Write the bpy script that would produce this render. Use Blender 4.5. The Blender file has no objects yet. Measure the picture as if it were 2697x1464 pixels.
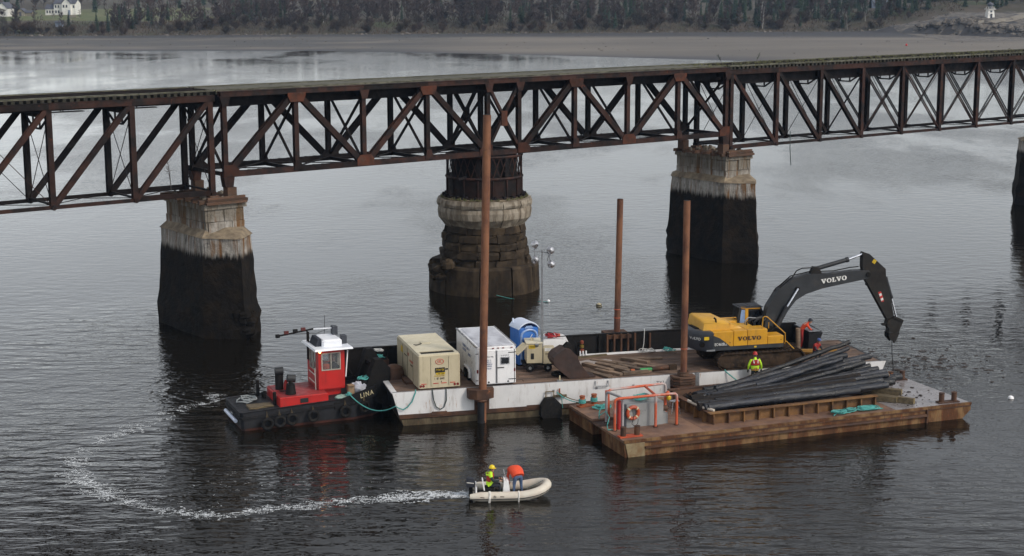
import bpy, bmesh, math, random
from mathutils import Vector, Matrix
R = random.Random(7)
rad = math.radians
sc = bpy.context.scene
COL = sc.collection
# ---------------------------------------------------------------- camera (fitted to the bridge in metres)
F, PITCH, ROLL, CH = 4258.1, .1826, .0033, 21.0
PW, PH = 2697, 1464
cam = bpy.data.cameras.new('camera'); co = bpy.data.objects.new('camera', cam); COL.objects.link(co)
cam.sensor_width = 36; cam.lens = 36 * F / PW; cam.clip_end = 6000; cam.clip_start = 1
co.matrix_world = Matrix.Translation((0, 0, CH)) @ Matrix.Rotation(rad(90) - PITCH, 4, 'X') @ Matrix.Rotation(-ROLL, 4, 'Z')
sc.camera = co
# ---------------------------------------------------------------- sky
SUN_EL, SUN_AZ = rad(41), math.atan2(.82, -.57)
w = bpy.data.worlds.new('World'); sc.world = w; w.use_nodes = True
nt = w.node_tree; bg = nt.nodes['Background']
sky = nt.nodes.new('ShaderNodeTexSky'); sky.sky_type = 'NISHITA'; sky.sun_disc = False
sky.sun_elevation = SUN_EL; sky.sun_rotation = SUN_AZ; sky.air_density = 1.0; sky.dust_density = 1.0; sky.ozone_density = 1.0
hs = nt.nodes.new('ShaderNodeHueSaturation'); hs.inputs['Saturation'].default_value = .2
nt.links.new(sky.outputs[0], hs.inputs['Color'])
# even cloud cover: slow light and dark rolls all round the sky
tcw = nt.nodes.new('ShaderNodeTexCoord'); nz = nt.nodes.new('ShaderNodeTexNoise')
nz.inputs['Scale'].default_value = 2.6; nz.inputs['Detail'].default_value = 5
mpw = nt.nodes.new('ShaderNodeMapping'); mpw.inputs['Scale'].default_value = (1, 1, 3.2)
nt.links.new(tcw.outputs['Generated'], mpw.inputs[0]); nt.links.new(mpw.outputs[0], nz.inputs['Vector'])
mr = nt.nodes.new('ShaderNodeMapRange'); mr.inputs[1].default_value = .3; mr.inputs[2].default_value = .7
mr.inputs[3].default_value = .82; mr.inputs[4].default_value = 1.15
nt.links.new(nz.outputs['Fac'], mr.inputs[0])
mx = nt.nodes.new('ShaderNodeMix'); mx.data_type = 'RGBA'; mx.blend_type = 'MULTIPLY'; mx.inputs[0].default_value = 1
nt.links.new(hs.outputs[0], mx.inputs[6]); nt.links.new(mr.outputs[0], mx.inputs[7])
nt.links.new(mx.outputs[2], bg.inputs['Color']); bg.inputs['Strength'].default_value = .15
# ---------------------------------------------------------------- sun behind thin cloud
sl = bpy.data.lights.new('sun', 'SUN'); sl.energy = 1.5; sl.angle = rad(11); sl.color = (1, .90, .77)
so = bpy.data.objects.new('sun', sl); COL.objects.link(so); so.location = (60, -60, 90)
sd = Vector((math.sin(SUN_AZ) * math.cos(SUN_EL), math.cos(SUN_AZ) * math.cos(SUN_EL), math.sin(SUN_EL)))
so.rotation_euler = (-sd).to_track_quat('-Z', 'Y').to_euler()
vs = sc.view_settings; vs.view_transform = 'Standard'; vs.look = 'None'; vs.gamma = 1; vs.exposure = 0.28; vs.use_curve_mapping = False
sc.render.engine = 'CYCLES'
try:
    sc.cycles.use_denoising = True; sc.cycles.max_bounces = 6; sc.cycles.volume_bounces = 0
    sc.cycles.caustics_reflective = False; sc.cycles.caustics_refractive = False
except Exception: pass

# ================================================================ helpers
def G(x, y, z=0.0):
    "photo pixel -> point on the horizontal plane z"
    a, b = x - PW / 2, y - PH / 2; cr, sr = math.cos(ROLL), math.sin(ROLL)
    a, b = a * cr + b * sr, -a * sr + b * cr
    u, v = a / F, -b / F
    d = Vector((u, math.cos(PITCH) + v * math.sin(PITCH), -math.sin(PITCH) + v * math.cos(PITCH)))
    return Vector((0, 0, CH)) + d * ((z - CH) / d.z)

class Frame:
    "local axes of a barge, boat or bridge: origin, heading"
    def __init__(s, ox, oy, deg): s.o = Vector((ox, oy, 0)); s.a = rad(deg); s.deg = deg; s.e = Vector((math.cos(s.a), math.sin(s.a), 0)); s.n = Vector((-math.sin(s.a), math.cos(s.a), 0))
    def w(s, x, y, z=0): return s.o + s.e * x + s.n * y + Vector((0, 0, z))
    def on(s, px, py, z):
        d = G(px, py, z) - s.o; return Vector((d.dot(s.e), d.dot(s.n), z))
    def ray(s, px, py, yl):
        "photo pixel -> point on the local vertical plane y = yl"
        c = Vector((0, 0, CH)); d = G(px, py, 0) - c
        t = (yl + s.o.dot(s.n) - c.dot(s.n)) / d.dot(s.n); q = c + d * t - s.o
        return Vector((q.dot(s.e), yl, q.z))

class MB:
    def __init__(s): s.v = []; s.f = []; s.m = []; s.cm = 0
    def add(s, vs, fs):
        o = len(s.v); s.v += [tuple(v) for v in vs]; s.f += [tuple(i + o for i in f) for f in fs]; s.m += [s.cm] * len(fs); return s
    def box(s, x0, x1, y0, y1, z0, z1):
        return s.add([(x0,y0,z0),(x1,y0,z0),(x1,y1,z0),(x0,y1,z0),(x0,y0,z1),(x1,y0,z1),(x1,y1,z1),(x0,y1,z1)],
                     [(0,3,2,1),(4,5,6,7),(0,1,5,4),(1,2,6,5),(2,3,7,6),(3,0,4,7)])
    def bbox(s, x0, x1, y0, y1, z0, z1, b=.03):
        "box with chamfered vertical and top edges"
        p = [(x0+b,y0),(x1-b,y0),(x1,y0+b),(x1,y1-b),(x1-b,y1),(x0+b,y1),(x0,y1-b),(x0,y0+b)]
        q = [(x0+2*b,y0+b),(x1-2*b,y0+b),(x1-b,y0+2*b),(x1-b,y1-2*b),(x1-2*b,y1-b),(x0+2*b,y1-b),(x0+b,y1-2*b),(x0+b,y0+2*b)]
        return s.loft([[(a,c,z0) for a,c in p],[(a,c,z1-b) for a,c in p],[(a,c,z1) for a,c in q]])
    def loft(s, rings, cap=True, closed=True):
        n = len(rings[0]); vs = [p for r in rings for p in r]; fs = []
        for i in range(len(rings) - 1):
            for j in range(n if closed else n - 1):
                k = (j + 1) % n; fs.append((i*n+j, i*n+k, (i+1)*n+k, (i+1)*n+j))
        if cap: fs.append(tuple(range(n))[::-1]); fs.append(tuple((len(rings)-1)*n + j for j in range(n)))
        return s.add(vs, fs)
    def prism(s, poly, z0, z1, top=None):
        return s.loft([[(x, y, z0) for x, y in poly], [(x, y, z1) for x, y in (top or poly)]])
    def prismy(s, poly, y0, y1):
        return s.loft([[(x, y1, z) for x, z in poly], [(x, y0, z) for x, z in poly]])
    def prismx(s, poly, x0, x1):
        return s.loft([[(x0, y, z) for y, z in poly], [(x1, y, z) for y, z in poly]])
    def beam(s, p, q, wd, ht, up=(0, 0, 1)):
        p, q = Vector(p), Vector(q); d = (q - p).normalized(); u = Vector(up)
        a = d.cross(u)
        if a.length < 1e-4: a = d.cross(Vector((0, 1, 0)))
        a.normalize(); b = a.cross(d); a *= wd / 2; b *= ht / 2
        return s.loft([[p-a-b, p+a-b, p+a+b, p-a+b], [q-a-b, q+a-b, q+a+b, q-a+b]])
    def tube(s, pts, r, n=6, cap=True):
        pts = [Vector(p) for p in pts]; rs = r if isinstance(r, (list, tuple)) else [r] * len(pts)
        rings = []; prev = None
        for i, p in enumerate(pts):
            d = (pts[min(i+1, len(pts)-1)] - pts[max(i-1, 0)])
            d = d.normalized() if d.length > 1e-6 else Vector((0, 0, 1))
            if prev is None:
                a = d.cross(Vector((0, 0, 1)))
                if a.length < 1e-3: a = d.cross(Vector((1, 0, 0)))
            else: a = prev - d * prev.dot(d)
            if a.length < 1e-5: a = d.orthogonal()
            a.normalize(); prev = a; b = d.cross(a)
            rings.append([p + (a * math.cos(t) + b * math.sin(t)) * rs[i] for t in [2*math.pi*k/n for k in range(n)]])
        return s.loft(rings, cap)
    def cyl(s, p, q, r0, r1=None, n=12): return s.tube([p, q], [r0, r0 if r1 is None else r1], n)
    def lathe(s, prof, n=16, c=(0, 0, 0), sx=1, sy=1):
        return s.loft([[(c[0]+r*sx*math.cos(2*math.pi*k/n), c[1]+r*sy*math.sin(2*math.pi*k/n), c[2]+z) for k in range(n)] for r, z in prof])
    def torus(s, c, ax, Rr, r, n=16, m=6):
        c = Vector(c); ax = Vector(ax).normalized(); a = ax.orthogonal().normalized(); b = ax.cross(a); vs = []; fs = []
        for i in range(n):
            t = 2*math.pi*i/n; e = a*math.cos(t)+b*math.sin(t)
            for j in range(m):
                q = 2*math.pi*j/m; vs.append(c + e*(Rr + r*math.cos(q)) + ax*r*math.sin(q))
        for i in range(n):
            for j in range(m): fs.append((i*m+j, ((i+1)%n)*m+j, ((i+1)%n)*m+(j+1)%m, i*m+(j+1)%m))
        return s.add(vs, fs)
    def ball(s, c, rx, ry=None, rz=None, n=10, m=7):
        ry = ry or rx; rz = rz or rx
        return s.loft([[(c[0]+rx*math.sin(t)*math.cos(p), c[1]+ry*math.sin(t)*math.sin(p), c[2]-rz*math.cos(t)) for p in [2*math.pi*k/n for k in range(n)]] for t in [math.pi*(i+.02)/(m+.04) for i in range(m+1)]])
    def xform(s, mt): s.v = [tuple(mt @ Vector(v)) for v in s.v]; return s
    def jit(s, a, rng=R): s.v = [tuple(c + rng.uniform(-a, a) for c in v) for v in s.v]; return s
    def mesh(s, name, mats, smooth=0):
        me = bpy.data.meshes.new(name); me.from_pydata(s.v, [], s.f)
        for m in (mats if isinstance(mats, (list, tuple)) else [mats]): me.materials.append(m)
        if any(s.m): me.polygons.foreach_set('material_index', s.m)
        bm = bmesh.new(); bm.from_mesh(me); bmesh.ops.recalc_face_normals(bm, faces=bm.faces); bm.to_mesh(me); bm.free()
        if smooth:
            me.polygons.foreach_set('use_smooth', [True] * len(me.polygons)); me.set_sharp_from_angle(angle=rad(smooth if smooth > 1 else 40))
        me.update(); return me
    def build(s, name, mats, parent=None, smooth=0): return obj(name, s.mesh(name, mats, smooth), parent)

def obj(name, me, parent=None, loc=None, rot=None):
    o = bpy.data.objects.new(name, me); COL.objects.link(o)
    if parent: o.parent = parent
    if loc is not None: o.location = loc
    if rot is not None: o.rotation_euler = rot
    return o
def tag(o, label, cat, group=None):
    o['label'] = label; o['category'] = cat
    if group: o['group'] = group
    return o
def thing(name, label, cat, group=None, loc=(0, 0, 0), rz=0):
    o = obj(name, None, None, loc, (0, 0, rz)); o.empty_display_size = .3
    return tag(o, label, cat, group)
def kind(o, k): o['kind'] = k; return o
def inframe(name, label, cat, fr, group=None): return thing(name, label, cat, group, fr.o, fr.a)
def copies(o, parent=None, loc=None, rot=None, scale=None):
    c = o.copy(); COL.objects.link(c); c.parent = parent
    if loc is not None: c.location = loc
    if rot is not None: c.rotation_euler = rot
    if scale is not None: c.scale = scale
    for ch in list(o.children): copies(ch, c)
    return c
def sagline(p, q, sag, n=10):
    p, q = Vector(p), Vector(q); return [p.lerp(q, i/n) - Vector((0, 0, sag*4*(i/n)*(1-i/n))) for i in range(n+1)]
def coil(c, r, turns=3, n=14, dz=.02, rng=R, flat=1.0):
    "loosely dropped rope: wandering loops of uneven size"
    pts = []; cx, cy, k = c[0], c[1], r
    for i in range(turns*n):
        t = 2*math.pi*i/n + rng.uniform(-.15, .15)
        if i % 9 == 0: k = r*rng.uniform(.35, 1.1); cx = c[0]+rng.uniform(-.3, .3)*r; cy = c[1]+rng.uniform(-.3, .3)*r*flat
        pts.append(Vector((cx+k*math.cos(t), cy+k*flat*math.sin(t), c[2]+.02+dz*i/n+rng.uniform(0, .07))))
    return pts

# ================================================================ materials
def newmat(name):
    m = bpy.data.materials.new(name); m.use_nodes = True; t = m.node_tree
    return m, t, t.nodes, t.links, t.nodes['Principled BSDF']
def math_n(N, L, op, a, b=None):
    n = N.new('ShaderNodeMath'); n.operation = op
    for i, v in enumerate((a, b)):
        if v is None: continue
        if isinstance(v, (int, float)): n.inputs[i].default_value = v
        else: L.new(v, n.inputs[i])
    return n.outputs[0]
def mixc(N, L, f, a, b, blend='MIX'):
    n = N.new('ShaderNodeMix'); n.data_type = 'RGBA'; n.blend_type = blend
    for i, v in ((0, f), (6, a), (7, b)):
        if isinstance(v, (int, float)): n.inputs[i].default_value = v
        elif isinstance(v, (tuple, list)): n.inputs[i].default_value = (*v[:3], 1)
        else: L.new(v, n.inputs[i])
    return n.outputs[2]
def noise(N, L, vec, scale, detail=5, rough=.55, stretch=None):
    if stretch:
        mp = N.new('ShaderNodeMapping'); mp.inputs['Scale'].default_value = stretch; L.new(vec, mp.inputs[0]); vec = mp.outputs[0]
    n = N.new('ShaderNodeTexNoise'); n.inputs['Scale'].default_value = scale; n.inputs['Detail'].default_value = detail; n.inputs['Roughness'].default_value = rough
    L.new(vec, n.inputs['Vector']); return n.outputs['Fac']
def ramp(N, L, fac, lo, hi, a=0., b=1.):
    n = N.new('ShaderNodeMapRange'); n.interpolation_type = 'SMOOTHSTEP'
    for i, v in enumerate((lo, hi, a, b)): n.inputs[i+1].default_value = v
    L.new(fac, n.inputs[0]); return n.outputs[0]
def coords(N, L):
    "object coordinates, shifted at random from object to object"
    tc = N.new('ShaderNodeTexCoord'); oi = N.new('ShaderNodeObjectInfo')
    va = N.new('ShaderNodeVectorMath'); va.operation = 'MULTIPLY_ADD'
    cv = N.new('ShaderNodeCombineXYZ')
    for i in range(3): L.new(oi.outputs['Random'], cv.inputs[i])
    L.new(cv.outputs[0], va.inputs[0]); va.inputs[1].default_value = (37, 53, 0); L.new(tc.outputs['Object'], va.inputs[2])
    return va.outputs[0], oi.outputs['Random'], tc
def mat(name, c, c2=None, rough=.6, metal=0, scale=2.5, lo=.35, hi=.7, stretch=None, rust=0, rustc=(.13, .045, .018), dirt=.25, dirtc=(.06, .05, .04), bump=.2, bscale=None, rv=.12, spec=.5, streak=False):
    m, t, N, L, B = newmat(name)
    vec, rnd, tc = coords(N, L)
    c2 = c2 or tuple(x * .72 for x in c)
    col = mixc(N, L, ramp(N, L, noise(N, L, vec, scale, 6, .6, stretch), lo, hi), c, c2)
    if dirt:
        st = (3, 3, .5) if streak else None
        col = mixc(N, L, math_n(N, L, 'MULTIPLY', ramp(N, L, noise(N, L, vec, scale*1.7, 7, .68, st), .5, .8), dirt*2), col, dirtc)
    if rust:
        st = (5, 5, 1) if streak else None
        rf = ramp(N, L, noise(N, L, vec, scale*1.3+.4, 8, .7, st), .72-rust*.35, .8-rust*.25)
        rc = mixc(N, L, noise(N, L, vec, scale*6, 4), rustc, tuple(x*2.3 for x in rustc))
        col = mixc(N, L, rf, col, rc)
    if rv:
        k = math_n(N, L, 'MULTIPLY_ADD', rnd, rv*2); k.node.inputs[2].default_value = 1-rv
        cb = N.new('ShaderNodeCombineColor')
        for i in range(3): L.new(k, cb.inputs[i])
        col = mixc(N, L, 1., col, cb.outputs[0], 'MULTIPLY')
    L.new(col, B.inputs['Base Color']); B.inputs['Metallic'].default_value = metal
    B.inputs['Specular IOR Level'].default_value = spec
    rr = ramp(N, L, noise(N, L, vec, scale*3, 4), .3, .7, max(.04, rough-.12), min(1, rough+.12)); L.new(rr, B.inputs['Roughness'])
    if bump:
        b = N.new('ShaderNodeBump'); b.inputs['Strength'].default_value = bump; b.inputs['Distance'].default_value = .03
        L.new(noise(N, L, vec, bscale or scale*6, 6, .6, stretch), b.inputs['Height']); L.new(b.outputs[0], B.inputs['Normal'])
    return m
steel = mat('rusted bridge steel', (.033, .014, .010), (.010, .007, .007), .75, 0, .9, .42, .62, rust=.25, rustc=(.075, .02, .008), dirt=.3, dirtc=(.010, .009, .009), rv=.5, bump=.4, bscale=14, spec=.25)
steeld = mat('shaded bridge steel', (.011, .007, .007), (.006, .005, .006), .75, 0, .9, .35, .7, rust=.12, rustc=(.025, .011, .007), rv=.2, bscale=14, spec=.2)  # far and inner members: their shade is put into a darker steel colour
orangesteel = mat('red lead steel plate', (.075, .022, .010), (.03, .014, .010), .7, 0, 1.4, rv=.45, spec=.25)
timber = mat('weathered bridge timber', (.12, .115, .088), (.042, .042, .03), .9, 0, 1.6, .35, .65, (1, 6, 6), dirt=.3, dirtc=(.05, .055, .025), rv=.25, bump=.4)
tie_m = mat('old sleeper timber', (.038, .034, .025), (.014, .013, .011), .95, 0, 3, .3, .7, (5, .8, 5), dirt=.3, dirtc=(.06, .065, .028), rv=.35, bump=.4)
pile_m = mat('rust brown steel pipe', (.20, .085, .04), (.085, .03, .017), .7, 0, 1.1, .38, .66, (1.4, 1.4, .5), rust=.2, dirt=.35, dirtc=(.035, .022, .016), rv=.15, bscale=9)
white = mat('worn white paint', (.68, .68, .68), (.56, .56, .57), .45, 0, .8, .4, .8, rust=.36, rustc=(.20, .10, .05), dirt=.3, dirtc=(.24, .20, .16), rv=.04, bump=.1, streak=True)
cleanwhite = mat('white painted sheet', (.86, .86, .87), (.79, .80, .82), .35, 0, 1.2, dirt=.12, dirtc=(.3, .3, .31), rv=.03, bump=.06, streak=True)
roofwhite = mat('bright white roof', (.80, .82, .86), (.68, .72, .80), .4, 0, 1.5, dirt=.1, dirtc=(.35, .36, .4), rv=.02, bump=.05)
silver = mat('worn silver roof sheet', (.66, .68, .74), (.46, .47, .52), .42, .15, 1.3, .35, .65, (1, .5, 1), dirt=.25, dirtc=(.22, .22, .25), rv=.03)
tanp = mat('tan machine paint', (.52, .455, .315), (.44, .385, .26), .5, 0, 1.1, dirt=.3, dirtc=(.25, .20, .13), rust=.08, rv=.05, bump=.08, streak=True)
tanr = mat('tan paint with skylight added', (.64, .59, .45), (.54, .495, .36), .55, 0, 1.4, dirt=.22, dirtc=(.27, .225, .15), rv=.04, bump=.1)  # same tan paint, brightened in colour to stand for skylight on the roofs
brownhull = mat('rust brown hull plate', (.095, .042, .02), (.04, .018, .011), .75, 0, 1.1, .35, .65, (1, 1, .8), rust=.35, rustc=(.17, .06, .02), dirt=.35, dirtc=(.05, .03, .02), rv=.08, bump=.35)
ochre = mat('ochre rusted hull side', (.21, .125, .058), (.085, .036, .016), .8, 0, 1.1, .36, .60, (1.6, 1.6, .7), rust=.5, rustc=(.11, .034, .012), dirt=.55, dirtc=(.035, .022, .014), rv=.06, bump=.4, streak=True, spec=.25)
olivehull = mat('olive brown lower hull', (.13, .105, .065), (.055, .04, .025), .8, 0, 1.1, .36, .62, (1.6, 1.6, .7), rust=.35, rustc=(.09, .035, .014), dirt=.5, dirtc=(.03, .024, .016), rv=.03, bump=.3, streak=True, spec=.25)
rustdeck = mat('rusty steel deck', (.235, .135, .085), (.125, .07, .05), .7, 0, .8, .35, .65, rust=.25, rustc=(.20, .075, .035), dirt=.3, dirtc=(.17, .145, .14), rv=.05, bump=.3)
wetdeck = mat('wet muddy deck with painted sheen', (.27, .255, .265), (.18, .165, .165), .24, 0, .8, .35, .7, dirt=.2, dirtc=(.12, .10, .09), rv=.03, bump=.25, bscale=6)  # pale lilac base paints in the sky mirrored by the wet plates
deckwood = mat('worn deck timber', (.18, .115, .08), (.08, .052, .04), .85, 0, 1.1, .35, .68, (.5, 4, 4), dirt=.3, dirtc=(.03, .024, .02), rv=.28, bump=.5)
plankw = mat('loose plank wood', (.22, .15, .10), (.10, .07, .05), .85, 0, 1.5, .35, .68, (1, 1, 3), dirt=.25, rv=.3, bump=.4)
black = mat('black hull paint', (.012, .012, .014), (.007, .007, .008), .6, 0, 1.5, spec=.25, dirt=.3, dirtc=(.035, .032, .034), rust=.06, rv=.1, bump=.2)
blackm = mat('grimy black steel', (.008, .008, .009), (.012, .010, .009), .75, 0, 2, spec=.2, dirt=.25, dirtc=(.03, .024, .02), rv=.15, bump=.25)
slate = mat('slate hull paint', (.020, .021, .025), (.010, .0105, .013), .55, 0, 1.3, dirt=.4, dirtc=(.038, .033, .03), rust=.2, rustc=(.06, .03, .018), rv=.05, bump=.25, streak=True, spec=.3)
rubber = mat('tyre rubber', (.009, .009, .010), (.014, .013, .012), .85, 0, 4, spec=.2, rv=.2, bump=.3)
red = mat('red boat paint', (.48, .014, .011), (.38, .012, .011), .45, 0, 1, dirt=.32, dirtc=(.15, .022, .016), streak=True, rv=.02, bump=.05)
redtop = mat('faded red deckhouse top', (.30, .03, .03), (.22, .026, .028), .5, 0, 1.2, dirt=.25, dirtc=(.1, .03, .03), rv=.02)
yellow = mat('yellow machine paint', (.58, .29, .012), (.48, .235, .012), .48, 0, .9, dirt=.32, dirtc=(.20, .11, .03), rv=.03, bump=.06, streak=True)
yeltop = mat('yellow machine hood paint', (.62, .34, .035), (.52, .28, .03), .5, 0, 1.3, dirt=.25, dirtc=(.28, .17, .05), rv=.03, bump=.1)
grey = mat('dark grey machine paint', (.034, .037, .042), (.022, .024, .027), .5, 0, 1, spec=.3, dirt=.25, dirtc=(.07, .06, .052), rv=.06, bump=.1)
cwgrey = mat('counterweight grey paint', (.042, .047, .060), (.03, .034, .044), .48, 0, 1, dirt=.2, dirtc=(.09, .085, .08), rv=.03, bump=.1)
stickm = mat('dirty grey boom paint', (.018, .017, .016), (.013, .011, .010), .65, 0, 1.2, spec=.25, rust=.2, rustc=(.055, .03, .015), dirt=.35, dirtc=(.05, .034, .022), rv=.06)
trackm = mat('muddy track steel', (.055, .036, .024), (.022, .016, .012), .9, 0, 2.4, spec=.15, dirt=.4, dirtc=(.10, .075, .05), rv=.2, bump=.6)
chrome = mat('chrome rod', (.75, .76, .8), (.6, .62, .68), .18, 1, 3, dirt=0, rv=0, bump=0)
alum = mat('bare aluminium', (.6, .6, .62), (.45, .45, .48), .3, .9, 3, dirt=.1, rv=.05, bump=.05)
galv = mat('galvanised steel', (.30, .31, .33), (.2, .21, .22), .5, .6, 3, dirt=.2, rv=.1)
blue = mat('blue plastic', (.035, .155, .50), (.03, .13, .42), .4, 0, 1, dirt=.1, dirtc=(.05, .1, .25), rv=.02, bump=.04)
palebl = mat('pale blue white plastic', (.66, .73, .86), (.58, .65, .80), .4, 0, 1, dirt=.08, dirtc=(.4, .45, .55), rv=.02, bump=.03)
frameblue = mat('light blue plastic frame', (.25, .37, .62), (.22, .33, .56), .4, 0, 1, rv=.02, bump=.03)
orange = mat('orange paint', (.52, .085, .025), (.36, .06, .026), .5, 0, 3, .35, .65, rust=.1, dirt=.25, dirtc=(.4, .3, .28), rv=.08, bump=.15)
orangewhite = mat('orange and white worn tube paint', (.48, .085, .03), (.36, .31, .30), .55, 0, .75, .46, .62, rust=.1, dirt=.15, dirtc=(.35, .25, .22), rv=.1, bump=.15)
hivis = mat('fluorescent yellow cloth', (.52, .85, .03), (.44, .74, .03), .8, 0, 5, dirt=.1, dirtc=(.3, .45, .03), rv=0, bump=.3)
redcloth = mat('red cloth', (.36, .022, .018), (.28, .018, .016), .8, 0, 5, rv=0, bump=.3)
orangecloth = mat('orange red cloth', (.72, .075, .022), (.60, .055, .02), .75, 0, 5, dirt=.05, rv=0, bump=.3)
navy = mat('dark work trousers', (.016, .019, .030), (.022, .026, .038), .85, 0, 5, rv=0, bump=.3)
denim = mat('blue denim', (.075, .12, .22), (.05, .085, .17), .85, 0, 5, rv=0, bump=.3)
darkgreen = mat('dark green sleeve cloth', (.012, .026, .024), (.009, .019, .018), .85, 0, 5, rv=0, bump=.3)
skin = mat('skin', (.42, .24, .17), (.36, .19, .13), .55, 0, 8, dirt=0, rv=0, bump=.05)
hatyel = mat('yellow hard hat', (.80, .58, .01), None, .3, 0, 2, dirt=0, rv=0, bump=0)
hatred = mat('red hard hat', (.48, .03, .03), None, .35, 0, 2, dirt=0, rv=0, bump=0)
hatdark = mat('dark helmet', (.03, .035, .05), None, .4, 0, 2, dirt=0, rv=0, bump=0)
hatblue = mat('blue cap cloth', (.05, .09, .26), None, .6, 0, 4, dirt=0, rv=0, bump=0)
reflect = mat('pale reflective tape', (.72, .70, .62), None, .4, 0, 5, dirt=0, rv=0, bump=0)
ropeteal = mat('teal rope', (.06, .29, .27), (.10, .38, .36), .8, 0, 8, dirt=.15, dirtc=(.03, .14, .13), rv=.15, bump=.5, bscale=40)
ropewhite = mat('white rope', (.55, .56, .55), (.4, .4, .4), .85, 0, 8, rv=.1, bump=.5, bscale=40)
ropedark = mat('dark hose', (.03, .05, .05), (.045, .07, .07), .6, 0, 6, rv=.1)
ropebrown = mat('brown rope', (.14, .10, .05), (.2, .15, .08), .9, 0, 8, rv=.1, bump=.5)
redhose = mat('red hose', (.38, .02, .03), (.28, .018, .025), .5, 0, 6, rv=.1)
creos = mat('wet creosote log with painted highlights', (.004, .005, .008), (.019, .023, .034), .38, 0, 1.4, .42, .66, (.6, 5, 5), dirt=.35, dirtc=(.018, .013, .010), rv=.6, bump=1.0, bscale=6)  # bluish second tone paints highlights into the black wood
creosb = mat('muddy creosote log', (.011, .009, .009), (.024, .019, .016), .7, 0, 1.4, .4, .7, (.5, 5, 5), spec=.2, dirt=.45, dirtc=(.04, .029, .02), rv=.4, bump=.9, bscale=8)
cutend = mat('fresh cut log end', (.50, .27, .11), (.4, .2, .08), .8, 0, 6, rv=.1)
beamw = mat('old squared timber', (.15, .115, .065), (.075, .058, .036), .85, 0, 1.6, .35, .68, (1, 5, 5), dirt=.3, dirtc=(.05, .05, .03), rv=.25, bump=.5)
penm = mat('ochre rusted pen plate', (.21, .105, .034), (.085, .038, .016), .75, 0, 1.2, .35, .65, rust=.3, rustc=(.12, .04, .014), dirt=.3, rv=.12, bump=.3)
greybox = mat('grey winch housing paint', (.30, .31, .31), (.235, .245, .25), .55, 0, .9, rust=.22, rustc=(.16, .07, .03), dirt=.2, dirtc=(.16, .13, .10), rv=.03, bump=.12, streak=True)
tubegrey = mat('off white boat fabric', (.62, .58, .50), (.55, .48, .40), .5, 0, 2, dirt=.2, dirtc=(.42, .35, .28), rv=.03, bump=.1)
hypwhite = mat('worn white boat strap', (.72, .70, .66), None, .5, 0, 3, rv=0)
cardboard = mat('brown cardboard', (.30, .20, .12), (.24, .16, .095), .85, 0, 3, rv=.1)
tarp = mat('grey white sheet plastic', (.50, .51, .57), (.38, .39, .46), .4, 0, 3, rv=.05, bump=.5)
green = mat('green paint', (.02, .28, .07), (.016, .2, .05), .45, 0, 3, rv=0)
rustorange = mat('orange rust steel', (.35, .09, .03), (.2, .055, .02), .7, 0, 3, rv=.1)
bucketm = mat('dark rusted bucket steel', (.050, .025, .018), (.026, .016, .014), .7, 0, 1.2, rust=.25, rustc=(.075, .03, .014), dirt=.3, dirtc=(.03, .022, .02), rv=.03, bump=.3)
yelsign = mat('yellow sign print', (.62, .42, .015), None, .5, 0, 3, dirt=0, rv=0, bump=0)
blacksign = mat('black sign print', (.012, .012, .013), None, .5, 0, 3, dirt=0, rv=0, bump=0)
redsign = mat('red print', (.55, .03, .025), None, .5, 0, 3, dirt=0, rv=0, bump=0)
pinksign = mat('faded red print', (.55, .13, .09), None, .5, 0, 3, dirt=0, rv=0, bump=0)
bluesign = mat('faded blue print', (.14, .19, .34), None, .5, 0, 3, dirt=0, rv=0, bump=0)
whitesign = mat('white print', (.78, .78, .76), None, .5, 0, 3, dirt=.08, rv=0, bump=0)
brownsign = mat('dark brown print', (.05, .022, .012), None, .5, 0, 3, dirt=0, rv=0, bump=0)
cream = mat('cream lettering', (.66, .58, .38), None, .5, 0, 3, dirt=0, rv=0, bump=0)
redlens = mat('red lamp lens', (.20, .012, .012), None, .25, 0, 3, dirt=0, rv=0, bump=0)
mud_clump = mat('dark mud clump', (.024, .018, .017), (.04, .03, .026), .8, 0, 6, rv=.4, bump=.6)
def glassm(name, c, a=.12, rough=.05):
    m, t, N, L, B = newmat(name)
    B.inputs['Base Color'].default_value = (*c, 1); B.inputs['Roughness'].default_value = rough; B.inputs['IOR'].default_value = 1.45
    B.inputs['Alpha'].default_value = a; return m
glass = glassm('clear window glass', (.25, .27, .29), .16)
darkglass = mat('dark window glass', (.012, .014, .018), None, .08, 0, 3, dirt=0, rv=0, bump=0)
def emit(name, c, s):
    m, t, N, L, B = newmat(name); B.inputs['Base Color'].default_value = (*c, 1); B.inputs['Emission Color'].default_value = (*c, 1); B.inputs['Emission Strength'].default_value = s; return m
lamp_on = emit('lit amber lamp', (1, .62, .2), 6)

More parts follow.
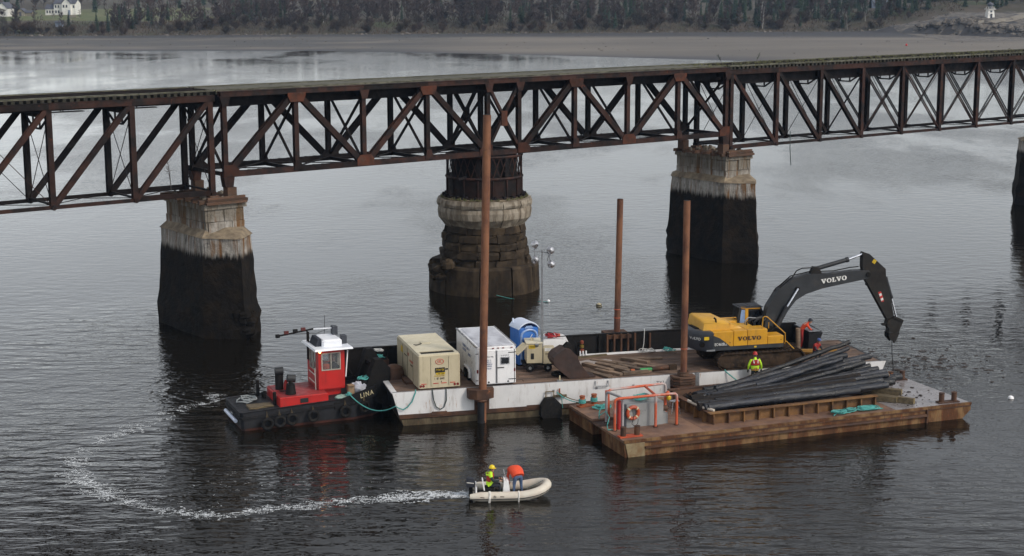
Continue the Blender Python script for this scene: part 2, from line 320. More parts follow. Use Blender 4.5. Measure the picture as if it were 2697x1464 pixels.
# ---------------------------------------------------------------- lettering
def text(body, size, m, parent, loc, rot, name='lettering', sx=1.0, align='CENTER', th=.006, shear=0, gap=1.0):
    cu = bpy.data.curves.new(name, 'FONT'); cu.body = body; cu.size = size; cu.align_x = align; cu.align_y = 'CENTER'; cu.extrude = th; cu.shear = shear; cu.space_character = gap; cu.resolution_u = 2
    t = bpy.data.objects.new(name, cu); COL.objects.link(t)
    me = bpy.data.meshes.new_from_object(t.evaluated_get(bpy.context.evaluated_depsgraph_get()))
    bpy.data.objects.remove(t); bpy.data.curves.remove(cu)
    me.materials.clear(); me.materials.append(m); me.name = name
    o = obj(name, me, parent, loc, rot); o.scale = (sx, 1, 1); return o
def slab_word(word, h, m, parent, loc, rot, wd=1.0, name='lettering'):
    "wide slab-serif capitals"
    V = [(0,1),(.54,1),(.54,.88),(.44,.86),(.64,.36),(.80,.86),(.70,.88),(.70,1),(1.14,1),(1.14,.88),(1.04,.86),(.68,0),(.46,0),(.1,.86),(0,.88)]
    Lp = [(0,1),(.54,1),(.54,.88),(.42,.86),(.42,.14),(.64,.14),(.74,.4),(.86,.4),(.86,0),(0,0),(0,.12),(.1,.14),(.1,.86),(0,.88)]
    mb = MB(); x = 0; th = .008
    for ch in word:
        if ch == 'O':
            n = 20; o_ = []; i_ = []
            for k in range(n):
                t = 2*math.pi*k/n; o_.append((x+.55+.55*math.cos(t), .5+.51*math.sin(t))); i_.append((x+.55+.24*math.cos(t), .5+.38*math.sin(t)))
            vs = [(a*wd*h, b*h, z) for z in (0, th) for a, b in o_+i_]; fs = []
            for k in range(n):
                l = (k+1) % n
                fs += [(2*n+k, 2*n+l, 3*n+l, 3*n+k), (k, l, 2*n+l, 2*n+k), (n+l, n+k, 3*n+k, 3*n+l)]
            mb.add(vs, fs); x += 1.2
        else:
            p = V if ch == 'V' else Lp; n = len(p)
            mb.add([((x+a)*wd*h, b*h, z) for z in (0, th) for a, b in p], [tuple(range(n, 2*n))] + [(k, (k+1) % n, n+(k+1) % n, n+k) for k in range(n)])
            x += 1.2 if ch == 'V' else .92
    o = obj(name, mb.mesh(name, m), parent, loc, rot); return o
def marks(w_, h_, m, parent, loc, rot, name='worn_lettering', seed=1):
    "a line of print too worn and small to read: short strokes the size of its letters"
    r_ = random.Random(seed); mb = MB(); x = -w_/2; cw = h_*.62
    while x < w_/2 - cw*.6:
        if r_.random() > .12:
            mb.box(x, x+cw*.2, -h_/2, h_/2, 0, .006)
            if r_.random() > .3: mb.box(x+cw*.2, x+cw*.75, h_/2-h_*.2, h_/2, 0, .006)
            if r_.random() > .4: mb.box(x+cw*.2, x+cw*.75, -h_/2, -h_/2+h_*.2, 0, .006)
            if r_.random() > .5: mb.box(x+cw*.57, x+cw*.75, -h_/2+h_*.2, h_/2-h_*.2, 0, .006)
        x += cw
    return obj(name, mb.mesh(name, m), parent, loc, rot)

# ================================================================ water
def water_material():
    m, t, N, L, B = newmat('river water')
    tc = N.new('ShaderNodeTexCoord'); vec = tc.outputs['Object']
    B.inputs['Base Color'].default_value = (.007, .0058, .004, 1); B.inputs['Roughness'].default_value = .025; B.inputs['IOR'].default_value = 1.333
    # wind ripples come in patches, with long smooth slicks between them
    slick = ramp(N, L, noise(N, L, vec, .030, 5, .6, (1, .42, 1)), .44, .57)
    patch = ramp(N, L, noise(N, L, vec, .075, 3, .5, (.7, .5, 1)), .35, .7)
    n1 = noise(N, L, vec, .9, 3, .55, (.8, 1.25, 1)); n2 = noise(N, L, vec, 2.6, 3, .6, (.85, 1.2, 1)); n3 = noise(N, L, vec, 8.0, 2, .5)
    # drip rings under the grab and propeller wash astern of the tug
    def ringw(c, k, r):
        d = N.new('ShaderNodeVectorMath'); d.operation = 'DISTANCE'; L.new(vec, d.inputs[0]); d.inputs[1].default_value = c
        wob = math_n(N, L, 'ADD', math_n(N, L, 'MULTIPLY', d.outputs['Value'], k), math_n(N, L, 'MULTIPLY', n1, 16.0))
        return math_n(N, L, 'MULTIPLY', math_n(N, L, 'SINE', wob), ramp(N, L, d.outputs['Value'], 0., r, 1., 0.))
    g = G(2355, 985, 0); tg = G(600, 1010, 0)
    h = math_n(N, L, 'MULTIPLY', n1, math_n(N, L, 'MULTIPLY_ADD', math_n(N, L, 'MULTIPLY', patch, math_n(N, L, 'MULTIPLY_ADD', slick, .8)), .055)); h.node.inputs[1].links[0].from_node.inputs[2].default_value = .014
    h = math_n(N, L, 'ADD', h, math_n(N, L, 'MULTIPLY', n2, math_n(N, L, 'MULTIPLY', math_n(N, L, 'ADD', slick, .16), .027)))
    h = math_n(N, L, 'ADD', h, math_n(N, L, 'MULTIPLY', n3, math_n(N, L, 'MULTIPLY', math_n(N, L, 'ADD', slick, .1), .0055)))
    h = math_n(N, L, 'ADD', h, math_n(N, L, 'MULTIPLY', ringw((g.x, g.y, 0), 4.2, 8.0), .022))
    h = math_n(N, L, 'ADD', h, math_n(N, L, 'MULTIPLY', ringw((tg.x, tg.y, 0), 4.0, 7.0), .025))
    # breeze and wash roughen the water round the boat's turn, off the barges and to the lower right
    def gust(c, r, k):
        d = N.new('ShaderNodeVectorMath'); d.operation = 'DISTANCE'; L.new(vec, d.inputs[0]); d.inputs[1].default_value = c
        dd = math_n(N, L, 'ADD', d.outputs['Value'], math_n(N, L, 'MULTIPLY', noise(N, L, vec, .12, 4), r * .9))
        return math_n(N, L, 'MULTIPLY', ramp(N, L, dd, r * .7, r * 1.5, 1., 0.), k)
    n4 = noise(N, L, vec, .95, 3, .5, (.5, 1.5, 1))
    for c_, r_, k_ in ((G(200, 1250, 0), 17., .11), (G(1500, 1400, 0), 13., .06), (G(2300, 1380, 0), 15., .085), (G(900, 1200, 0), 8., .05), (G(1700, 830, 0), 7., .08), (G(300, 900, 0), 14., .08)):
        h = math_n(N, L, 'ADD', h, math_n(N, L, 'MULTIPLY', n4, gust((c_.x, c_.y, 0), r_, k_)))
    b = N.new('ShaderNodeBump'); b.inputs['Strength'].default_value = 1.0; b.inputs['Distance'].default_value = 1.0
    L.new(h, b.inputs['Height']); L.new(b.outputs[0], B.inputs['Normal'])
    return m
wm = MB(); wm.add([(-1400, -150, 0), (1400, -150, 0), (1400, 1000, 0), (-1400, 1000, 0)], [(0, 1, 2, 3)])
kind(wm.build('water', water_material()), 'structure')

# ================================================================ far shore
def lerp_tab(x, t):
    if x <= t[0][0]: return t[0][1]
    for (a, b), (c, d) in zip(t, t[1:]):
        if x <= c: return b + (d - b) * (x - a) / (c - a)
    return t[-1][1]
SHORE = [(-900, 560), (-300, 512), (-157, 497), (-64, 494), (5, 462), (64, 420), (110, 384), (180, 345), (300, 330), (900, 330)]
def yfoot(x): return 594 + .07 * x
def sst(t): t = max(0, min(1, t)); return t * t * (3 - 2 * t)
from mathutils import noise as mn
def hill(x, y):
    ys, yf = lerp_tab(x, SHORE), yfoot(x)
    if y < yf: z = 1.7 * (y - ys) / (yf - ys) if y > ys else max(-3, .02 * (y - ys))
    else:
        d = y - yf; z = 1.7 + 3.4 * sst(d / 26) + .03 * d - .016 * max(0, d - 170)
        z += (mn.noise(Vector((x * .02, y * .02, 3))) * 1.2) * sst(d / 60)
    # rocky point with the light tower
    k = sst(((x - 146) * .78 + (y - 572) * .35) / 7) * sst((y - (575 - (x - 150) * 1.25)) / 5 if x < 178 else (y - 540 + (x - 178) * .2) / 5)
    if k > 0:
        kn = sst((y - 548) / 34) * sst((x - 140) / 28)
        z = max(z, z + k * (1.9 + 4.6 * kn + .5 * mn.noise(Vector((x * .25, y * .25, 1)))) * (1 - sst((y - 640) / 60) * .8))
    return z
def ground_mat():
    m, t, N, L, B = newmat('hillside ground'); tc = N.new('ShaderNodeTexCoord'); vec = tc.outputs['Object']
    col = mixc(N, L, ramp(N, L, noise(N, L, vec, .12, 6), .35, .65), (.075, .06, .045), (.05, .045, .03))
    col = mixc(N, L, ramp(N, L, noise(N, L, vec, .05, 4), .55, .7), col, (.055, .065, .03))
    L.new(col, B.inputs['Base Color']); B.inputs['Roughness'].default_value = .95; return m
def mud_mat():
    m, t, N, L, B = newmat('tidal mud'); tc = N.new('ShaderNodeTexCoord'); vec = tc.outputs['Object']
    sx = N.new('ShaderNodeSeparateXYZ'); L.new(vec, sx.inputs[0])
    col = mixc(N, L, ramp(N, L, noise(N, L, vec, .03, 6, .6, (.3, 1, 1)), .35, .65), (.16, .138, .112), (.105, .09, .075))
    zz = math_n(N, L, 'ADD', sx.outputs[2], math_n(N, L, 'MULTIPLY', noise(N, L, vec, .02, 4, .55, (.5, 1, 1)), .5))
    col = mixc(N, L, ramp(N, L, zz, 1.50, 1.72), col, (.035, .032, .033))          # dark weed line below the bank
    col = mixc(N, L, ramp(N, L, zz, .55, .25), col, (.045, .042, .045))            # wet edge
    xx = math_n(N, L, 'ADD', sx.outputs[0], math_n(N, L, 'MULTIPLY', noise(N, L, vec, .015, 4), 60.))
    weed = math_n(N, L, 'MULTIPLY', ramp(N, L, xx, 30., -20.), ramp(N, L, noise(N, L, vec, .05, 6, .65, (.35, 1, 1)), .38, .55))
    col = mixc(N, L, math_n(N, L, 'MULTIPLY', weed, .75), col, (.04, .040, .040))  # weed covered mud on the left
    L.new(col, B.inputs['Base Color']); B.inputs['Roughness'].default_value = .7
    b = N.new('ShaderNodeBump'); b.inputs['Strength'].default_value = .5; b.inputs['Distance'].default_value = .3
    L.new(noise(N, L, vec, .4, 6), b.inputs['Height']); L.new(b.outputs[0], B.inputs['Normal']); return m
lawn_m = mat('lawn grass', (.085, .105, .035), (.12, .12, .05), .95, 0, .08, dirt=.3, dirtc=(.09, .07, .04), rv=0, bump=.3)
rock_m = mat('shore rock', (.22, .195, .17), (.07, .064, .06), .9, 0, .5, dirt=.35, dirtc=(.05, .05, .048), rv=.35, bump=.6)
track_m = mat('dirt track', (.24, .215, .175), (.18, .16, .13), .95, 0, .2, rv=0)
def grid(name, x0, x1, y0f, y1f, dx, ny, mats, idx=None, dz=0):
    nx = int((x1 - x0) / dx); vs = []; fs = []; mi = []
    for i in range(nx + 1):
        x = x0 + dx * i; a, b = y0f(x), y1f(x)
        for j in range(ny + 1):
            y = a + (b - a) * (j / ny); vs.append((x, y, hill(x, y) + dz))
    for i in range(nx):
        for j in range(ny):
            k = i * (ny + 1) + j; fs.append((k, k + ny + 1, k + ny + 2, k + 1))
            if idx: c = vs[k]; mi.append(idx(c[0] + dx / 2, c[1], c[2]))
    me = bpy.data.meshes.new(name); me.from_pydata(vs, [], fs)
    for m_ in mats: me.materials.append(m_)
    if idx: me.polygons.foreach_set('material_index', mi)
    me.polygons.foreach_set('use_smooth', [True] * len(fs)); me.update()
    return kind(obj(name, me), 'structure')
grid('mudflat', -520, 520, lambda x: lerp_tab(x, SHORE) - 60, lambda x: yfoot(x), 5, 60, [mud_mat()])
def gi(x, y, z):
    k = mn.noise(Vector((x * .03, y * .03, 7))) * 14
    if x > 150 and y < 600 and z < 6.5 and y - (572 - (x - 146) * 1.2 if x < 175 else 538) < 40: return 2
    if x < -125 + k and 614 < y < 720 + k: return 1
    return 0
grid('hillside', -520, 520, lambda x: yfoot(x), lambda x: 1250, 4, 190, [ground_mat(), lawn_m, rock_m], gi)
# rock point in front of the foot line gets its own skin over the mud
grid('rocky_point', 140, 330, lambda x: 520, lambda x: yfoot(x) + 3, 2.5, 40, [rock_m], None, .05)
tm = MB(); tp = [(152, 577), (158, 569), (166, 566), (176, 571), (184, 583), (186, 600)]
for (a, b), (c, d) in zip(tp, tp[1:]):
    for i in range(4):
        p = (a + (c - a) * i / 4, b + (d - b) * i / 4); q = (a + (c - a) * (i + 1) / 4, b + (d - b) * (i + 1) / 4)
        n_ = Vector((-(d - b), c - a, 0)).normalized() * 2.2
        tm.add([(p[0]-n_.x, p[1]-n_.y, hill(p[0]-n_.x, p[1]-n_.y)+.22), (q[0]-n_.x, q[1]-n_.y, hill(q[0]-n_.x, q[1]-n_.y)+.22), (q[0]+n_.x, q[1]+n_.y, hill(q[0]+n_.x, q[1]+n_.y)+.22), (p[0]+n_.x, p[1]+n_.y, hill(p[0]+n_.x, p[1]+n_.y)+.22)], [(0, 1, 2, 3)])
kind(tm.build('dirt_track', track_m), 'structure')

# ---------------------------------------------------------------- boulders (countless: one object)
bm_ = MB()
def boulder(mb, x, y, z, r, rng):
    mb.ball((x, y, z), r * rng.uniform(.8, 1.4), r * rng.uniform(.7, 1.2), r * rng.uniform(.5, .9), 6, 4)
rb = random.Random(3)
for i in range(700):
    x = rb.uniform(146, 260); y0 = 575 - (x - 150) * 1.25 if x < 178 else 540 - (x - 178) * .2
    y = y0 + rb.uniform(-2, 12); boulder(bm_, x, y, hill(x, y) + .15, rb.choice((.4, .5, .6, .8, 1.1, 1.5)), rb)
for i in range(330):
    x = rb.uniform(-230, 170); y = yfoot(x) + rb.gauss(0, 1.8); boulder(bm_, x, y, hill(x, y), rb.choice((.2, .25, .3, .45, .7)), rb)
for i in range(380):
    x = rb.uniform(-190, 160); u = rb.random() ** .6; y = lerp_tab(x, SHORE) + 6 + (yfoot(x) - 8 - lerp_tab(x, SHORE)) * u
    if mn.noise(Vector((x*.03, y*.05, 2))) > -.05: boulder(bm_, x, y, hill(x, y) - .02, rb.choice((.12, .16, .2, .3)), rb)
kind(bm_.jit(.12, rb).build('shore_boulders', rock_m), 'stuff')

# ---------------------------------------------------------------- trees
bark = mat('grey brown bark', (.09, .08, .075), (.05, .045, .042), .9, 0, .5, rv=.3, bump=0)
twigm = mat('bare twigs', (.078, .054, .046), (.042, .032, .031), .95, 0, .3, rv=.35, bump=0, dirt=0)
twigb = mat('reddish scrub twigs', (.07, .045, .034), (.05, .042, .024), .95, 0, .08, rv=.2, bump=0, dirt=.2, dirtc=(.06, .07, .03))
birchm = mat('pale birch bark', (.36, .34, .32), (.22, .21, .20), .8, 0, .6, rv=.25, bump=0)
needle = mat('conifer needles', (.022, .040, .024), (.034, .052, .026), .9, 0, .4, rv=.4, bump=0, dirt=0)
rt = random.Random(11)
def twig(mb, p, d, l, wd):
    d = Vector(d).normalized(); a = d.cross(Vector((rt.uniform(-1, 1), rt.uniform(-1, 1), rt.uniform(-1, 1)))).normalized() * wd
    q = Vector(p) + d * l; mb.add([Vector(p) - a, Vector(p) + a, q], [(0, 1, 2)])
def bare_proto(h, spread, stems=1, trunk=bark, tw=.085, dens=1.0, r0=.16):
    tr = MB(); cr = MB()
    for s in range(stems):
        ang = rt.uniform(0, 6.28); lean = (0 if stems == 1 else rt.uniform(.12, .28))
        top = Vector((math.cos(ang) * lean * h, math.sin(ang) * lean * h * .6, h * rt.uniform(.82, 1)))
        pts = [Vector((0, 0, -.5)).lerp(top, k / 6) + Vector((rt.uniform(-.15, .15), rt.uniform(-.15, .15), 0)) * (k > 0) for k in range(7)]
        tr.tube(pts, [r0 * (1 - .13 * k) for k in range(7)], 5)
        nb = int(30 * dens / stems ** .5)
        for b in range(nb):
            t = rt.uniform(.15, .98); p = pts[0].lerp(top, t); a = rt.uniform(0, 6.28)
            l = spread * (1.15 - t) * rt.uniform(.6, 1.1) + .6
            d = Vector((math.cos(a), math.sin(a), rt.uniform(.5, 1.3))).normalized(); q = p + d * l
            cr.tube([p, p.lerp(q, .55) + Vector((0, 0, .1)), q], [.055, .035, .012], 3, False)
            for k in range(int(20 * dens)):
                u = rt.uniform(.25, 1); e = p.lerp(q, u)
                dd = d + Vector((rt.uniform(-1, 1), rt.uniform(-1, 1), rt.uniform(-.5, .9))) * .9
                twig(cr, e, dd, rt.uniform(.6, 1.7), tw)
    return tr, cr
def conifer_proto(h, r):
    tr = MB(); cr = MB(); tr.tube([(0, 0, -.5), (0, 0, h * .97)], [.17, .03], 5)
    z = h * rt.uniform(.06, .14)
    while z < h:
        k = 1 - z / h; rr = r * (k ** .8) * rt.uniform(.75, 1.12) + .12; n = int(5 + 8 * k)
        for i in range(n):
            a = rt.uniform(0, 6.28); l = rr * rt.uniform(.65, 1.12); dz = -l * rt.uniform(.12, .45)
            e = Vector((math.cos(a) * l, math.sin(a) * l, z + dz)); p = Vector((0, 0, z + .1)); s = Vector((-math.sin(a), math.cos(a), 0)) * l * rt.uniform(.22, .36)
            mpt = p.lerp(e, .55)
            cr.add([p, mpt - s + Vector((0, 0, -.15)), e, mpt + s + Vector((0, 0, -.15)), mpt + Vector((0, 0, .14))], [(0, 1, 4), (1, 2, 4), (2, 3, 4), (3, 0, 4)])
        z += rt.uniform(.28, .5) * (.5 + .8 * k)
    cr.add([(-.12, 0, h * .93), (.12, 0, h * .93), (0, 0, h * 1.04)], [(0, 1, 2)])
    return tr, cr
def proto_meshes(fn, n, tm_, cm_, nm): return [(lambda tc_: (tc_[0].mesh(nm + '_trunk', tm_), tc_[1].mesh(nm + '_crown', cm_)))(fn()) for _ in range(n)]
PB = proto_meshes(lambda: bare_proto(rt.uniform(10, 13), 3.6, 1), 5, bark, twigm, 'bare_tree')
PW_ = proto_meshes(lambda: bare_proto(rt.uniform(9, 12), 2.4, rt.choice((2, 3, 3)), r0=.15, dens=.5), 4, birchm, twigm, 'birch')
PC = proto_meshes(lambda: conifer_proto(rt.uniform(8, 13), rt.uniform(2.0, 2.9)), 5, bark, needle, 'conifer')
PS = proto_meshes(lambda: bare_proto(rt.uniform(2.5, 3.8), 2.2, 4, r0=.05, tw=.05, dens=.75), 3, twigb, twigb, 'shrub')
def plant(kind_, x, y, s=1.0):
    P, nm, lab, cat, grp = kind_
    o = thing(nm, lab, cat, grp, (x, y, hill(x, y)), rt.uniform(0, 6.28)); o.scale = (s * rt.uniform(.9, 1.1),) * 2 + (s,)
    a, b = rt.choice(P); obj('trunk', a, o); obj('crown', b, o); return o
BARE = (PB, 'bare_tree', 'leafless grey brown tree in the wood on the far hillside', 'tree', 'leafless trees of the far wood')
BIRCH = (PW_, 'birch_tree', 'pale stemmed leafless birch standing out in the far wood', 'tree', 'pale birches of the far wood')
CONI = (PC, 'conifer_tree', 'dark green conifer in the wood on the far hillside', 'tree', 'dark conifers of the far wood')
SHRUB = (PS, 'bank_shrub', 'reddish brown leafless shrub on the far river bank', 'shrub', 'shrubs along the far bank')
def clear(x, y):   # lawns, house plots and the tower point stay open
    if x < -165 and 598 < y < 680: return False
    if -165 <= x < -150 and 600 < y < 668: return False
    if -150 <= x < -118 and 640 < y < 690: return False
    if x > 146 and y < 606: return False
    if x > 150 and y < 618 and x < 176: return False
    return True
def conprob(x):    # conifers mass right of centre, bare wood left of centre
    return lerp_tab(x, [(-220, .12), (-120, .3), (-90, .12), (-40, .06), (0, .15), (30, .38), (60, .2), (90, .6), (150, .6), (220, .4)])
n = 0
while n < 400:
    x = rt.uniform(-225, 225); d = rt.choice((rt.uniform(8, 30), rt.uniform(12, 70))); y = yfoot(x) + d
    if not clear(x, y): continue
    q = rt.random()
    plant(CONI if q < conprob(x) else BARE, x, y, rt.uniform(.42, .62) + .003 * d); n += 1
for px, s in ((560, .9), (600, 1), (905, .8), (1040, 1), (1172, 1.1), (1180, .7), (1330, .75), (1455, .9), (1490, .75), (1520, .9), (1640, .7), (1672, .7), (1815, .9), (1995, 1.55), (2003, 1.3), (2205, 1.1), (2225, 1.1), (2270, .9), (2690, 1.2), (300, 1), (352, 1), (128, .5), (158, .5), (225, .5), (430, .9), (470, .9), (700, 1), (735, .9), (800, .8), (860, .9), (1250, .9)):
    d = rt.uniform(6, 24); y = 602 + d; x = (px - PW / 2) / F * y
    if x > 146: y = 640; x = (px - PW / 2) / F * y
    plant(BIRCH, x, y, s * .72)
for i in range(170):
    x = rt.uniform(-230, 150); y = yfoot(x) + rt.uniform(2, 24 if x > -150 else 9)
    plant(SHRUB, x, y, rt.uniform(.6, 1.1))
# the wood behind, where trunks run together (one mass)
wd_ = MB(); wc_ = MB(); wn_ = MB()
def stamp(mb, me, x, y, s, a):
    z = hill(x, y); c, s_ = math.cos(a) * s, math.sin(a) * s; o = len(mb.v)
    mb.v += [(x + v.co.x * c - v.co.y * s_, y + v.co.x * s_ + v.co.y * c, z + v.co.z * s) for v in me.vertices]
    fs = [tuple(i + o for i in p.vertices) for p in me.polygons]; mb.f += fs; mb.m += [0] * len(fs)
n = 0
while n < 900:
    x = rt.uniform(-260, 260); d = rt.choice((rt.uniform(18, 80), rt.uniform(60, 230))); y = yfoot(x) + d
    if not clear(x, y): continue
    s = rt.uniform(.5, .7) + .0012 * d; a = rt.uniform(0, 6.28)
    P = rt.choice(PC if rt.random() < conprob(x) else PB)
    stamp(wd_, P[0], x, y, s, a); stamp(wn_ if P in PC else wc_, P[1], x, y, s, a); n += 1
wood = thing('distant_wood', 'dense mixed wood climbing the far hillside behind the front trees', 'wood'); wood['kind'] = 'stuff'
wd_.build('trunk', bark, wood); wc_.build('bare_crown', twigm, wood); wn_.build('conifer_crown', needle, wood)

# dead undergrowth matting the bank (countless stems)
us = MB()
for i in range(15000):
    x = rt.uniform(-240, 170); d = rt.uniform(.5, 34); y = yfoot(x) + d
    if x > 143 and y < 612: continue
    if x < -128 and d > 24: continue
    twig(us, (x, y, hill(x, y) - .1), (rt.uniform(-1, 1), rt.uniform(-1, 1), rt.uniform(.5, 1.6)), rt.uniform(.6, 2.2), .1)
u_o = kind(us.build('bank_undergrowth', twigb), 'stuff')
# ---------------------------------------------------------------- houses on the far bank
hw = mat('white clapboard', (.78, .77, .72), (.68, .68, .66), .7, 0, .6, rv=.03, bump=.1)
hroof = mat('dark house roof', (.09, .095, .12), (.065, .07, .09), .8, 0, .8, rv=.05)
hshed = mat('weathered shed board', (.30, .27, .21), (.22, .2, .16), .85, 0, .8, rv=.05)
hblue = mat('pale blue house siding', (.26, .31, .40), None, .75, 0, .8, rv=.05)
hwin = mat('house window glass', (.05, .06, .08), None, .15, 0, 1, dirt=0, rv=0, bump=0)
def gable(parent, x0, x1, y0, y1, h, rh, wm_, along='x', base=-1.5):
    w_ = MB(); r_ = MB(); e = .25
    w_.box(x0, x1, y0, y1, base, h)
    if along == 'x':
        ym = (y0 + y1) / 2
        w_.prismx([(y0, h), (y1, h), (ym, h + rh)], x0 + .01, x1 - .01)
        r_.loft([[(x0-e, y0-e, h-.1), (x0-e, ym, h+rh+.05), (x0-e, ym, h+rh+.2), (x0-e, y0-e, h+.08)], [(x1+e, y0-e, h-.1), (x1+e, ym, h+rh+.05), (x1+e, ym, h+rh+.2), (x1+e, y0-e, h+.08)]])
        r_.loft([[(x0-e, y1+e, h-.1), (x0-e, ym+.002, h+rh+.05), (x0-e, ym+.002, h+rh+.2), (x0-e, y1+e, h+.08)], [(x1+e, y1+e, h-.1), (x1+e, ym+.002, h+rh+.05), (x1+e, ym+.002, h+rh+.2), (x1+e, y1+e, h+.08)]])
    else:
        xm = (x0 + x1) / 2
        w_.prismy([(x0, h), (x1, h), (xm, h + rh)], y0 + .01, y1 - .01)
        for xa, sgn in ((x0, -1), (x1, 1)):
            r_.loft([[(xa+e*sgn, y0-e, h-.1), (xm, y0-e, h+rh+.05), (xm, y0-e, h+rh+.2), (xa+e*sgn, y0-e, h+.08)], [(xa+e*sgn, y1+e, h-.1), (xm, y1+e, h+rh+.05), (xm, y1+e, h+rh+.2), (xa+e*sgn, y1+e, h+.08)]])
    w_.build('wall', wm_, parent); return r_.build('roof', hroof, parent)
def win(parent, x, z, wd=.8, ht=1.2, y=0.0, nm='window'):
    o = MB().box(x-wd/2, x+wd/2, y-.05, y+.02, z-ht/2, z+ht/2).build(nm, hw, parent); MB().box(x-wd/2+.08, x+wd/2-.08, y-.07, y-.052, z-ht/2+.08, z+ht/2-.08).build('pane', hwin, o)
def house_at(px, y, name, label, cat):
    x = (px - PW / 2) / F * (y + 3); return thing(name, label, cat, None, (x, y, hill(x, y)), rad(-6))
h1 = house_at(14, 648, 'farm_house', 'small white house with dark gabled roof at the far left edge', 'house')
r1 = gable(h1, -4, 3, 0, 6, 2.9, 2.0, hw); gable(h1, 1.0, 5.2, -.6, 6.4, 3.3, 2.2, hw, 'y'); MB().box(-.9, -.3, 2.6, 3.2, 4.5, 6.3).build('chimney', hw, r1)
for x in (-3, -1.6, -.2): win(h1, x, 1.5)
win(h1, 3.1, 1.5, y=-.6)
h2 = house_at(86, 650, 'garden_shed', 'small grey tan shed between the two white houses on the far bank', 'shed')
gable(h2, -2.6, .4, 0, 3.5, 1.7, 1.2, hshed, 'y'); gable(h2, .4, 3.2, .6, 3.2, 1.3, .7, hshed)
MB().box(-1.6, -.7, -.06, .02, 0, 1.6).build('door', hroof, h2)
h3 = house_at(180, 652, 'white_farmhouse', 'large white farmhouse with ell and blue door on the far bank', 'house')
gable(h3, -6.2, -2.4, 1, 5.5, 2.4, 1.5, hw); gable(h3, -2.4, 6.4, .5, 6.5, 4.4, 1.6, hw); gable(h3, 1.4, 5.0, -.9, 4, 4.5, 1.9, hw, 'y')
for x in (-1.6, -.5): win(h3, x, 3.3, y=.5); win(h3, x, 1.2, y=.5)
for x in (2.2, 3.4): win(h3, x, 3.4, y=-.9)
for x in (-5.4, -4.3, -3.2): win(h3, x, 1.2, y=1)
MB().box(3.9, 4.8, -.97, -.88, 0, 1.9).build('door', hblue, h3); win(h3, 5.8, 3.2, y=.5)
h4 = house_at(2302, 668, 'pale_blue_house', 'pale blue house half hidden among the far conifers', 'house')
gable(h4, -3, 4, 0, 6, 4.6, 2.0, hblue); win(h4, -1.5, 3.2); win(h4, 1.5, 3.2)
# boat steps and hut below the farmhouse
h5 = house_at(176, 598, 'boat_landing', 'little timber hut and landing at the foot of the far bank', 'hut')
gable(h5, -1.2, 1.2, 0, 2, 1.6, .6, hblue, 'x'); st = MB()
for i in range(9): st.box(1.5, 2.8, 1+i*.7, 1.6+i*.7, i*.38, i*.38+.12)
st.build('stairs', hshed, h5); MB().box(1.0, 4.4, 6.5, 9, 3.3, 3.5).build('landing', hshed, h5); MB().box(1.0, 4.4, 6.4, 6.5, 3.5, 4.3).build('railing', hshed, h5)
# light tower
lx, ly = (2587 - PW / 2) / F * 578, 575
lt = thing('light_tower', 'small white tapered light tower with grey lantern on the rocky point', 'lighthouse', None, (lx, ly, hill(lx, ly)), rad(8))
MB().loft([[(-1.35, -1.35, -.8), (1.35, -1.35, -.8), (1.35, 1.35, -.8), (-1.35, 1.35, -.8)], [(-1.0, -1.0, 2.7), (1.0, -1.0, 2.7), (1.0, 1.0, 2.7), (-1.0, 1.0, 2.7)]]).build('tower', hw, lt)
g_ = MB().box(-1.5, 1.5, -1.5, 1.5, 2.7, 2.9).build('gallery', hw, lt); rl = MB()
for a in range(8): rl.cyl((1.45*math.cos(a*.785), 1.45*math.sin(a*.785), 2.9), (1.45*math.cos(a*.785), 1.45*math.sin(a*.785), 3.5), .05, n=5)
rl.torus((0, 0, 3.5), (0, 0, 1), 1.45, .05, 16, 4); rl.build('railing', hw, g_)
MB().lathe([(.9, 2.9), (.9, 4.3)], 8).build('lantern', hwin, lt); MB().lathe([(1.25, 4.3), (1.2, 4.5), (.6, 5.0), (.1, 5.25)], 8).build('lantern_roof', hroof, lt)
MB().box(-.35, .35, -1.36, -1.2, -.2, 1.2).build('door', hroof, lt); w1 = MB().box(-.3, .3, -1.2, -1.0, 1.7, 2.3).build('window', hwin, lt)

# ================================================================ the old railway bridge
BR = Frame(-1.88, 110.36, 36.755)
rbr = random.Random(21)
def mem(parent, name, p, q, wd, ht, m=steel, up=(0, 0, 1)): return MB().beam(p, q, wd, ht, up).build(name, m, parent)
def channel(parent, name, p, q, wd, m=steel, lace=True):
    "built-up member: two flat plates with lacing bars between"
    p, q = Vector(p), Vector(q); d = (q - p).normalized(); a = Vector((0, 1, 0)) * (wd * .5 - .02); mb = MB()
    up = Vector((0, 1, 0)).cross(d)
    mb.beam(p - a, q - a, .04, wd, up); mb.beam(p + a, q + a, .04, wd, up)
    mb.beam(p + up * (wd * .42), q + up * (wd * .42), wd * .92, .03, up)
    if lace:
        n_ = int((q - p).length / (wd * 1.1))
        for i in range(n_):
            s_ = 1 if i % 2 else -1; u = p.lerp(q, i / n_) - up * (wd * .46); v = p.lerp(q, (i + 1) / n_) - up * (wd * .46)
            mb.beam(u + a * s_, v - a * s_, .05, .02, up)
    return mb.build(name, m, parent)
def gusset(parent, poly, n0, th=.05, m=steel):
    return MB().prismy(poly, n0 - th, n0).build('gusset_plate', m, parent)

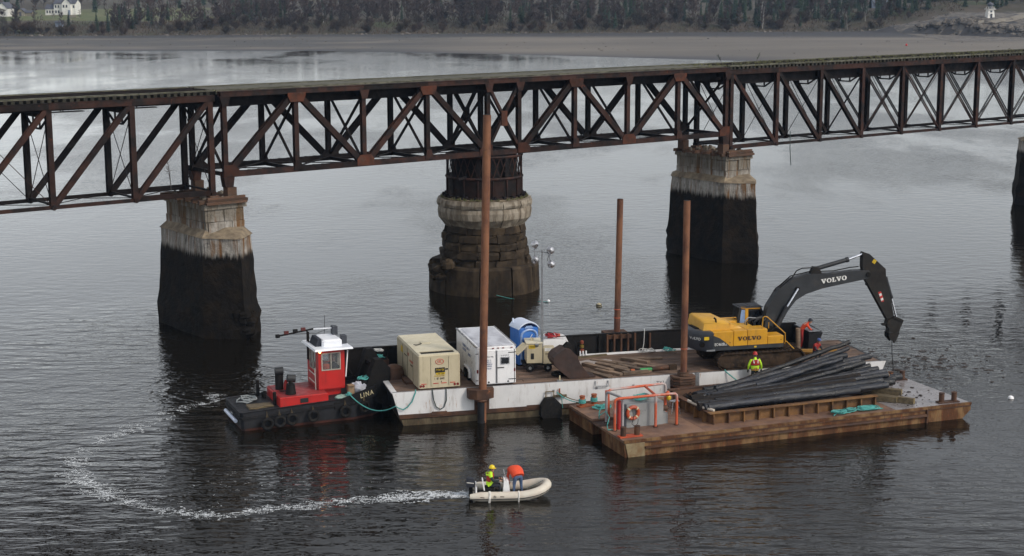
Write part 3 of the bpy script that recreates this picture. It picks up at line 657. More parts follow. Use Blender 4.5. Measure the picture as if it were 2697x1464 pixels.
# ---------------------------------------------------------------- swing span over the round pier
SW, ZT, ZB = 4.39, 14.21, 9.45
Lp_, cp_ = 4.8386, 2.596
SP = [-4*Lp_-cp_/2, -3*Lp_-cp_/2, -2*Lp_-cp_/2, -Lp_-cp_/2, -cp_/2, cp_/2, Lp_+cp_/2, 2*Lp_+cp_/2, 3*Lp_+cp_/2, 4*Lp_+cp_/2]
sw = inframe('swing_span', 'middle truss span with wide X panel, turning on the round pier', 'bridge span', BR)
def deck(parent, s0, s1, half, planked, zt0, dep=.5):
    d_ = obj('deck', MB().box(s0, s1, -half*.75, -half*.75+.3, zt0-dep, zt0).box(s0, s1, half*.75-.3, half*.75, zt0-dep, zt0).mesh('stringers', steeld), parent)
    tme = MB().box(-.11, .11, -half-.12, half+.12, 0, .18).mesh('tie', tie_m); k = s0 + .2
    while k < s1 - .1:
        obj('tie', tme, d_, (k, rbr.uniform(-.06, .06), zt0 + .002 + rbr.uniform(0, .015)), (0, 0, rbr.uniform(-.015, .015))); k += .42
    zz = zt0 + .2
    ln = 5.2; k = s0
    while k < s1 - .3:
        e = min(s1, k + ln - .02)
        for y_ in ((-half + .02, half - .22) if planked else (-half - .14, half - .08)):
            MB().box(k, e, y_, y_ + .22, zz, zz + .1).jit(.008, rbr).build('guard_timber', timber, d_)
        if planked:
            y_ = -half + .24
            while y_ < half - .5:
                w_ = rbr.choice((.24, .28, .31)); MB().box(k, e, y_, y_ + w_ - .015, zz, zz + .05).jit(.006, rbr).build('deck_plank', timber, d_); y_ += w_
            for y_ in (-half-.19, half+.13): MB().box(k, e, y_, y_+.06, zt0+.01, zz+.1).jit(.006, rbr).build('fascia_plank', timber, d_)
        k += ln
    if not planked:
        for y_ in (-.78, .72): MB().box(s0, s1, y_, y_ + .07, zz, zz + .1).build('rail', steeld, d_)
    return d_
for sgn, nm in ((-1, 'near'), (1, 'far')):
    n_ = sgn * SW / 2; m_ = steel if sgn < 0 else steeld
    for i in range(9):
        a, b = SP[i], SP[i+1]; lo = a - (.25 if i == 0 else 0); hi = b + (.25 if i == 8 else 0)
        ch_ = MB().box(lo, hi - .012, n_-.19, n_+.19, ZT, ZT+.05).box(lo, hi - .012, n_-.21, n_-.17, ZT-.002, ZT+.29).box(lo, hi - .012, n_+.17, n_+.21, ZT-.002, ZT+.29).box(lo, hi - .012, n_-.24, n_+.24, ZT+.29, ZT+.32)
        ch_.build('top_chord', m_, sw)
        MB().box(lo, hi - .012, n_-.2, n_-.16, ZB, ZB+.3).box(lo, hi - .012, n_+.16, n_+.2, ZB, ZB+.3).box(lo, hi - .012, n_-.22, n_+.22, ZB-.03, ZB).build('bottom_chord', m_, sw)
    for i, s in enumerate(SP):
        channel(sw, 'post', (s, n_, ZB + .28), (s, n_, ZT + .02), .3, m_)
        ns = n_ - .215 if sgn < 0 else n_ - .235
        tb = [(0,), (2,), (4,), (5,), (7,), (9,)]
        if i in (0, 2, 4, 5, 7, 9):
            lft, rgt = (.25, .85) if i in (0, 5) else (.85, .25) if i in (4, 9) else (.8, .8)
            if i in (2, 7): poly = [(s-.62, ZB+.02), (s+.62, ZB+.02), (s+.62, ZB+.45), (s+.4, ZB+.7), (s-.4, ZB+.7), (s-.62, ZB+.45)]
            elif i in (0, 5): poly = [(s-.22, ZB+.02), (s+.8, ZB+.02), (s+.8, ZB+.4), (s+.45, ZB+.7), (s-.22, ZB+.7)]
            else: poly = [(s-.8, ZB+.02), (s+.22, ZB+.02), (s+.22, ZB+.7), (s-.45, ZB+.7), (s-.8, ZB+.4)]
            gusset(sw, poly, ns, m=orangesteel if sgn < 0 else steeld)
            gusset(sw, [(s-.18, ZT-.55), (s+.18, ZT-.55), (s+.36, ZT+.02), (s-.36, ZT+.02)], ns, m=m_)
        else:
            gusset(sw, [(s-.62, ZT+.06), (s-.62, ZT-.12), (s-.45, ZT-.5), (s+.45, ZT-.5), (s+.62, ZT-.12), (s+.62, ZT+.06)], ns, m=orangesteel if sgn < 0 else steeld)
            gusset(sw, [(s-.17, ZB+.7), (s+.17, ZB+.7), (s+.32, ZB+.1), (s-.32, ZB+.1)], ns, m=m_)
    for a, b in ((0, 1), (2, 1), (2, 3), (4, 3), (5, 6), (7, 6), (7, 8), (9, 8)):   # bottom a -> top b
        d_ = 1 if b > a else -1
        channel(sw, 'diagonal', (SP[a] + d_*.35, n_, ZB + .42), (SP[b] - d_*.3, n_, ZT - .18), .36, m_)
    # centre X with a square plate at the crossing
    for a, b in ((4, 5), (5, 4)): channel(sw, 'centre_brace', (SP[a], n_ + .02 * d_, ZB + .4), (SP[b], n_ + .02 * d_, ZT - .05), .2, m_, False)
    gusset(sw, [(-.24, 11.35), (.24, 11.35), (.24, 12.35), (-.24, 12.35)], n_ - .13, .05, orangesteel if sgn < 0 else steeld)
for i, s in enumerate(SP):
    mem(sw, 'floor_beam', (s, -SW/2 + .1, ZT - .12), (s, SW/2 - .1, ZT - .12), .22, .6, steeld)
    mem(sw, 'bottom_strut', (s, -SW/2 + .2, ZB + .12), (s, SW/2 - .2, ZB + .12), .2, .22, steeld)
    for e in (-1, 1): mem(sw, 'sway_brace', (s, -e*(SW/2 - .12), ZB + .3), (s, e*(SW/2 - .12), ZT - .42), .12, .14, steeld)
for i in range(9):
    for e in (-1, 1):
        mem(sw, 'lateral_brace', (SP[i], -e*(SW/2 - .22), ZB + .2 + .03*e), (SP[i+1], e*(SW/2 - .22), ZB + .2 + .03*e), .16, .05, steeld)
lc = MB()
for sgn in (-1, 1):   # lacing bars between the bottom chord plates
    k = SP[0]; f_ = 1
    while k < SP[9] - .3:
        lc.beam((k, sgn*SW/2 - .15*f_, ZB + .31), (k + .32, sgn*SW/2 + .15*f_, ZB + .31), .05, .02); k += .32; f_ = -f_
lc.build('chord_lacing', steeld, sw)
deck(sw, SP[0] - .3, SP[9] + .3, 1.72, True, 14.335, .78)
for s in (SP[0] + .12, SP[9] - .12):
    for e in (-1, 1):
        MB().prismy([(s-.35, ZB-.03), (s+.35, ZB-.03), (s+.26, ZB-.62), (s-.26, ZB-.62)], e*SW/2-.25, e*SW/2+.25).build('end_pedestal', steel, sw)

# ---------------------------------------------------------------- side spans
SDW, ST, SB = 3.65, 13.95, 8.36
def side_span(name, label, posts, rising, rods_from=None, dep=.5):
    sp = inframe(name, label, 'bridge span', BR); n_post = len(posts)
    for sgn in (-1, 1):
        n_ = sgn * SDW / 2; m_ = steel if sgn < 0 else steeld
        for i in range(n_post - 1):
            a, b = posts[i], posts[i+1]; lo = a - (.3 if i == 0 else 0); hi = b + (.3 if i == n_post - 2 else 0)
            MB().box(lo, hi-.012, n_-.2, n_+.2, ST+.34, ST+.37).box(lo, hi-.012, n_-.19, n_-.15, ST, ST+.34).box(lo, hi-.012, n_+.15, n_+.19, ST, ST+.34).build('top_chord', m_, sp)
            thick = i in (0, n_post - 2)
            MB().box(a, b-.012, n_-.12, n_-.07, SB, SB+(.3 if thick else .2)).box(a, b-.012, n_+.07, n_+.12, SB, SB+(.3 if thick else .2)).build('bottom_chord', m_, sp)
        for s in posts:
            channel(sp, 'post', (s, n_, SB + .02), (s, n_, ST + .02), .32, m_)
            MB().cyl((s, n_-.24, SB+.1), (s, n_+.24, SB+.1), .15, n=10).build('pin', m_, sp)
        for i in range(n_post - 1):
            a, b = (posts[i], posts[i+1]) if rising else (posts[i+1], posts[i])      # foot at a, head at b
            far_mid = rods_from is not None and i >= rods_from
            if not far_mid: channel(sp, 'diagonal', (a + (.1 if rising else -.1), n_, SB + .2), (b + (-.15 if rising else .15), n_, ST - .02), .3, m_, False)
            else:
                for o_ in (-.1, .1):
                    mem(sp, 'diagonal_bar', (a, n_+o_, SB+.15), (b, n_+o_, ST), .03, .12, m_)
                    mem(sp, 'counter_rod', (b, n_+o_*.5, SB+.15), (a, n_+o_*.5, ST), .03, .06, m_)
            if rods_from is None and i < n_post - 3: mem(sp, 'counter_rod', (b, n_+.02, SB+.15), (a, n_+.02, ST), .035, .035, m_)
    for s in posts:
        mem(sp, 'floor_beam', (s, -SDW/2+.1, ST-.2), (s, SDW/2-.1, ST-.2), .2, .62, steeld)
        y1_, z0_, z1_ = SDW/2 - .15, ST - .5, ST - 1.15
        mem(sp, 'portal_strut', (s, -.55, z1_), (s, .55, z1_), .1, .1, steeld)
        for e in (-1, 1):
            mem(sp, 'portal_strut', (s, e*.55, z1_), (s, e*y1_, z0_), .1, .1, steeld); mem(sp, 'portal_strut', (s, e*.5, z1_), (s, e*.5, z0_), .09, .09, steeld)
            mem(sp, 'sway_rod', (s, -e*(SDW/2-.15), SB+.3), (s, e*(SDW/2-.15), ST-.6), .035, .035, steeld)
        mem(sp, 'bottom_strut', (s, -SDW/2+.1, SB+.25), (s, SDW/2-.1, SB+.25), .14, .1, steeld)
    for i in range(n_post - 1):
        for e in (-1, 1): mem(sp, 'lateral_rod', (posts[i], -e*SDW/2*.95, SB+.24), (posts[i+1], e*SDW/2*.95, SB+.24), .04, .04, steeld)
    deck(sp, posts[0] - .3, posts[-1] + .3, 1.8, False, ST + .375, dep)
    return sp
ls = side_span('truss_span', 'left truss span with rising diagonals, cut by the left edge', [-21.38 - 4.93*k for k in (4, 3, 2, 1, 0)], True)
rs_posts = [21.52 + 4.88*k for k in range(10)]
rs = side_span('truss_span', 'right truss span with crossed bars and mossy deck', rs_posts, False, 3, 1.15)
# working platform hung under the left deck
for k in range(3):
    s = -30.2 + 4.6*k; wk = MB()
    for e in (0, 1.3): wk.beam((s+e, SDW/2+.1, ST-.05), (s+e, SDW/2+.1, ST-.5), .05, .05).beam((s+e, SDW/2+.5, ST-.05), (s+e, SDW/2+.5, ST-.5), .05, .05)
    wk.beam((s, SDW/2+.3, ST-.48), (s+2.6, SDW/2+.3, ST-.48), .5, .05).beam((s, SDW/2+.5, ST-.3), (s+2.6, SDW/2+.5, ST-.3), .04, .04); wk.build('hanging_walkway', steeld, ls)
# rope hanging from the right span
hp = BR.ray(2084, 350, -SDW/2 - .1); hq = BR.ray(2085, 440, -SDW/2 - .1)
tag(MB().tube([BR.w(*hp), BR.w(hp.x + .02, hp.y, (hp.z + hq.z) / 2), BR.w(*hq)], .035, 5).build('hanging_rope', ropedark), 'dark rope hanging below the right truss span', 'rope')
# moss and weeds along the right deck, tufts on the piers
grassm = mat('dry moss and weed', (.17, .175, .075), (.10, .10, .05), .95, 0, 2, rv=0, bump=0)
gr = MB(); rg = random.Random(5)
def tuft(mb, c, h, n_=7):
    for i in range(n_):
        a = rg.uniform(0, 6.28); d = Vector((math.cos(a)*.5, math.sin(a)*.5, 1)) * h * rg.uniform(.5, 1); s_ = Vector((-math.sin(a), math.cos(a), 0)) * .025
        p = Vector(c) + Vector((rg.uniform(-.06, .06), rg.uniform(-.06, .06), 0)); mb.add([p - s_, p + s_, p + d], [(0, 1, 2)])
for i in range(1500):
    s = rg.uniform(18, 60); y = rg.choice((-1, -1, 1, .3)) * rg.uniform(1.2, 2.0); tuft(gr, (s, y, ST + .58 if s > 21.2 else 14.56), rg.uniform(.08, .22), 5)
for i in range(250): tuft(gr, (rg.uniform(-42, -21), rg.choice((-1, 1)) * rg.uniform(1.5, 2.0), ST + .6), rg.uniform(.05, .12), 4)
g_o = gr.build('deck_weeds', grassm); g_o.location = BR.o; g_o.rotation_euler = (0, 0, BR.a); kind(g_o, 'stuff'); g_o['label'] = 'moss and dry weeds growing along the bridge deck'
def sapling(px, py, yl, h, lean, name, label):
    c = BR.ray(px, py, yl); t_ = thing(name, label, 'shrub', None, BR.w(*c), BR.a); st_ = MB(); cr_ = MB()
    top = Vector((lean * h, 0, h)); st_.tube([(0, 0, -.1), top * .5 + Vector((.05, 0, 0)), top], [.03, .022, .01], 4)
    for i in range(26):
        p = top * rg.uniform(.3, 1); d = Vector((rg.uniform(-1, 1) + lean, rg.uniform(-1, 1), rg.uniform(.1, 1))); q = p + d.normalized() * h * rg.uniform(.15, .35)
        cr_.tube([p, q], [.012, .004], 3, False)
    st_.build('stem', bark, t_); cr_.build('twig', twigm if 'twig' in label else needle, t_); return t_
sapling(1905, 172, 1.5, .75, -.6, 'deck_shrub', 'left of two small green shrubs on the bridge deck above the right pier')
sapling(1993, 168, 1.5, .75, .7, 'deck_shrub', 'right of two small green shrubs on the bridge deck above the right pier')
sapling(452, 490, .5, 1.7, -.1, 'pier_shrub', 'bare twiggy bush by the left truss foot on the pier')

# ================================================================ piers
def pier_mat():
    m, t, N, L, B = newmat('tidal pier concrete'); tc = N.new('ShaderNodeTexCoord'); vec = tc.outputs['Object']
    sx = N.new('ShaderNodeSeparateXYZ'); L.new(vec, sx.inputs[0])
    col = mixc(N, L, ramp(N, L, noise(N, L, vec, 1.1, 7, .65, (2.2, 2.2, .5)), .35, .65), (.42, .40, .37), (.20, .18, .155))
    col = mixc(N, L, ramp(N, L, noise(N, L, vec, .9, 5, .6, (2.6, 2.6, .22)), .50, .64), col, (.17, .09, .04))          # rust runs
    col = mixc(N, L, ramp(N, L, noise(N, L, vec, 2.2, 5, .6, (3, 3, .35)), .58, .68), col, (.07, .065, .065))             # dark runs
    up = ramp(N, L, math_n(N, L, 'ADD', sx.outputs[2], math_n(N, L, 'MULTIPLY', noise(N, L, vec, .9, 5), 1.2)), 6.9, 7.9)
    col = mixc(N, L, math_n(N, L, 'MULTIPLY', up, .6), col, (.10, .082, .055))                                           # grime on the crown
    zz = math_n(N, L, 'ADD', sx.outputs[2], math_n(N, L, 'MULTIPLY', math_n(N, L, 'SUBTRACT', noise(N, L, vec, 2.2, 5, .6, (2.5, 2.5, .3)), .5), 1.1))
    wet = mixc(N, L, ramp(N, L, noise(N, L, vec, 1.3, 6, .65), .4, .68), (.006, .0048, .004), (.017, .0115, .007))
    col = mixc(N, L, ramp(N, L, zz, 5.25, 4.75), col, wet)                                                               # tide zone weed
    L.new(col, B.inputs['Base Color']); B.inputs['Roughness'].default_value = .9; B.inputs['Specular IOR Level'].default_value = .2
    b = N.new('ShaderNodeBump'); b.inputs['Strength'].default_value = .9; b.inputs['Distance'].default_value = .16
    L.new(noise(N, L, vec, 2.4, 7, .65), b.inputs['Height']); L.new(b.outputs[0], B.inputs['Normal']); return m
pm = pier_mat()
ledge_m = mat('tan pier ledge', (.27, .215, .145), (.15, .115, .08), .9, 0, 1.6, .35, .65, dirt=.5, dirtc=(.09, .075, .05), rv=.1, bump=.4)
capm = mat('brown cap timber', (.10, .05, .03), (.06, .038, .025), .9, 0, 1.5, dirt=.3, rv=.3, bump=.5)
def rough(mb, a, rng, zmax=99): mb.v = [(x + rng.uniform(-a, a) * (z < zmax), y + rng.uniform(-a, a) * (z < zmax), z + rng.uniform(-a, a) * .4 * (z < zmax)) for x, y, z in mb.v]; return mb
def nosed(c, hw_, hb, nose, seg=3):
    "plan of a pier: straight flanks and pointed cutwaters at both ends, subdivided"
    p = [(c-hw_, hb), (c-hw_, -hb), (c, -nose), (c+hw_, -hb), (c+hw_, hb), (c, nose)]; o = []
    for a, b in zip(p, p[1:] + p[:1]):
        for k in range(seg): o.append((a[0] + (b[0]-a[0])*k/seg, a[1] + (b[1]-a[1])*k/seg))
    return o
def big_pier(label, c, seed, upper=True):
    r_ = random.Random(seed); P = inframe('bridge_pier', label, 'pier', BR)
    lv = [(-1.5, .36), (-.2, .34), (.35, .36), (.8, .33), (1.25, .34), (1.7, .28), (2.1, .2), (2.6, .19), (3.2, .15), (3.8, .12), (4.4, .09), (5.2, .03), (5.99, 0)]
    rings = []
    for z, e in lv:
        ring = []
        for x, y in nosed(c, 1.6 + e*.9, 2.9 + e*.6, 4.55 + e, 5):
            q = mn.noise(Vector((x*1.1, y*1.1, z*1.3 + seed))) * (.3 if z < 2 else .09) + r_.uniform(-.05, .05) * (1 if z < 2 else .5)
            dx, dy = x - c, y; l = math.hypot(dx, dy) or 1; ring.append((x + dx/l*q, y + dy/l*q, z))
        rings.append(ring)
    MB().loft(rings).build('shaft', pm, P, 35)
    MB().prism(nosed(c, 1.68, 2.95, 4.65, 1), 5.99, 6.06, nosed(c, 1.62, 2.9, 4.58, 1)).prism(nosed(c, 1.62, 2.9, 4.58, 1), 6.06, 6.5, [(c-1.2, 2.6), (c-1.2, -2.6), (c, -2.62), (c+1.2, -2.6), (c+1.2, 2.6), (c, 2.62)]).build('ledge', ledge_m, P)
    # upper block: courses of big cut stones round a core
    MB().box(c-1.18, c+1.18, -2.4, 2.4, 6.02, 7.62).build('core', pm, P)
    for k in range(2):
        z0 = 6.06 + k*.8; z1 = z0 + .78
        for sgn in (-1, 1):
            y = -2.72 + (k % 2) * .5
            edges = [-2.72] + [e for e in (y+.5, y+1.4, y+2.4, y+3.3, y+4.2) if -2.5 < e < 2.5] + [2.72]
            for a, b in zip(edges, edges[1:]):
                o_ = r_.uniform(-.03, .04); x0, x1 = (c-1.28-o_, c-1.15) if sgn < 0 else (c+1.15, c+1.28+o_)
                MB().bbox(x0, x1, a+.008, b-.008, z0+.006, z1, .02).jit(.012, r_).build('stone', pm, P)
            xs = [-1.14, -.35+.3*(k % 2), .45+.2*k, 1.14]
            for a, b in zip(xs, xs[1:]):
                o_ = r_.uniform(-.03, .06); y0, y1 = (-2.74-o_, -2.41) if sgn < 0 else (2.41, 2.74+o_)
                MB().bbox(c+a+.006, c+b-.006, y0, y1, z0+.006, z1, .02).jit(.012, r_).build('stone', pm, P)
    MB().box(c-1.38, c+1.38, -2.85, 2.85, 7.64, 7.92).jit(.04, r_).build('cap_slab', pm, P)
    for k in range(6):
        y = -2.6 + k*1.02; MB().box(c-1.5-r_.uniform(0, .2), c+1.5+r_.uniform(0, .25), y, y+.26, 7.93, 8.16).jit(.02, r_).build('cap_timber', capm, P)
    for k in range(3): MB().box(c-1.3+.1*k, c+1.35, -3.05+.12*k, -2.8+.12*k, 7.93+.14*k, 8.06+.14*k).jit(.02, r_).build('cap_timber', capm, P)
    for k in range(14):
        a = r_.uniform(-1.2, 1.2); b = r_.uniform(-2.7, 2.7); MB().ball((c+a, b, 8.16), r_.uniform(.12, .3), None, r_.uniform(.1, .2), 6, 4).jit(.05, r_).build('rubble_stone', pm, P)
    # seats for the truss shoes
    return P
pl = big_pier('left stepped concrete pier with dark tide stained base', -21.05, 4)
pr_ = big_pier('right stepped concrete pier behind the excavator', 21.6, 9)
# broken rubble at the foot of the left pier's cutwater
rr = random.Random(17)
for k in range(9):
    a = rr.uniform(-2.0, .9); z = rr.uniform(.2, 1.7); MB().ball((-21.05 + .3 + a*.7, -4.75 + abs(a)*.75 - z*.02, z), rr.uniform(.3, .55), rr.uniform(.25, .45), rr.uniform(.25, .5), 7, 5).jit(.07, rr).build('broken_stone', pm, pl)
fp = BR.on(2690, 372, 6.0)
big_pier('far right pier cut by the edge of the picture', fp.x - .5, 13)
for e, s in ((-1, -20.4), (-1, -21.38), (1, 20.5), (1, 21.52)):
    pz = ZB - .62 if abs(s) < 20.9 else SB
    P_ = pl if e < 0 else pr_
    for y in (-1, 1):
        hw2 = (SW if abs(s) < 20.9 else SDW) / 2; MB().box(s-.3, s+.3, y*hw2-.3, y*hw2+.3, 8.14, pz - .015).build('bearing_block', capm, P_)

# round pier with the turntable drum
rp = inframe('round_pier', 'round stone pier with rusty turntable drum under the swing span', 'pier', BR)
r_ = random.Random(31)
def ringz(R0, z, amp, sd=0, n_=40):
    o = []
    for k in range(n_):
        t = 2*math.pi*k/n_; q = R0 + amp * mn.noise(Vector((math.cos(t)*1.8, math.sin(t)*1.8, z*.8 + sd))); o.append((q*math.cos(t), q*math.sin(t), z))
    return o
stone_m = mat('brown weathered pier stone', (.060, .043, .027), (.022, .016, .011), .95, 0, .9, .35, .65, (1.5, 1.5, .8), dirt=.35, dirtc=(.014, .012, .010), rv=.25, bump=1.0, bscale=2.2, spec=.2)
cornice_m = mat('pale stained cornice concrete', (.31, .27, .215), (.15, .12, .085), .85, 0, 1.3, .35, .62, (2, 2, .6), rust=.3, rustc=(.17, .085, .03), dirt=.4, dirtc=(.07, .06, .045), rv=.12, bump=.8, bscale=4, streak=True)
MB().loft([ringz(2.5, 4.7, .05), ringz(2.72, 3.6, .06), ringz(2.85, 2.6, .06), ringz(2.9, 1.2, .06)][::-1]).build('shaft_core', stone_m, rp, 35)
for k in range(5):   # rough courses of the shaft
    z0 = 1.75 + k*.56; z1 = z0 + .55; q0 = 3.12 - .085*k; n_c = 13; of = r_.uniform(0, .4)
    for j in range(n_c):
        a = of + 2*math.pi*j/n_c + r_.uniform(-.05, .02); b = of + 2*math.pi*(j+1)/n_c - .012; o_ = r_.uniform(-.13, .11); ts = [a + (b-a)*i/3 for i in range(4)]
        MB().loft([[((q0+o_+e)*math.cos(t), (q0+o_+e)*math.sin(t), z) for t in ts] + [(2.3*math.cos(t), 2.3*math.sin(t), z) for t in ts[::-1]] for z, e in ((z0, -.03), (z0+.1, .03), (z1-.12, .0), (z1, -.06))]).jit(.055, r_).build('shaft_stone', stone_m, rp)
# base: big cracked blocks round a core
MB().loft([ringz(3.3, -1.2, .05), ringz(3.3, 1.5, .05)]).build('base_core', stone_m, rp, 35)
cuts = [0, .9, 1.75, 2.5, 3.3, 4.0, 4.6, 5.15, 5.75, 6.283]
for a, b in zip(cuts, cuts[1:]):
    h_ = 1.95 + r_.uniform(-.35, .1); rr_ = 3.78 + r_.uniform(-.08, .12); ba = []; n_ = 6
    for z, f_ in ((-1.0, 1.03), (.4, 1.01), (h_-.15, .99), (h_, .96)):
        ring = [((rr_*f_ + .08*mn.noise(Vector((t*3, z*2, a)))) * math.cos(t), (rr_*f_ + .08*mn.noise(Vector((t*3, z*2, a)))) * math.sin(t), z + .06*mn.noise(Vector((t*4, z, 5)))) for t in [a+.012 + (b-a-.024)*k/n_ for k in range(n_+1)]]
        ring += [(2.9*math.cos(t), 2.9*math.sin(t), z) for t in (b-.01, a+.01)]
        ba.append(ring)
    MB().loft(ba).build('base_block', stone_m, rp)
for k in range(8):
    t = rad(-190 + r_.uniform(-28, 22)) - BR.a*0 ; MB().ball((3.6*math.cos(t), 3.6*math.sin(t), 1.6 + r_.uniform(-.6, .5)), r_.uniform(.3, .55), r_.uniform(.3, .5), r_.uniform(.25, .45), 7, 5).jit(.06, r_).build('slumped_stone', stone_m, rp)
# bulging cornice in segments
n_seg = 14
for k in range(n_seg):
    a, b = 2*math.pi*k/n_seg, 2*math.pi*(k+1)/n_seg; da = .006; o_ = r_.uniform(-.05, .05); ts = [a+da+(b-a-2*da)*j/3 for j in range(4)]
    prof = [(2.72, 4.45), (2.95, 4.75), (3.2, 5.05), (3.26, 5.5), (3.2, 5.82)]
    MB().loft([[((q+o_)*math.cos(t), (q+o_)*math.sin(t), z + .03*r_.uniform(-1, 1)) for t in ts] + [(2.5*math.cos(t), 2.5*math.sin(t), z) for t in ts[::-1]] for q, z in prof]).jit(.02, r_).build('cornice_block', cornice_m, rp)
    MB().loft([[((q+o_*.5)*math.cos(t), (q+o_*.5)*math.sin(t), z) for t in ts] + [(2.2*math.cos(t), 2.2*math.sin(t), z) for t in ts[::-1]] for q, z in ((3.26, 5.84), (3.3, 6.05), (3.22, 6.32))]).jit(.035, r_).build('coping_block', cornice_m, rp)
MB().lathe([(2.9, 6.2), (2.95, 6.4), (2.7, 6.45)], 32).build('grime_bed', ledge_m, rp)
dr = MB().lathe([(2.58, 6.5), (2.58, 7.78)], 32).build('drum_skirt', steel, rp, 30)
MB().lathe([(2.25, 7.6), (2.25, 9.36)], 32).build('drum_core', blackm, rp)
for z, q in ((6.46, 2.78), (7.8, 2.66), (9.26, 2.64)): MB().torus((0, 0, z), (0, 0, 1), q - .06, .1, 40, 6).build('drum_ring', steel, rp)
for k in range(16):
    t = 2*math.pi*k/16; c_, s_ = math.cos(t), math.sin(t)
    MB().beam((2.6*c_, 2.6*s_, 6.5), (2.6*c_, 2.6*s_, 7.75), .1, .12, (c_, s_, 0)).build('drum_rib', steel, dr)
    if k % 2 == 0: MB().beam((2.55*c_, 2.55*s_, 7.8), (2.55*c_, 2.55*s_, 9.3), .28, .12, (c_, s_, 0)).build('drum_post', steeld, rp)
    for j in range(2):
        a, b = t + j*.196, t + (j+1)*.196
        for u, v in ((a, b), (b, a)): MB().beam((2.6*math.cos(u), 2.6*math.sin(u), 7.85), (2.6*math.cos(v), 2.6*math.sin(v), 9.25), .06, .03, (c_, s_, 0)).build('lattice_bar', steel, rp)
for k in range(26):
    t = 2*math.pi*k/26; MB().cyl((2.62*math.cos(t), 2.62*math.sin(t), 6.55), (2.9*math.cos(t), 2.9*math.sin(t), 6.55), .1, n=8).build('roller', steeld, rp)
MB().beam((-2.4, -1.2, 7.95), (-3.5, -1.9, 7.95), .12, .12).build('lever', steeld, rp)
tf = MB()
for i in range(120):
    t = rg.uniform(0, 6.28); tuft(tf, (2.95*math.cos(t), 2.95*math.sin(t), 6.38), rg.uniform(.1, .3), 6)
tf.build('weeds', grassm, rp)

# ================================================================ white sided spud barge
MBF = Frame(-5.7315, 74.6976, 14.07); DZ = 1.65; BLn, BWd = 25.7, 5.45
bg_ = inframe('work_barge', 'long white sided work barge carrying the yellow excavator', 'barge', MBF)
hl = [(0.42, .32), (.75, -.6), (24.4, -.6), (25.1, .32)]
MB().prismy(hl, 0, BWd).build('hull', olivehull, bg_)
MB().prismy([(0.02, 1.6), (.4, .33), (25.12, .33), (25.68, 1.6)], .012, BWd-.012).build('upper_hull', slate, bg_)
segs = [(0, 4.0), (4.75, 14.0), (15.15, 15.3), (15.5, 25.7)]
for i, (a, b) in enumerate(segs):
    ra = .31 if a == 0 else 0; rb_ = -.44 if b > 25 else 0
    MB().prismy([(a, 1.66), (b, 1.66), (b+rb_, .56), (a+ra, .56)], -.03, .01).build('side_plate', white, bg_)
MB().box(4.0, 4.75, -.02, .01, .56, 1.66).build('side_plate', brownhull, bg_); MB().box(14.0, 15.15, -.02, .01, .56, 1.66).build('side_plate', brownhull, bg_); MB().box(15.3, 15.5, -.1, .01, .5, 1.7).build('fender_post', galv, bg_)
MB().prismy([(.3, .55), (25.26, .55), (25.16, .36), (.38, .36)], -.07, .02).jit(.01).build('rubbing_strake', brownhull, bg_)
for x in (1.9, 6.6, 9.1): MB().box(x, x+.75, -.085, -.071, .45, .62).jit(.01).build('rust_patch', brownhull, bg_)
MB().prismx([(0.02, 1.6), (BWd-.02, 1.6), (BWd-.02, 1.66), (.02, 1.66)], -.02, .25).build('end_plate', white, bg_)
# deck boards, laid fore and aft, uneven
y = .06; row = 0
while y < BWd - .25:
    w_ = R.choice((.27, .3, .33)); x = .25 - (row % 3) * 1.4
    while x < 25.4:
        e = min(25.45, x + 4.6); x0 = max(.25, x)
        if e - x0 > .2: MB().box(x0+.012, e-.012, y+.01, y+w_-.012, 1.6, DZ + R.uniform(-.018, .012)).build('deck_board', deckwood, bg_)
        x += 4.6
    y += w_; row += 1
MB().box(.02, 25.6, .0, .055, 1.6, DZ+.03).build('deck_edge', galv, bg_)
# black bulwark along the far edge, in plates with stiffeners, raked end plate
for k in range(9):
    a = -2.1 + k*2.8; b = a + 2.79
    MB().box(a, b, BWd-.06, BWd+.02, 1.55 if a > 0 else .4, 2.66 + R.uniform(-.015, .015)).build('bulwark_plate', blackm, bg_)
    MB().box(a, a+.08, BWd-.2, BWd-.061, 1.6, 2.62).build('bulwark_rib', blackm if k % 2 else brownhull, bg_)
MB().box(-2.1, 23.05, BWd-.1, BWd+.05, 2.67, 2.72).build('bulwark_rail', blackm, bg_)
wc = MBF
bw = MB().loft([[(22.9, 3.35, 1.62), (23.33, 3.3, 1.62), (23.45, BWd, 1.62), (22.9, BWd, 1.62)], [(22.95, 3.35, 2.52), (23.7, 3.3, 2.58), (23.85, BWd, 2.6), (22.9, BWd, 2.6)]]).build('stern_box', black, bg_)
MB().box(22.97, 23.6, 3.45, BWd-.1, 2.6, 2.63).build('box_lid', galv, bw)
for k in range(5):   # frame round the far spud
    x = 12.3 + k*.38; MB().box(x, x+.09, BWd-.34, BWd-.24, DZ, 2.7).build('spud_guide_post', brownhull, bg_)
MB().box(12.45, 13.7, BWd-.2, BWd+1.15, 2.42, 2.62).build('spud_guide', brownhull, bg_)
MB().box(10.8, 17.6, BWd-.48, BWd-.36, DZ+.012, DZ+.1).build('deck_batten', cleanwhite, bg_)
MB().beam((9.8, BWd-.95, DZ+.05), (12.2, BWd-.62, DZ+.05), .14, .1).build('deck_batten', beamw, bg_)
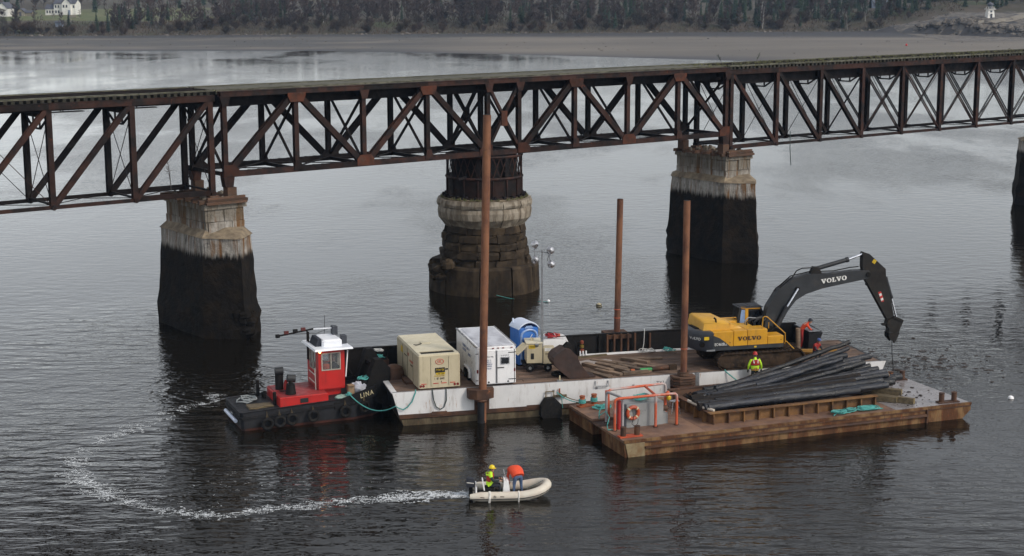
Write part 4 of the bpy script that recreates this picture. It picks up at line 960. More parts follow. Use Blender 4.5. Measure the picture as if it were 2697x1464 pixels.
# near spud guides
for x0, nm in ((4.28, 'a'), (14.56, 'b')):
    if nm == 'a': MB().prism([(x0-.65, .0), (x0+.65, .0), (x0+.6, -.42), (x0+.27, -.62), (x0-.27, -.62), (x0-.6, -.42)], 1.2, 1.66).jit(.01).build('spud_guide', brownhull, bg_); MB().torus((x0, -.36, 1.12), (0, 0, 1), .24, .07, 14, 6).build('spud_collar', brownhull, bg_)
    else:
        for k in range(4): MB().prism([(x0-.58, .0), (x0+.6, .0), (x0+.58, -.5), (x0+.3, -.72), (x0-.3, -.72), (x0-.56, -.5)], 1.16+k*.135, 1.26+k*.135).jit(.012).build('spud_guide', capm if k % 2 else brownhull, bg_)
        for k in range(3): MB().torus((x0, -.34, 1.72+.07*k), (0, 0, 1), .26, .05, 14, 6).build('spud_collar', capm, bg_)
text('TKL', .3, mat('grey print', (.10, .10, .11), None, .6, 0, 3, dirt=.2, rv=0, bump=0), bg_, (13.5, -.034, 1.28), (rad(90), 0, 0), 'hull_lettering', .9)
for x in (7.9, 10.1, 12.0): MB().box(x, x+.12, -.036, -.031, 1.18, 1.3).build('draught_mark', galv, bg_)
MB().tube([(10.1, -.06, 1.6), (10.1, -.14, 1.35), (10.75, -.14, 1.35), (10.75, -.06, 1.6)], .03, 6).build('side_bracket', galv, bg_)
for p, q in (((1.0, -.02, DZ+.02), (0.45, -.04, .95)),): pass

# ---------------------------------------------------------------- spud pipes
def spud(label, fr_top, x, y, z0, ptop, rr_):
    base = MBF.w(x, y, 0); top = MBF.w(*MBF.ray(*ptop, y)); t = thing('spud_pile', label, 'pile', 'spud piles', (base.x, base.y, 0)); d = top - base
    MB().tube([Vector((0, 0, -2)) + d*(-2/d.z), d], rr_, 18).build('pipe', pile_m, t, 40)
    MB().tube([d - d.normalized()*.001, d + d.normalized()*.012], [rr_*.82, rr_*.82], 18).build('open_end', blackm, t)
    return t, d
s1, d1 = spud('tallest rusty steel spud pipe rising in front of the white trailer', 0, 4.28, -.34, 0, (1286, 302), .19)
MB().tube([Vector((0,0,-2))+d1*(-2/d1.z), d1*(1.15/d1.z)], .205, 18).build('lower_sleeve', slate, s1, 40)
s2, d2 = spud('rusty spud pipe with orange band standing left of the excavator', 0, 14.56, -.34, 0, (1811, 531), .165)
s3, d3 = spud('rusty spud pipe standing behind the far bulwark', 0, 13.06, BWd+.55, 0, (1635, 526), .165)
MB().torus(d2*(3.05/d2.z), d2, .168, .02, 16, 5).build('orange_band', orange, s2)
for z in (3.4, 3.85): MB().torus(d3*(z/d3.z), d3, .168, .018, 16, 5).build('orange_band', orange, s3)

# ---------------------------------------------------------------- tan compressor
def deckthing(name, label, cat, x, y, rz=0, z=DZ, group=None):
    return thing(name, label, cat, group, MBF.w(x, y, z), MBF.a + rad(rz))
c = deckthing('air_compressor', 'boxy tan air compressor with red oval logo, nearest the tug', 'compressor', 1.33, .18, 2.5, DZ+.03)
CW, CL, CHt = 2.06, 4.7, 1.66
MB().bbox(0, CW, 0, CL, .04, CHt, .05).build('body', tanp, c)
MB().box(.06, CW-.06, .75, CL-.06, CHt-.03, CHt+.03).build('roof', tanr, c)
MB().box(.05, CW-.05, .05, .2, CHt-.02, CHt+.035).box(.05, .2, .2, .75, CHt-.02, CHt+.03).box(CW-.2, CW-.05, .2, .75, CHt-.02, CHt+.03).build('roof_rim', tanr, c)
MB().box(.2, CW-.2, .2, .75, CHt-.02, CHt+.004).build('exhaust_well', blackm, c)
MB().box(.2, CW-.2, .69, .74, CHt+.0, CHt+.03).build('well_wall', tanp, c)
MB().box(.72, 1.18, 2.4, 2.75, CHt+.03, CHt+.09).build('roof_hatch', tanr, c)
MB().tube([(.75, 2.4, CHt+.06), (.5, 2.25, CHt+.05), (.3, 2.3, CHt+.05), (.35, 2.0, CHt+.05), (.7, 2.3, CHt+.05)], .012, 4).build('cable', blackm, c)
for x in (.6, 1.48): MB().box(x, x+.012, -.012, .003, .12, CHt-.12).build('door_seam', blacksign, c)
for y_ in (1.15, 2.3, 3.4): MB().box(-.012, .003, y_, y_+.012, .12, CHt-.12).build('door_seam', blacksign, c)
for x in (.1, .24, 1.78, 1.93):
    MB().cyl((x, -.02, .16), (x, .02, .16), .062, n=10).build('tail_lamp', redlens, c)
for x in (.12, .72, 1.12, 1.55): MB().box(x, x+.26, -.012, .002, .24, .275).build('reflector_strip', redsign, c)
rt2 = (rad(90), 0, 0)
MB().torus((1.04, -.012, 1.32), (0, 1, 0), .13, .014, 20, 4).xform(Matrix.Translation((1.04, 0, 1.32)) @ Matrix.Scale(1.5, 4, (1, 0, 0)) @ Matrix.Translation((-1.04, 0, -1.32))).build('logo_ring', pinksign, c)
text('IR', .2, pinksign, c, (1.04, -.012, 1.315), rt2, 'logo_letters', 1.25)
sg = MB().box(.82, 1.3, -.022, .002, .78, 1.02).build('hire_sign', blacksign, c); MB().box(.86, 1.3, -.020, .001, .68, .8).build('sign_lower', yelsign, c)
text('Hertz', .17, yelsign, c, (1.05, -.024, .93), rt2, 'sign_lettering', 1.05, shear=.2)
marks(.3, .04, blacksign, c, (1.1, -.026, .735), rt2, 'sign_print', 2); MB().box(1.32, 1.45, -.025, .002, .9, .97).build('latch', blacksign, c)
marks(.52, .06, yelsign, c, (1.04, -.012, .62), rt2, 'sign_print', 3); marks(.5, .09, brownsign, c, (1.04, -.012, .49), rt2, 'number_print', 4); MB().box(1.11, 1.14, -.012, .002, .29, .37).build('number_print', brownsign, c)
rt3 = (rad(90), 0, rad(-90))
text('IR', .22, pinksign, c, (-.012, 2.1, 1.28), rt3, 'logo_letters', 1.2); marks(.8, .1, pinksign, c, (-.012, 1.4, 1.05), rt3, 'side_print', 5); MB().box(-.02, .002, 3.35, 3.75, 1.1, 1.4).build('side_sign', yelsign, c); marks(.5, .07, brownsign, c, (-.012, 1.45, .86), rt3, 'side_print', 6)
for y_ in (2.55, 2.75, 2.95): MB().cyl((-.02, y_, 1.12), (.02, y_, 1.12), .035, n=8).build('gauge', blacksign, c)
for x in (.15, CW-.35):
    for y_ in (.4, 3.4): MB().box(x, x+.2, y_, y_+.8, -.02, .1).build('skid', blackm, c)

# ---------------------------------------------------------------- white cargo trailer
t = deckthing('cargo_trailer', 'white enclosed cargo trailer with double rear doors behind the tall pipe', 'trailer', 4.14, .12, 0)
TW, TL, TH = 1.98, 4.5, 1.98
MB().bbox(0, TW, 0, TL, .1, TH, .06).build('body', cleanwhite, t)
MB().loft([[(.04, .02, TH-.03), (TW-.04, .02, TH-.03), (TW-.2, .02, TH+.03), (.2, .02, TH+.03)], [(.04, TL-.5, TH-.03), (TW-.04, TL-.5, TH-.03), (TW-.2, TL-.5, TH+.06), (.2, TL-.5, TH+.06)], [(.1, TL-.05, TH-.1), (TW-.1, TL-.05, TH-.1), (TW-.3, TL-.05, TH-.02), (.3, TL-.05, TH-.02)]]).build('roof', silver, t)
for x in (-.02, TW-.04): MB().box(x, x+.06, 0, TL, TH-.06, TH+.01).build('corner_trim', alum, t)
for x in (.14, 1.04): MB().box(x, x+.84, -.03, .002, .14, TH-.22).build('rear_door', cleanwhite, t)
for x in (.985, 1.0+.035): MB().cyl((x, -.045, .15), (x, -.045, TH-.22), .014, n=6).build('lock_bar', galv, t)
MB().box(1.9, 1.915, -.045, .0, .12, TH-.2).build('hinge_post', blackm, t)
for z in (.3, 1.62): MB().box(1.6, 1.98, -.05, -.03, z, z+.03).build('hinge', blackm, t); MB().box(-.03, .1, -.05, -.03, z, z+.03).build('hinge', blackm, t)
MB().box(1.05, 1.38, -.055, -.03, .88, .92).build('door_handle', blackm, t)
w_ = MB().box(1.2, 1.66, -.045, -.025, 1.05, 1.42).build('rear_window', alum, t); MB().box(1.24, 1.62, -.05, -.046, 1.09, 1.38).build('pane', darkglass, w_)
for x in (.18, .38, .8, 1.05, 1.3, 1.72): MB().box(x, x+.09, -.035, .0, TH-.13, TH-.09).build('marker_lamp', redlens, t)
for x in (.03, 1.87): MB().box(x, x+.07, -.04, .0, .68, .84).build('tail_lamp', redlens, t)
marks(.4, .05, galv, t, (1.43, -.034, 1.5), rt2, 'door_print', 7); marks(.4, .06, galv, t, (.66, -.034, 1.46), rt2, 'door_print', 8)
for z, s_ in ((1.29, .28), (1.2, .28), (1.1, .42), (1.0, .34), (.88, .3)): marks(s_, .06, bluesign, t, (.62, -.034, z), rt2, 'door_print', int(z*100))
MB().cyl((.62, -.04, .2), (.62, 0, .2), .045, n=10).build('vent', blackm, t); MB().cyl((1.58, -.035, .2), (1.58, 0, .2), .055, n=10).build('vent', galv, t)
for z, s_, y_ in ((1.5, 1.5, 2.2), (1.3, .7, 2.6), (1.26, .6, 1.4)): marks(s_, .13, bluesign, t, (-.008, y_, z), rt3, 'side_print', int(z*100))
for y_ in (1.4, 2.1):
    wh = MB().torus((-.06, y_, .26), (1, 0, 0), .19, .075, 18, 8).build('wheel', rubber, t, 40); MB().cyl((-.1, y_, .26), (-.02, y_, .26), .14, n=12).build('rim', galv, wh)
MB().tube([(-.08, 1.08, .2), (-.08, 1.1, .48), (-.08, 1.3, .6), (-.08, 2.2, .6), (-.08, 2.4, .48), (-.08, 2.42, .2)], .06, 6).build('fender', cleanwhite, t)
rv_ = MB().cyl((1.0, 2.6, TH+.03), (1.0, 2.6, TH+.12), .12, n=10).build('roof_vent', galv, t)
MB().box(.1, TW-.1, .3, TL-.3, .0, .12).build('chassis', blackm, t)

# ---------------------------------------------------------------- blue portable toilet
q = deckthing('portable_toilet', 'blue portable toilet with pale domed roof', 'toilet', 7.2, 3.75, 11)
MB().bbox(0, 1.1, 0, 1.1, .05, 1.95, .04).build('cabin', blue, q)
dz_ = []
for k in range(9):
    u = k/8; zc = 1.93 + .34*math.sin(math.pi*u)**.7; dz_.append([(1.15*u-.02, -.04, zc-.07 if 0 < k < 8 else 1.88), (1.15*u-.02, -.04, zc), (1.15*u-.02, 1.14, zc), (1.15*u-.02, 1.14, zc-.07 if 0 < k < 8 else 1.88)])
MB().loft(dz_).build('roof', palebl, q, 50)
fr_ = MB()
arch = [(.12, .1), (.12, 1.55)] + [(.55-.43*math.cos(math.pi*k/8), 1.55+.3*math.sin(math.pi*k/8)) for k in range(1, 8)] + [(.98, 1.55), (.98, .1)]
fr_.tube([(x, -.03, z) for x, z in arch], .06, 6); fr_.build('door_frame', frameblue, q)
MB().prismy(arch, -.02, -.002).build('door', blue, q); marks(.34, .16, whitesign, q, (.6, -.03, 1.2), rt2, 'door_print', 12); MB().beam((.62, -.03, 1.42), (.74, -.03, 1.6), .02, .03).build('door_print', whitesign, q)
MB().prismy([(.3, 1.93), (.8, 1.93), (.7, 2.05), (.4, 2.05)], -.045, -.02).build('gable_panel', frameblue, q)
MB().cyl((.12, .95, 1.9), (.12, .95, 2.3), .05, n=8).build('vent_pipe', palebl, q); MB().box(-.03, 1.13, -.03, 1.13, 0, .06).build('base', blackm, q)

# ---------------------------------------------------------------- light tower
l = deckthing('light_tower', 'tan mobile light tower with four round floodlights on a tall mast', 'light tower', 7.3, 2.55, -8)
MB().prismx([(0, .42), (1.1, .42), (1.1, 1.42), (0, 1.42)], .0, .78).build('engine_box', tanp, l); MB().box(-.03, .8, -.04, 1.14, 1.42, 1.47).build('box_roof', tanr, l)
MB().bbox(.82, 1.42, -.02, .55, .38, 1.2, .03).build('control_box', tanp, l); MB().box(.9, 1.25, -.026, -.018, 1.02, 1.18).build('label_plate', whitesign, l); MB().box(.93, 1.32, -.026, -.018, .86, .9).build('box_stripe', brownsign, l)
MB().box(.2, .36, -.012, .002, .62, .92).build('exhaust_grille', blacksign, l); MB().box(.1, .42, -.012, .002, 1.16, 1.34).build('yellow_sign', yelsign, l); text('Hertz', .1, blacksign, l, (.26, -.018, 1.26), rt2, 'sign_lettering', shear=.2)
MB().box(.25, .4, .5, .65, 1.47, 1.6).build('filler_cap', tanp, l)
MB().beam((-.05, .1, 1.4), (-.6, -.1, .95), .03, .55, (0, 1, .4)).build('open_side_door', tanp, l)
for x in (.15, 1.05):
    wh = MB().torus((x, -.12, .2), (0, 1, 0), .14, .075, 16, 8).build('wheel', rubber, l, 40); MB().cyl((x, -.16, .2), (x, -.08, .2), .1, n=10).build('rim', galv, wh)
MB().box(-.2, 1.5, .05, .95, .28, .38).build('chassis', blackm, l)
mast = MB().box(.73, .85, .14, .26, .3, 3.4).box(.745, .835, .155, .245, 3.4, 5.2).box(.76, .82, .17, .23, 5.2, 6.15).build('mast', galv, l)
MB().beam((.3, .2, 6.1), (1.3, .2, 5.95), .06, .06).beam((.42, .2, 6.25), (.42, .2, 5.6), .05, .05).beam((1.16, .2, 6.15), (1.16, .2, 5.45), .05, .05).build('lamp_bracket', galv, l)
for x, z, tl in ((.42, 6.42, .7), (1.2, 6.12, -.5), (.44, 5.66, -.2), (1.24, 5.42, -.6)):
    hd = MB().lathe([(.02, .2), (.12, .17), (.18, .06), (.2, -.08), (.19, -.1)], 14).xform(Matrix.Translation((x, .14, z)) @ Matrix.Rotation(tl, 4, 'Y') @ Matrix.Rotation(.5, 4, 'X')).build('floodlight', alum, l, 40)
    MB().lathe([(.185, -.104), (.02, -.12)], 14).xform(Matrix.Translation((x, .14, z)) @ Matrix.Rotation(tl, 4, 'Y') @ Matrix.Rotation(.5, 4, 'X')).build('lens', palebl, hd)
MB().tube([(1.16, .2, 5.95), (1.05, .18, 5.6), (1.16, .2, 5.5)], .012, 4).build('lamp_cable', blackm, l); MB().cyl((.5, .05, 1.3), (.5, -.05, 1.42), .1, n=10).build('winch', galv, l)

# ---------------------------------------------------------------- white tank with hoses
k = deckthing('fuel_tank', 'white horizontal tank with stained end and red hoses on top', 'tank', 9.12, 4.2, -10)
ov = [(.8*abs(math.cos(a))**.6*(1 if math.cos(a) > 0 else -1), .82 + .52*abs(math.sin(a))**.6*(1 if math.sin(a) > 0 else -1)) for a in [2*math.pi*j/20 for j in range(20)]]
MB().prismy(ov, -.55, .75).build('shell', white, k, 40); MB().prismy([(x*.93, .82+(z-.82)*.93) for x, z in ov], -.57, -.551).build('end_plate', cleanwhite, k)
for x in (-.5, .5): MB().box(x-.08, x+.08, -.4, .6, 0, .32).build('saddle', slate, k)
MB().cyl((.25, 0, 1.3), (.25, 0, 1.47), .12, n=12).build('filler_cap', orange, k); MB().cyl((-.3, -.56, .62), (-.3, -.6, .62), .07, n=10).build('gauge', galv, k)
def rope(name, label, pts, r, m, cat='rope', group=None, n_=6): return tag(MB().tube(pts, r, n_).build(name, m, None, 40), label, cat, group)
def mw(x, y, z): return MBF.w(x, y, z)
def mcoil(x, y, z, r, turns, rng=R, flat=1.): return [MBF.w(p.x, p.y, p.z) for p in coil((x, y, z), r, turns, 14, .03, rng, flat)]
rope('red_hose', 'coil of red hose lying on the white tank', mcoil(8.95, 4.0, DZ+1.34, .34, 4), .028, redhose, 'hose')
rope('black_hose', 'black hose looping over the white tank end', [mw(8.7, 4.1, DZ+1.4), mw(8.75, 3.9, DZ+1.65), mw(9.0, 3.8, DZ+1.6), mw(9.1, 3.7, DZ+1.42), mw(9.9, 3.7, DZ+1.45), mw(10.2, 3.6, DZ+1.0), mw(10.25, 3.5, DZ+.3), mw(10.1, 3.3, DZ+.05)], .025, blackm, 'hose')

# ---------------------------------------------------------------- spare bucket
b = deckthing('excavator_bucket', 'large rusty brown excavator bucket lying on the barge deck', 'bucket', 8.95, .42)
b.location = MBF.w(0, 0, 0); b.rotation_euler = (0, 0, MBF.a)
BKY = .45; bpx = [(850, 950), (862, 880), (930, 800), (1090, 712), (1200, 730), (1322, 850), (1345, 930), (1400, 1035), (1480, 1140), (1575, 1262), (1300, 1283), (1170, 1285), (1000, 1150), (890, 1040)]
bq = [MBF.ray(1340 + x/7.36, 830 + y/7.36, BKY) for x, y in bpx]; bz0 = min(p.z for p in bq); bq = [(p.x, p.z - bz0 + DZ + .015) for p in bq]
for y_ in (BKY, BKY+1.0): MB().prismy(bq, y_, y_+.06).build('side_plate', bucketm, b)
sh_ = bq[9:] + bq[:4]; cxb = sum(p[0] for p in bq)/len(bq); czb = sum(p[1] for p in bq)/len(bq)
MB().prismy(sh_ + [(cxb+(x-cxb)*.93, czb+(z-czb)*.93) for x, z in sh_[::-1]], BKY+.061, BKY+.999).build('shell', bucketm, b)
MB().prismy([bq[3], bq[4], bq[5], (bq[5][0]-.08, bq[5][1]-.06), (bq[4][0], bq[4][1]-.09), (bq[3][0], bq[3][1]-.09)], BKY+.061, BKY+.999).build('top_plate', bucketm, b)
for j_ in range(5): MB().beam((bq[9][0]-.1, BKY+.1+j_*.2, DZ+.07), (bq[9][0]+.26, BKY+.1+j_*.2, DZ+.05), .13, .08).build('tooth', bucketm, b)
for y_ in (BKY+.35, BKY+.65): MB().prismy([(bq[3][0], bq[3][1]-.02), (bq[4][0]+.2, bq[4][1]-.1), (bq[4][0]+.12, bq[4][1]+.22), (bq[4][0]-.05, bq[4][1]+.28)], y_, y_+.07).build('hanger_ear', blackm, b)

# ---------------------------------------------------------------- loose things on deck
for i, (x, y, ln, a) in enumerate(((10.9, 2.2, 2.0, -62), (11.2, 1.2, 1.7, -58), (11.7, 2.4, 1.9, -55), (12.0, 1.3, 1.6, -60), (12.45, 2.7, 1.4, -52), (12.7, 1.7, 2.1, -57), (13.2, 3.1, 1.6, -50), (13.4, 2.0, 1.5, -50), (13.9, 3.5, 1.7, -8), (12.4, .7, 1.4, 8), (10.6, .8, 1.5, -64), (11.6, 3.4, 1.5, -48))):
    me = MB().box(-ln/2, ln/2, -.16, .16, 0, .09 + .05*(i % 3 == 0)).jit(.01).mesh('loose_plank', plankw)
    tag(obj('loose_plank', me, None, MBF.w(x, y, DZ+.015), (0, 0, MBF.a + rad(a))), 'loose brown plank lying on the barge deck right of the bucket', 'plank', 'loose planks on the barge deck')
g = deckthing('hydraulic_cylinder', 'green cylinder with orange end lying on the barge deck', 'cylinder', 12.2, .82, 6)
MB().cyl((.18, 0, .12), (.55, 0, .12), .09, n=12).build('black_section', blackm, g, 40); MB().cyl((0, 0, .12), (.2, 0, .12), .105, n=12).build('orange_end', rustorange, g, 40); MB().cyl((.5, 0, .12), (1.15, 0, .12), .1, n=12).build('green_barrel', green, g, 40)
MB().cyl((1.15, 0, .13), (2.15, .05, .13), .12, n=12).build('brown_pipe', brownhull, g, 40); MB().box(2.1, 2.5, -.12, .14, 0, .26).build('shackle_block', trackm, g)
pf = deckthing('salt_spill', 'pale spilled sand patch on deck behind the bucket', 'sand', 11.0, 3.6)
sp_ = MB(); rs_ = random.Random(8); ring = [(math.cos(a)*(1.1+.35*rs_.random()), math.sin(a)*(.42+.2*rs_.random())) for a in [2*math.pi*j/24 for j in range(24)]]
sp_.loft([[(x, y, .012) for x, y in ring], [(x*.7, y*.7, .04) for x, y in ring], [(x*.3, y*.3, .05) for x, y in ring]]); sp_.build('sand_heap', mat('pale sand', (.40, .36, .34), (.28, .23, .2), .95, 0, 3, rv=0), pf); pf.rotation_euler[2] += rad(8)
rope('teal_rope', 'tangled teal rope by the far bulwark, right of the far spud', mcoil(15.6, BWd-.6, DZ+.05, .38, 4), .022, ropeteal)
rope('white_rope', 'tangled white rope by the far bulwark, beside the far spud', mcoil(14.5, BWd-.55, DZ+.02, .36, 4), .02, ropewhite)
rope('white_rope', 'white rope line hanging over the far bulwark', [mw(14.5, BWd+.1, 2.8), mw(14.45, BWd-.1, 2.74), mw(14.35, BWd-.3, 2.1), mw(14.2, BWd-.5, 1.72)], .02, ropewhite)
rope('teal_rope', 'pile of teal rope behind the tan compressor', mcoil(.15, 4.9, DZ+.55, .34, 5, R, .7), .025, ropeteal)
rope('white_rope', 'white rope coil behind the tan compressor', mcoil(.2, 5.1, DZ+.85, .3, 3), .024, ropewhite)
pb = deckthing('rope_bin', 'dark steel bin holding rope behind the compressor', 'bin', -.25, 4.55); MB().box(0, .9, 0, .75, 0, .55).build('bin_body', brownhull, pb); MB().box(.04, .86, .04, .71, .551, .56).build('bin_top', blackm, pb)
cp = deckthing('steel_capstan', 'rusty rounded capstan on deck left of the compressor', 'capstan', .62, 3.0); MB().lathe([(.5, 0), (.52, .3), (.42, .55), (.2, .66)], 18).build('dome', brownhull, cp, 40); MB().box(.3, .75, -1.6, -.2, 0, .12).build('base_plate', brownhull, cp)
# traffic floats by the bulwark
for i, (m_, h_) in enumerate(((orange, .95), (yellow, .75), (orange, .42))):
    pass
fl = deckthing('marker_buoy_stand', 'stack of orange and yellow marker floats against the bulwark', 'floats', 10.95, BWd-.3)
dull = mat('dull orange float', (.22, .05, .025), None, .7, 0, 4, rv=.1); dully = mat('dull yellow float', (.2, .14, .02), None, .7, 0, 4, rv=.1)
for z, r_b, m_ in ((.28, .12, dull), (.5, .11, dully), (.72, .1, dull)): MB().lathe([(.03, -.11), (r_b, -.06), (r_b, .06), (.03, .11)], 12, (0, 0, z)).build('float', m_, fl, 40)
MB().cyl((0, 0, 0), (0, 0, .8), .025, n=6).build('pole', galv, fl)
for i in range(3): tag(MB().cyl((0, 0, 0), (0, 0, .3), .04, n=8).build('white_canister', cleanwhite), 'small white canister below the orange floats', 'canister', 'white canisters on the barge deck').location = MBF.w(10.78+i*.16, BWd-.55, DZ+.015)
tr_ = deckthing('spare_tyre', 'flat black tyre lying on deck in front of the light tower', 'tyre', 8.6, 1.35); MB().torus((0, 0, .09), (0, 0, 1), .28, .09, 20, 8).build('tyre', rubber, tr_, 40)
# mooring hoses and lines on the white side
rope('hanging_hose', 'dark hose looping down the white side below the compressor', [mw(1.95, .0, 1.72), mw(1.95, -.07, 1.66), mw(2.0, -.09, 1.2), mw(2.12, -.09, .85), mw(2.32, -.09, .72), mw(2.5, -.09, .82), mw(2.62, -.09, 1.15), mw(2.62, -.07, 1.66), mw(2.62, .02, 1.72)], .026, ropedark, 'hose')
rope('teal_mooring_line', 'teal line tied down the left corner of the white barge side', [mw(1.15, .05, 1.72), mw(1.12, -.07, 1.62), mw(.95, -.1, 1.2), mw(.72, -.12, .95), mw(.5, -.14, .84), mw(.3, -.12, .92), mw(.18, -.1, 1.0)], .03, ropeteal)
bc = deckthing('deck_cleat', 'white post cleat at the deck edge below the bucket', 'cleat', 8.35, .2); MB().cyl((0, 0, 0), (0, 0, .28), .035, n=8).build('post', cream, bc); MB().box(-.12, .14, -.1, .1, 0, .06).build('base', galv, bc)
fd = deckthing('rubber_fender', 'black six sided rubber fender hanging on the white barge side', 'fender', 7.75, -.06, 0, 0); MB().prismy([(-.52, .1), (-.5, .62), (-.25, .98), (.2, .98), (.52, .62), (.54, .1), (.3, -.1), (-.3, -.1)], -.4, -.02).jit(.015).build('pad', rubber, fd); MB().tube([(-.2, -.1, .95), (-.2, -.06, 1.25), (.2, -.06, 1.25), (.2, -.1, .95)], .03, 6).build('strap', ropebrown, fd)
cl = deckthing('side_cleat', 'rusty cleat and post on the white side above the fender', 'cleat', 8.25, -.12, 0, 1.05); MB().cyl((0, 0, -.1), (0, 0, .32), .04, n=8).build('post', rustorange, cl); MB().box(-.3, .35, -.06, .04, -.1, .0).build('bracket', beamw, cl)
# timber post standing in front of the excavator
sp2 = deckthing('timber_post', 'upright brown timber post standing right of the excavator tracks', 'post', 21.34, 1.2); MB().tube([(0, 0, 0), (.01, 0, .9), (-.02, 0, 1.72)], [.13, .125, .12], 12).build('post', plankw, sp2, 40)
rope('teal_mooring_line', 'teal line running down the white side left of the worker', [mw(16.9, .05, 1.72), mw(16.95, -.08, 1.62), mw(17.5, -.5, 1.15), mw(17.8, -.8, .95)], .03, ropeteal)
for x, y, ln, a in ((21.8, 2.6, 3.0, -8), (22.6, 2.2, 2.6, -10)):
    tag(obj('yellow_beam', MB().box(-ln/2, ln/2, -.07, .07, 0, .14).mesh('yellow_beam', mat('ochre beam', (.36, .19, .04), None, .7, 0, 2, rv=.1)), None, MBF.w(x, y, DZ+.02+.16*(a < -9)), (0, 0, MBF.a+rad(a))), ('left' if x < 22 else 'right') + ' ochre beam lying on deck below the red clad worker', 'beam', 'ochre beams')
rope('teal_rope', 'teal rope bundle on deck in front of the excavator step', mcoil(20.75, 1.6, DZ+.4, .2, 3), .025, ropeteal)

# ================================================================ excavator
EX = inframe('excavator', 'yellow and grey tracked excavator with raised boom on the barge', 'excavator', MBF)
yl = .3; YW = 3.0
# undercarriage
def track(y0, nm):
    p = MB(); x0, x1, zb_, zt_ = 16.62, 21.3, DZ+.02, DZ+.86; r = .4
    out = [(x0+r, zb_), (x1-r, zb_)] + [(x1-r+r*math.sin(a), zb_+r-r*math.cos(a)) for a in [math.pi*j/8 for j in range(1, 8)]] + [(x1-r, zb_+.8), (x0+r, zb_+.8)] + [(x0+r-r*math.sin(a), zb_+r+r*math.cos(a)) for a in [math.pi*j/8 for j in range(1, 8)]]
    tr = MB().prismy([((x-18.96)*.97+18.96, (z-DZ-.42)*.86+DZ+.42) for x, z in out], y0+.12, y0+.48).build('track_frame', trackm, EX)
    pts = out + out[:1]; ln = [0]
    for a, b_ in zip(pts, pts[1:]): ln.append(ln[-1] + math.dist(a, b_))
    me = MB().box(-.095, .095, 0, .6, -.025, .025).box(-.03, .03, 0, .6, .025, .06).mesh('track_shoe', trackm); n_ = int(ln[-1] / .205)
    for k in range(n_):
        s_ = ln[-1]*k/n_
        for j in range(len(pts)-1):
            if ln[j] <= s_ <= ln[j+1]:
                t_ = (s_-ln[j])/(ln[j+1]-ln[j]); x = pts[j][0]+(pts[j+1][0]-pts[j][0])*t_; z = pts[j][1]+(pts[j+1][1]-pts[j][1])*t_
                an = math.atan2(pts[j+1][1]-pts[j][1], pts[j+1][0]-pts[j][0]); obj('track_shoe', me, tr, (x, y0, z), (0, -an + math.pi, 0)); break
    for x in (x0+r, x1-r): MB().cyl((x, y0+.1, zb_+.42), (x, y0+.5, zb_+.42), .33, n=16).build('sprocket', trackm, tr, 40)
    for k in range(6): MB().cyl((17.4+k*.6, y0+.11, DZ+.2), (17.4+k*.6, y0+.49, DZ+.2), .12, n=10).build('roller', trackm, tr, 40)
track(.22, 'near'); track(2.75, 'far')
MB().box(17.7, 20.2, .8, 2.8, DZ+.3, DZ+.8).build('car_body', trackm, EX); MB().cyl((18.6, 1.8, DZ+.8), (18.6, 1.8, 2.66), .75, n=24).build('slew_ring', blackm, EX, 40)
# house
MB().box(16.3, 20.15, yl+.01, yl+YW, 2.66, 2.86).build('lower_skirt', grey, EX)
fr2 = MB().prismy([(16.33, 2.86), (17.25, 2.862), (17.0, 3.08), (16.7, 3.3), (16.33, 3.46)], yl-.012, yl+.3).build('side_curve', grey, EX)
MB().bbox(16.34, 17.43, yl, yl+.9, 2.862, 3.62, .02).build('side_panel', yellow, EX); MB().bbox(17.445, 18.175, yl, yl+.9, 2.862, 3.63, .02).build('side_panel', yellow, EX); MB().bbox(18.19, 19.26, yl, yl+.9, 2.862, 3.64, .02).build('side_panel', yellow, EX)
MB().bbox(19.27, 20.15, yl, yl+.9, 2.862, 3.26, .03).build('tool_box', yellow, EX)
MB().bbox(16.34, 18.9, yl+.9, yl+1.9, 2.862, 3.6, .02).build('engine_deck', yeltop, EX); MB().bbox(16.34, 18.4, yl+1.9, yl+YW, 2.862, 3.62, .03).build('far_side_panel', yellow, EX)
MB().loft([[(15.98, yl+.5, 3.55), (17.45, yl+.42, 3.55), (17.45, yl+1.1, 3.55), (17.2, yl+2.3, 3.55), (15.85, yl+2.4, 3.55)], [(16.05, yl+.52, 3.95), (17.38, yl+.46, 3.92), (17.4, yl+1.1, 3.95), (17.1, yl+2.25, 4.06), (15.92, yl+2.3, 4.12)], [(16.15, yl+.62, 4.02), (17.25, yl+.56, 3.99), (17.3, yl+1.1, 4.02), (17.0, yl+2.15, 4.14), (16.0, yl+2.2, 4.2)]]).build('engine_hood', yeltop, EX, 50)
MB().loft([[(17.45, yl+.5, 3.55), (18.3, yl+.5, 3.55), (18.2, yl+2.2, 3.55), (17.2, yl+2.3, 3.55)], [(17.46, yl+.55, 3.9), (17.85, yl+.6, 3.74), (17.75, yl+2.0, 3.8), (17.22, yl+2.2, 3.98)]]).build('hood_slope', yeltop, EX)
MB().tube([(16.72, yl+.6, 3.96), (16.7, yl+.62, 4.15), (16.62, yl+.66, 4.22)], .05, 8).build('exhaust_pipe', blackm, EX)
MB().bbox(17.55, 18.75, yl+2.05, yl+YW, 3.6, 3.68, .02).build('far_deck', yeltop, EX); MB().tube([(17.6, yl+2.1, 3.65), (17.6, yl+2.1, 3.85), (18.4, yl+2.1, 3.85), (18.4, yl+2.1, 3.65)], .02, 6).build('hand_rail', yellow, EX)
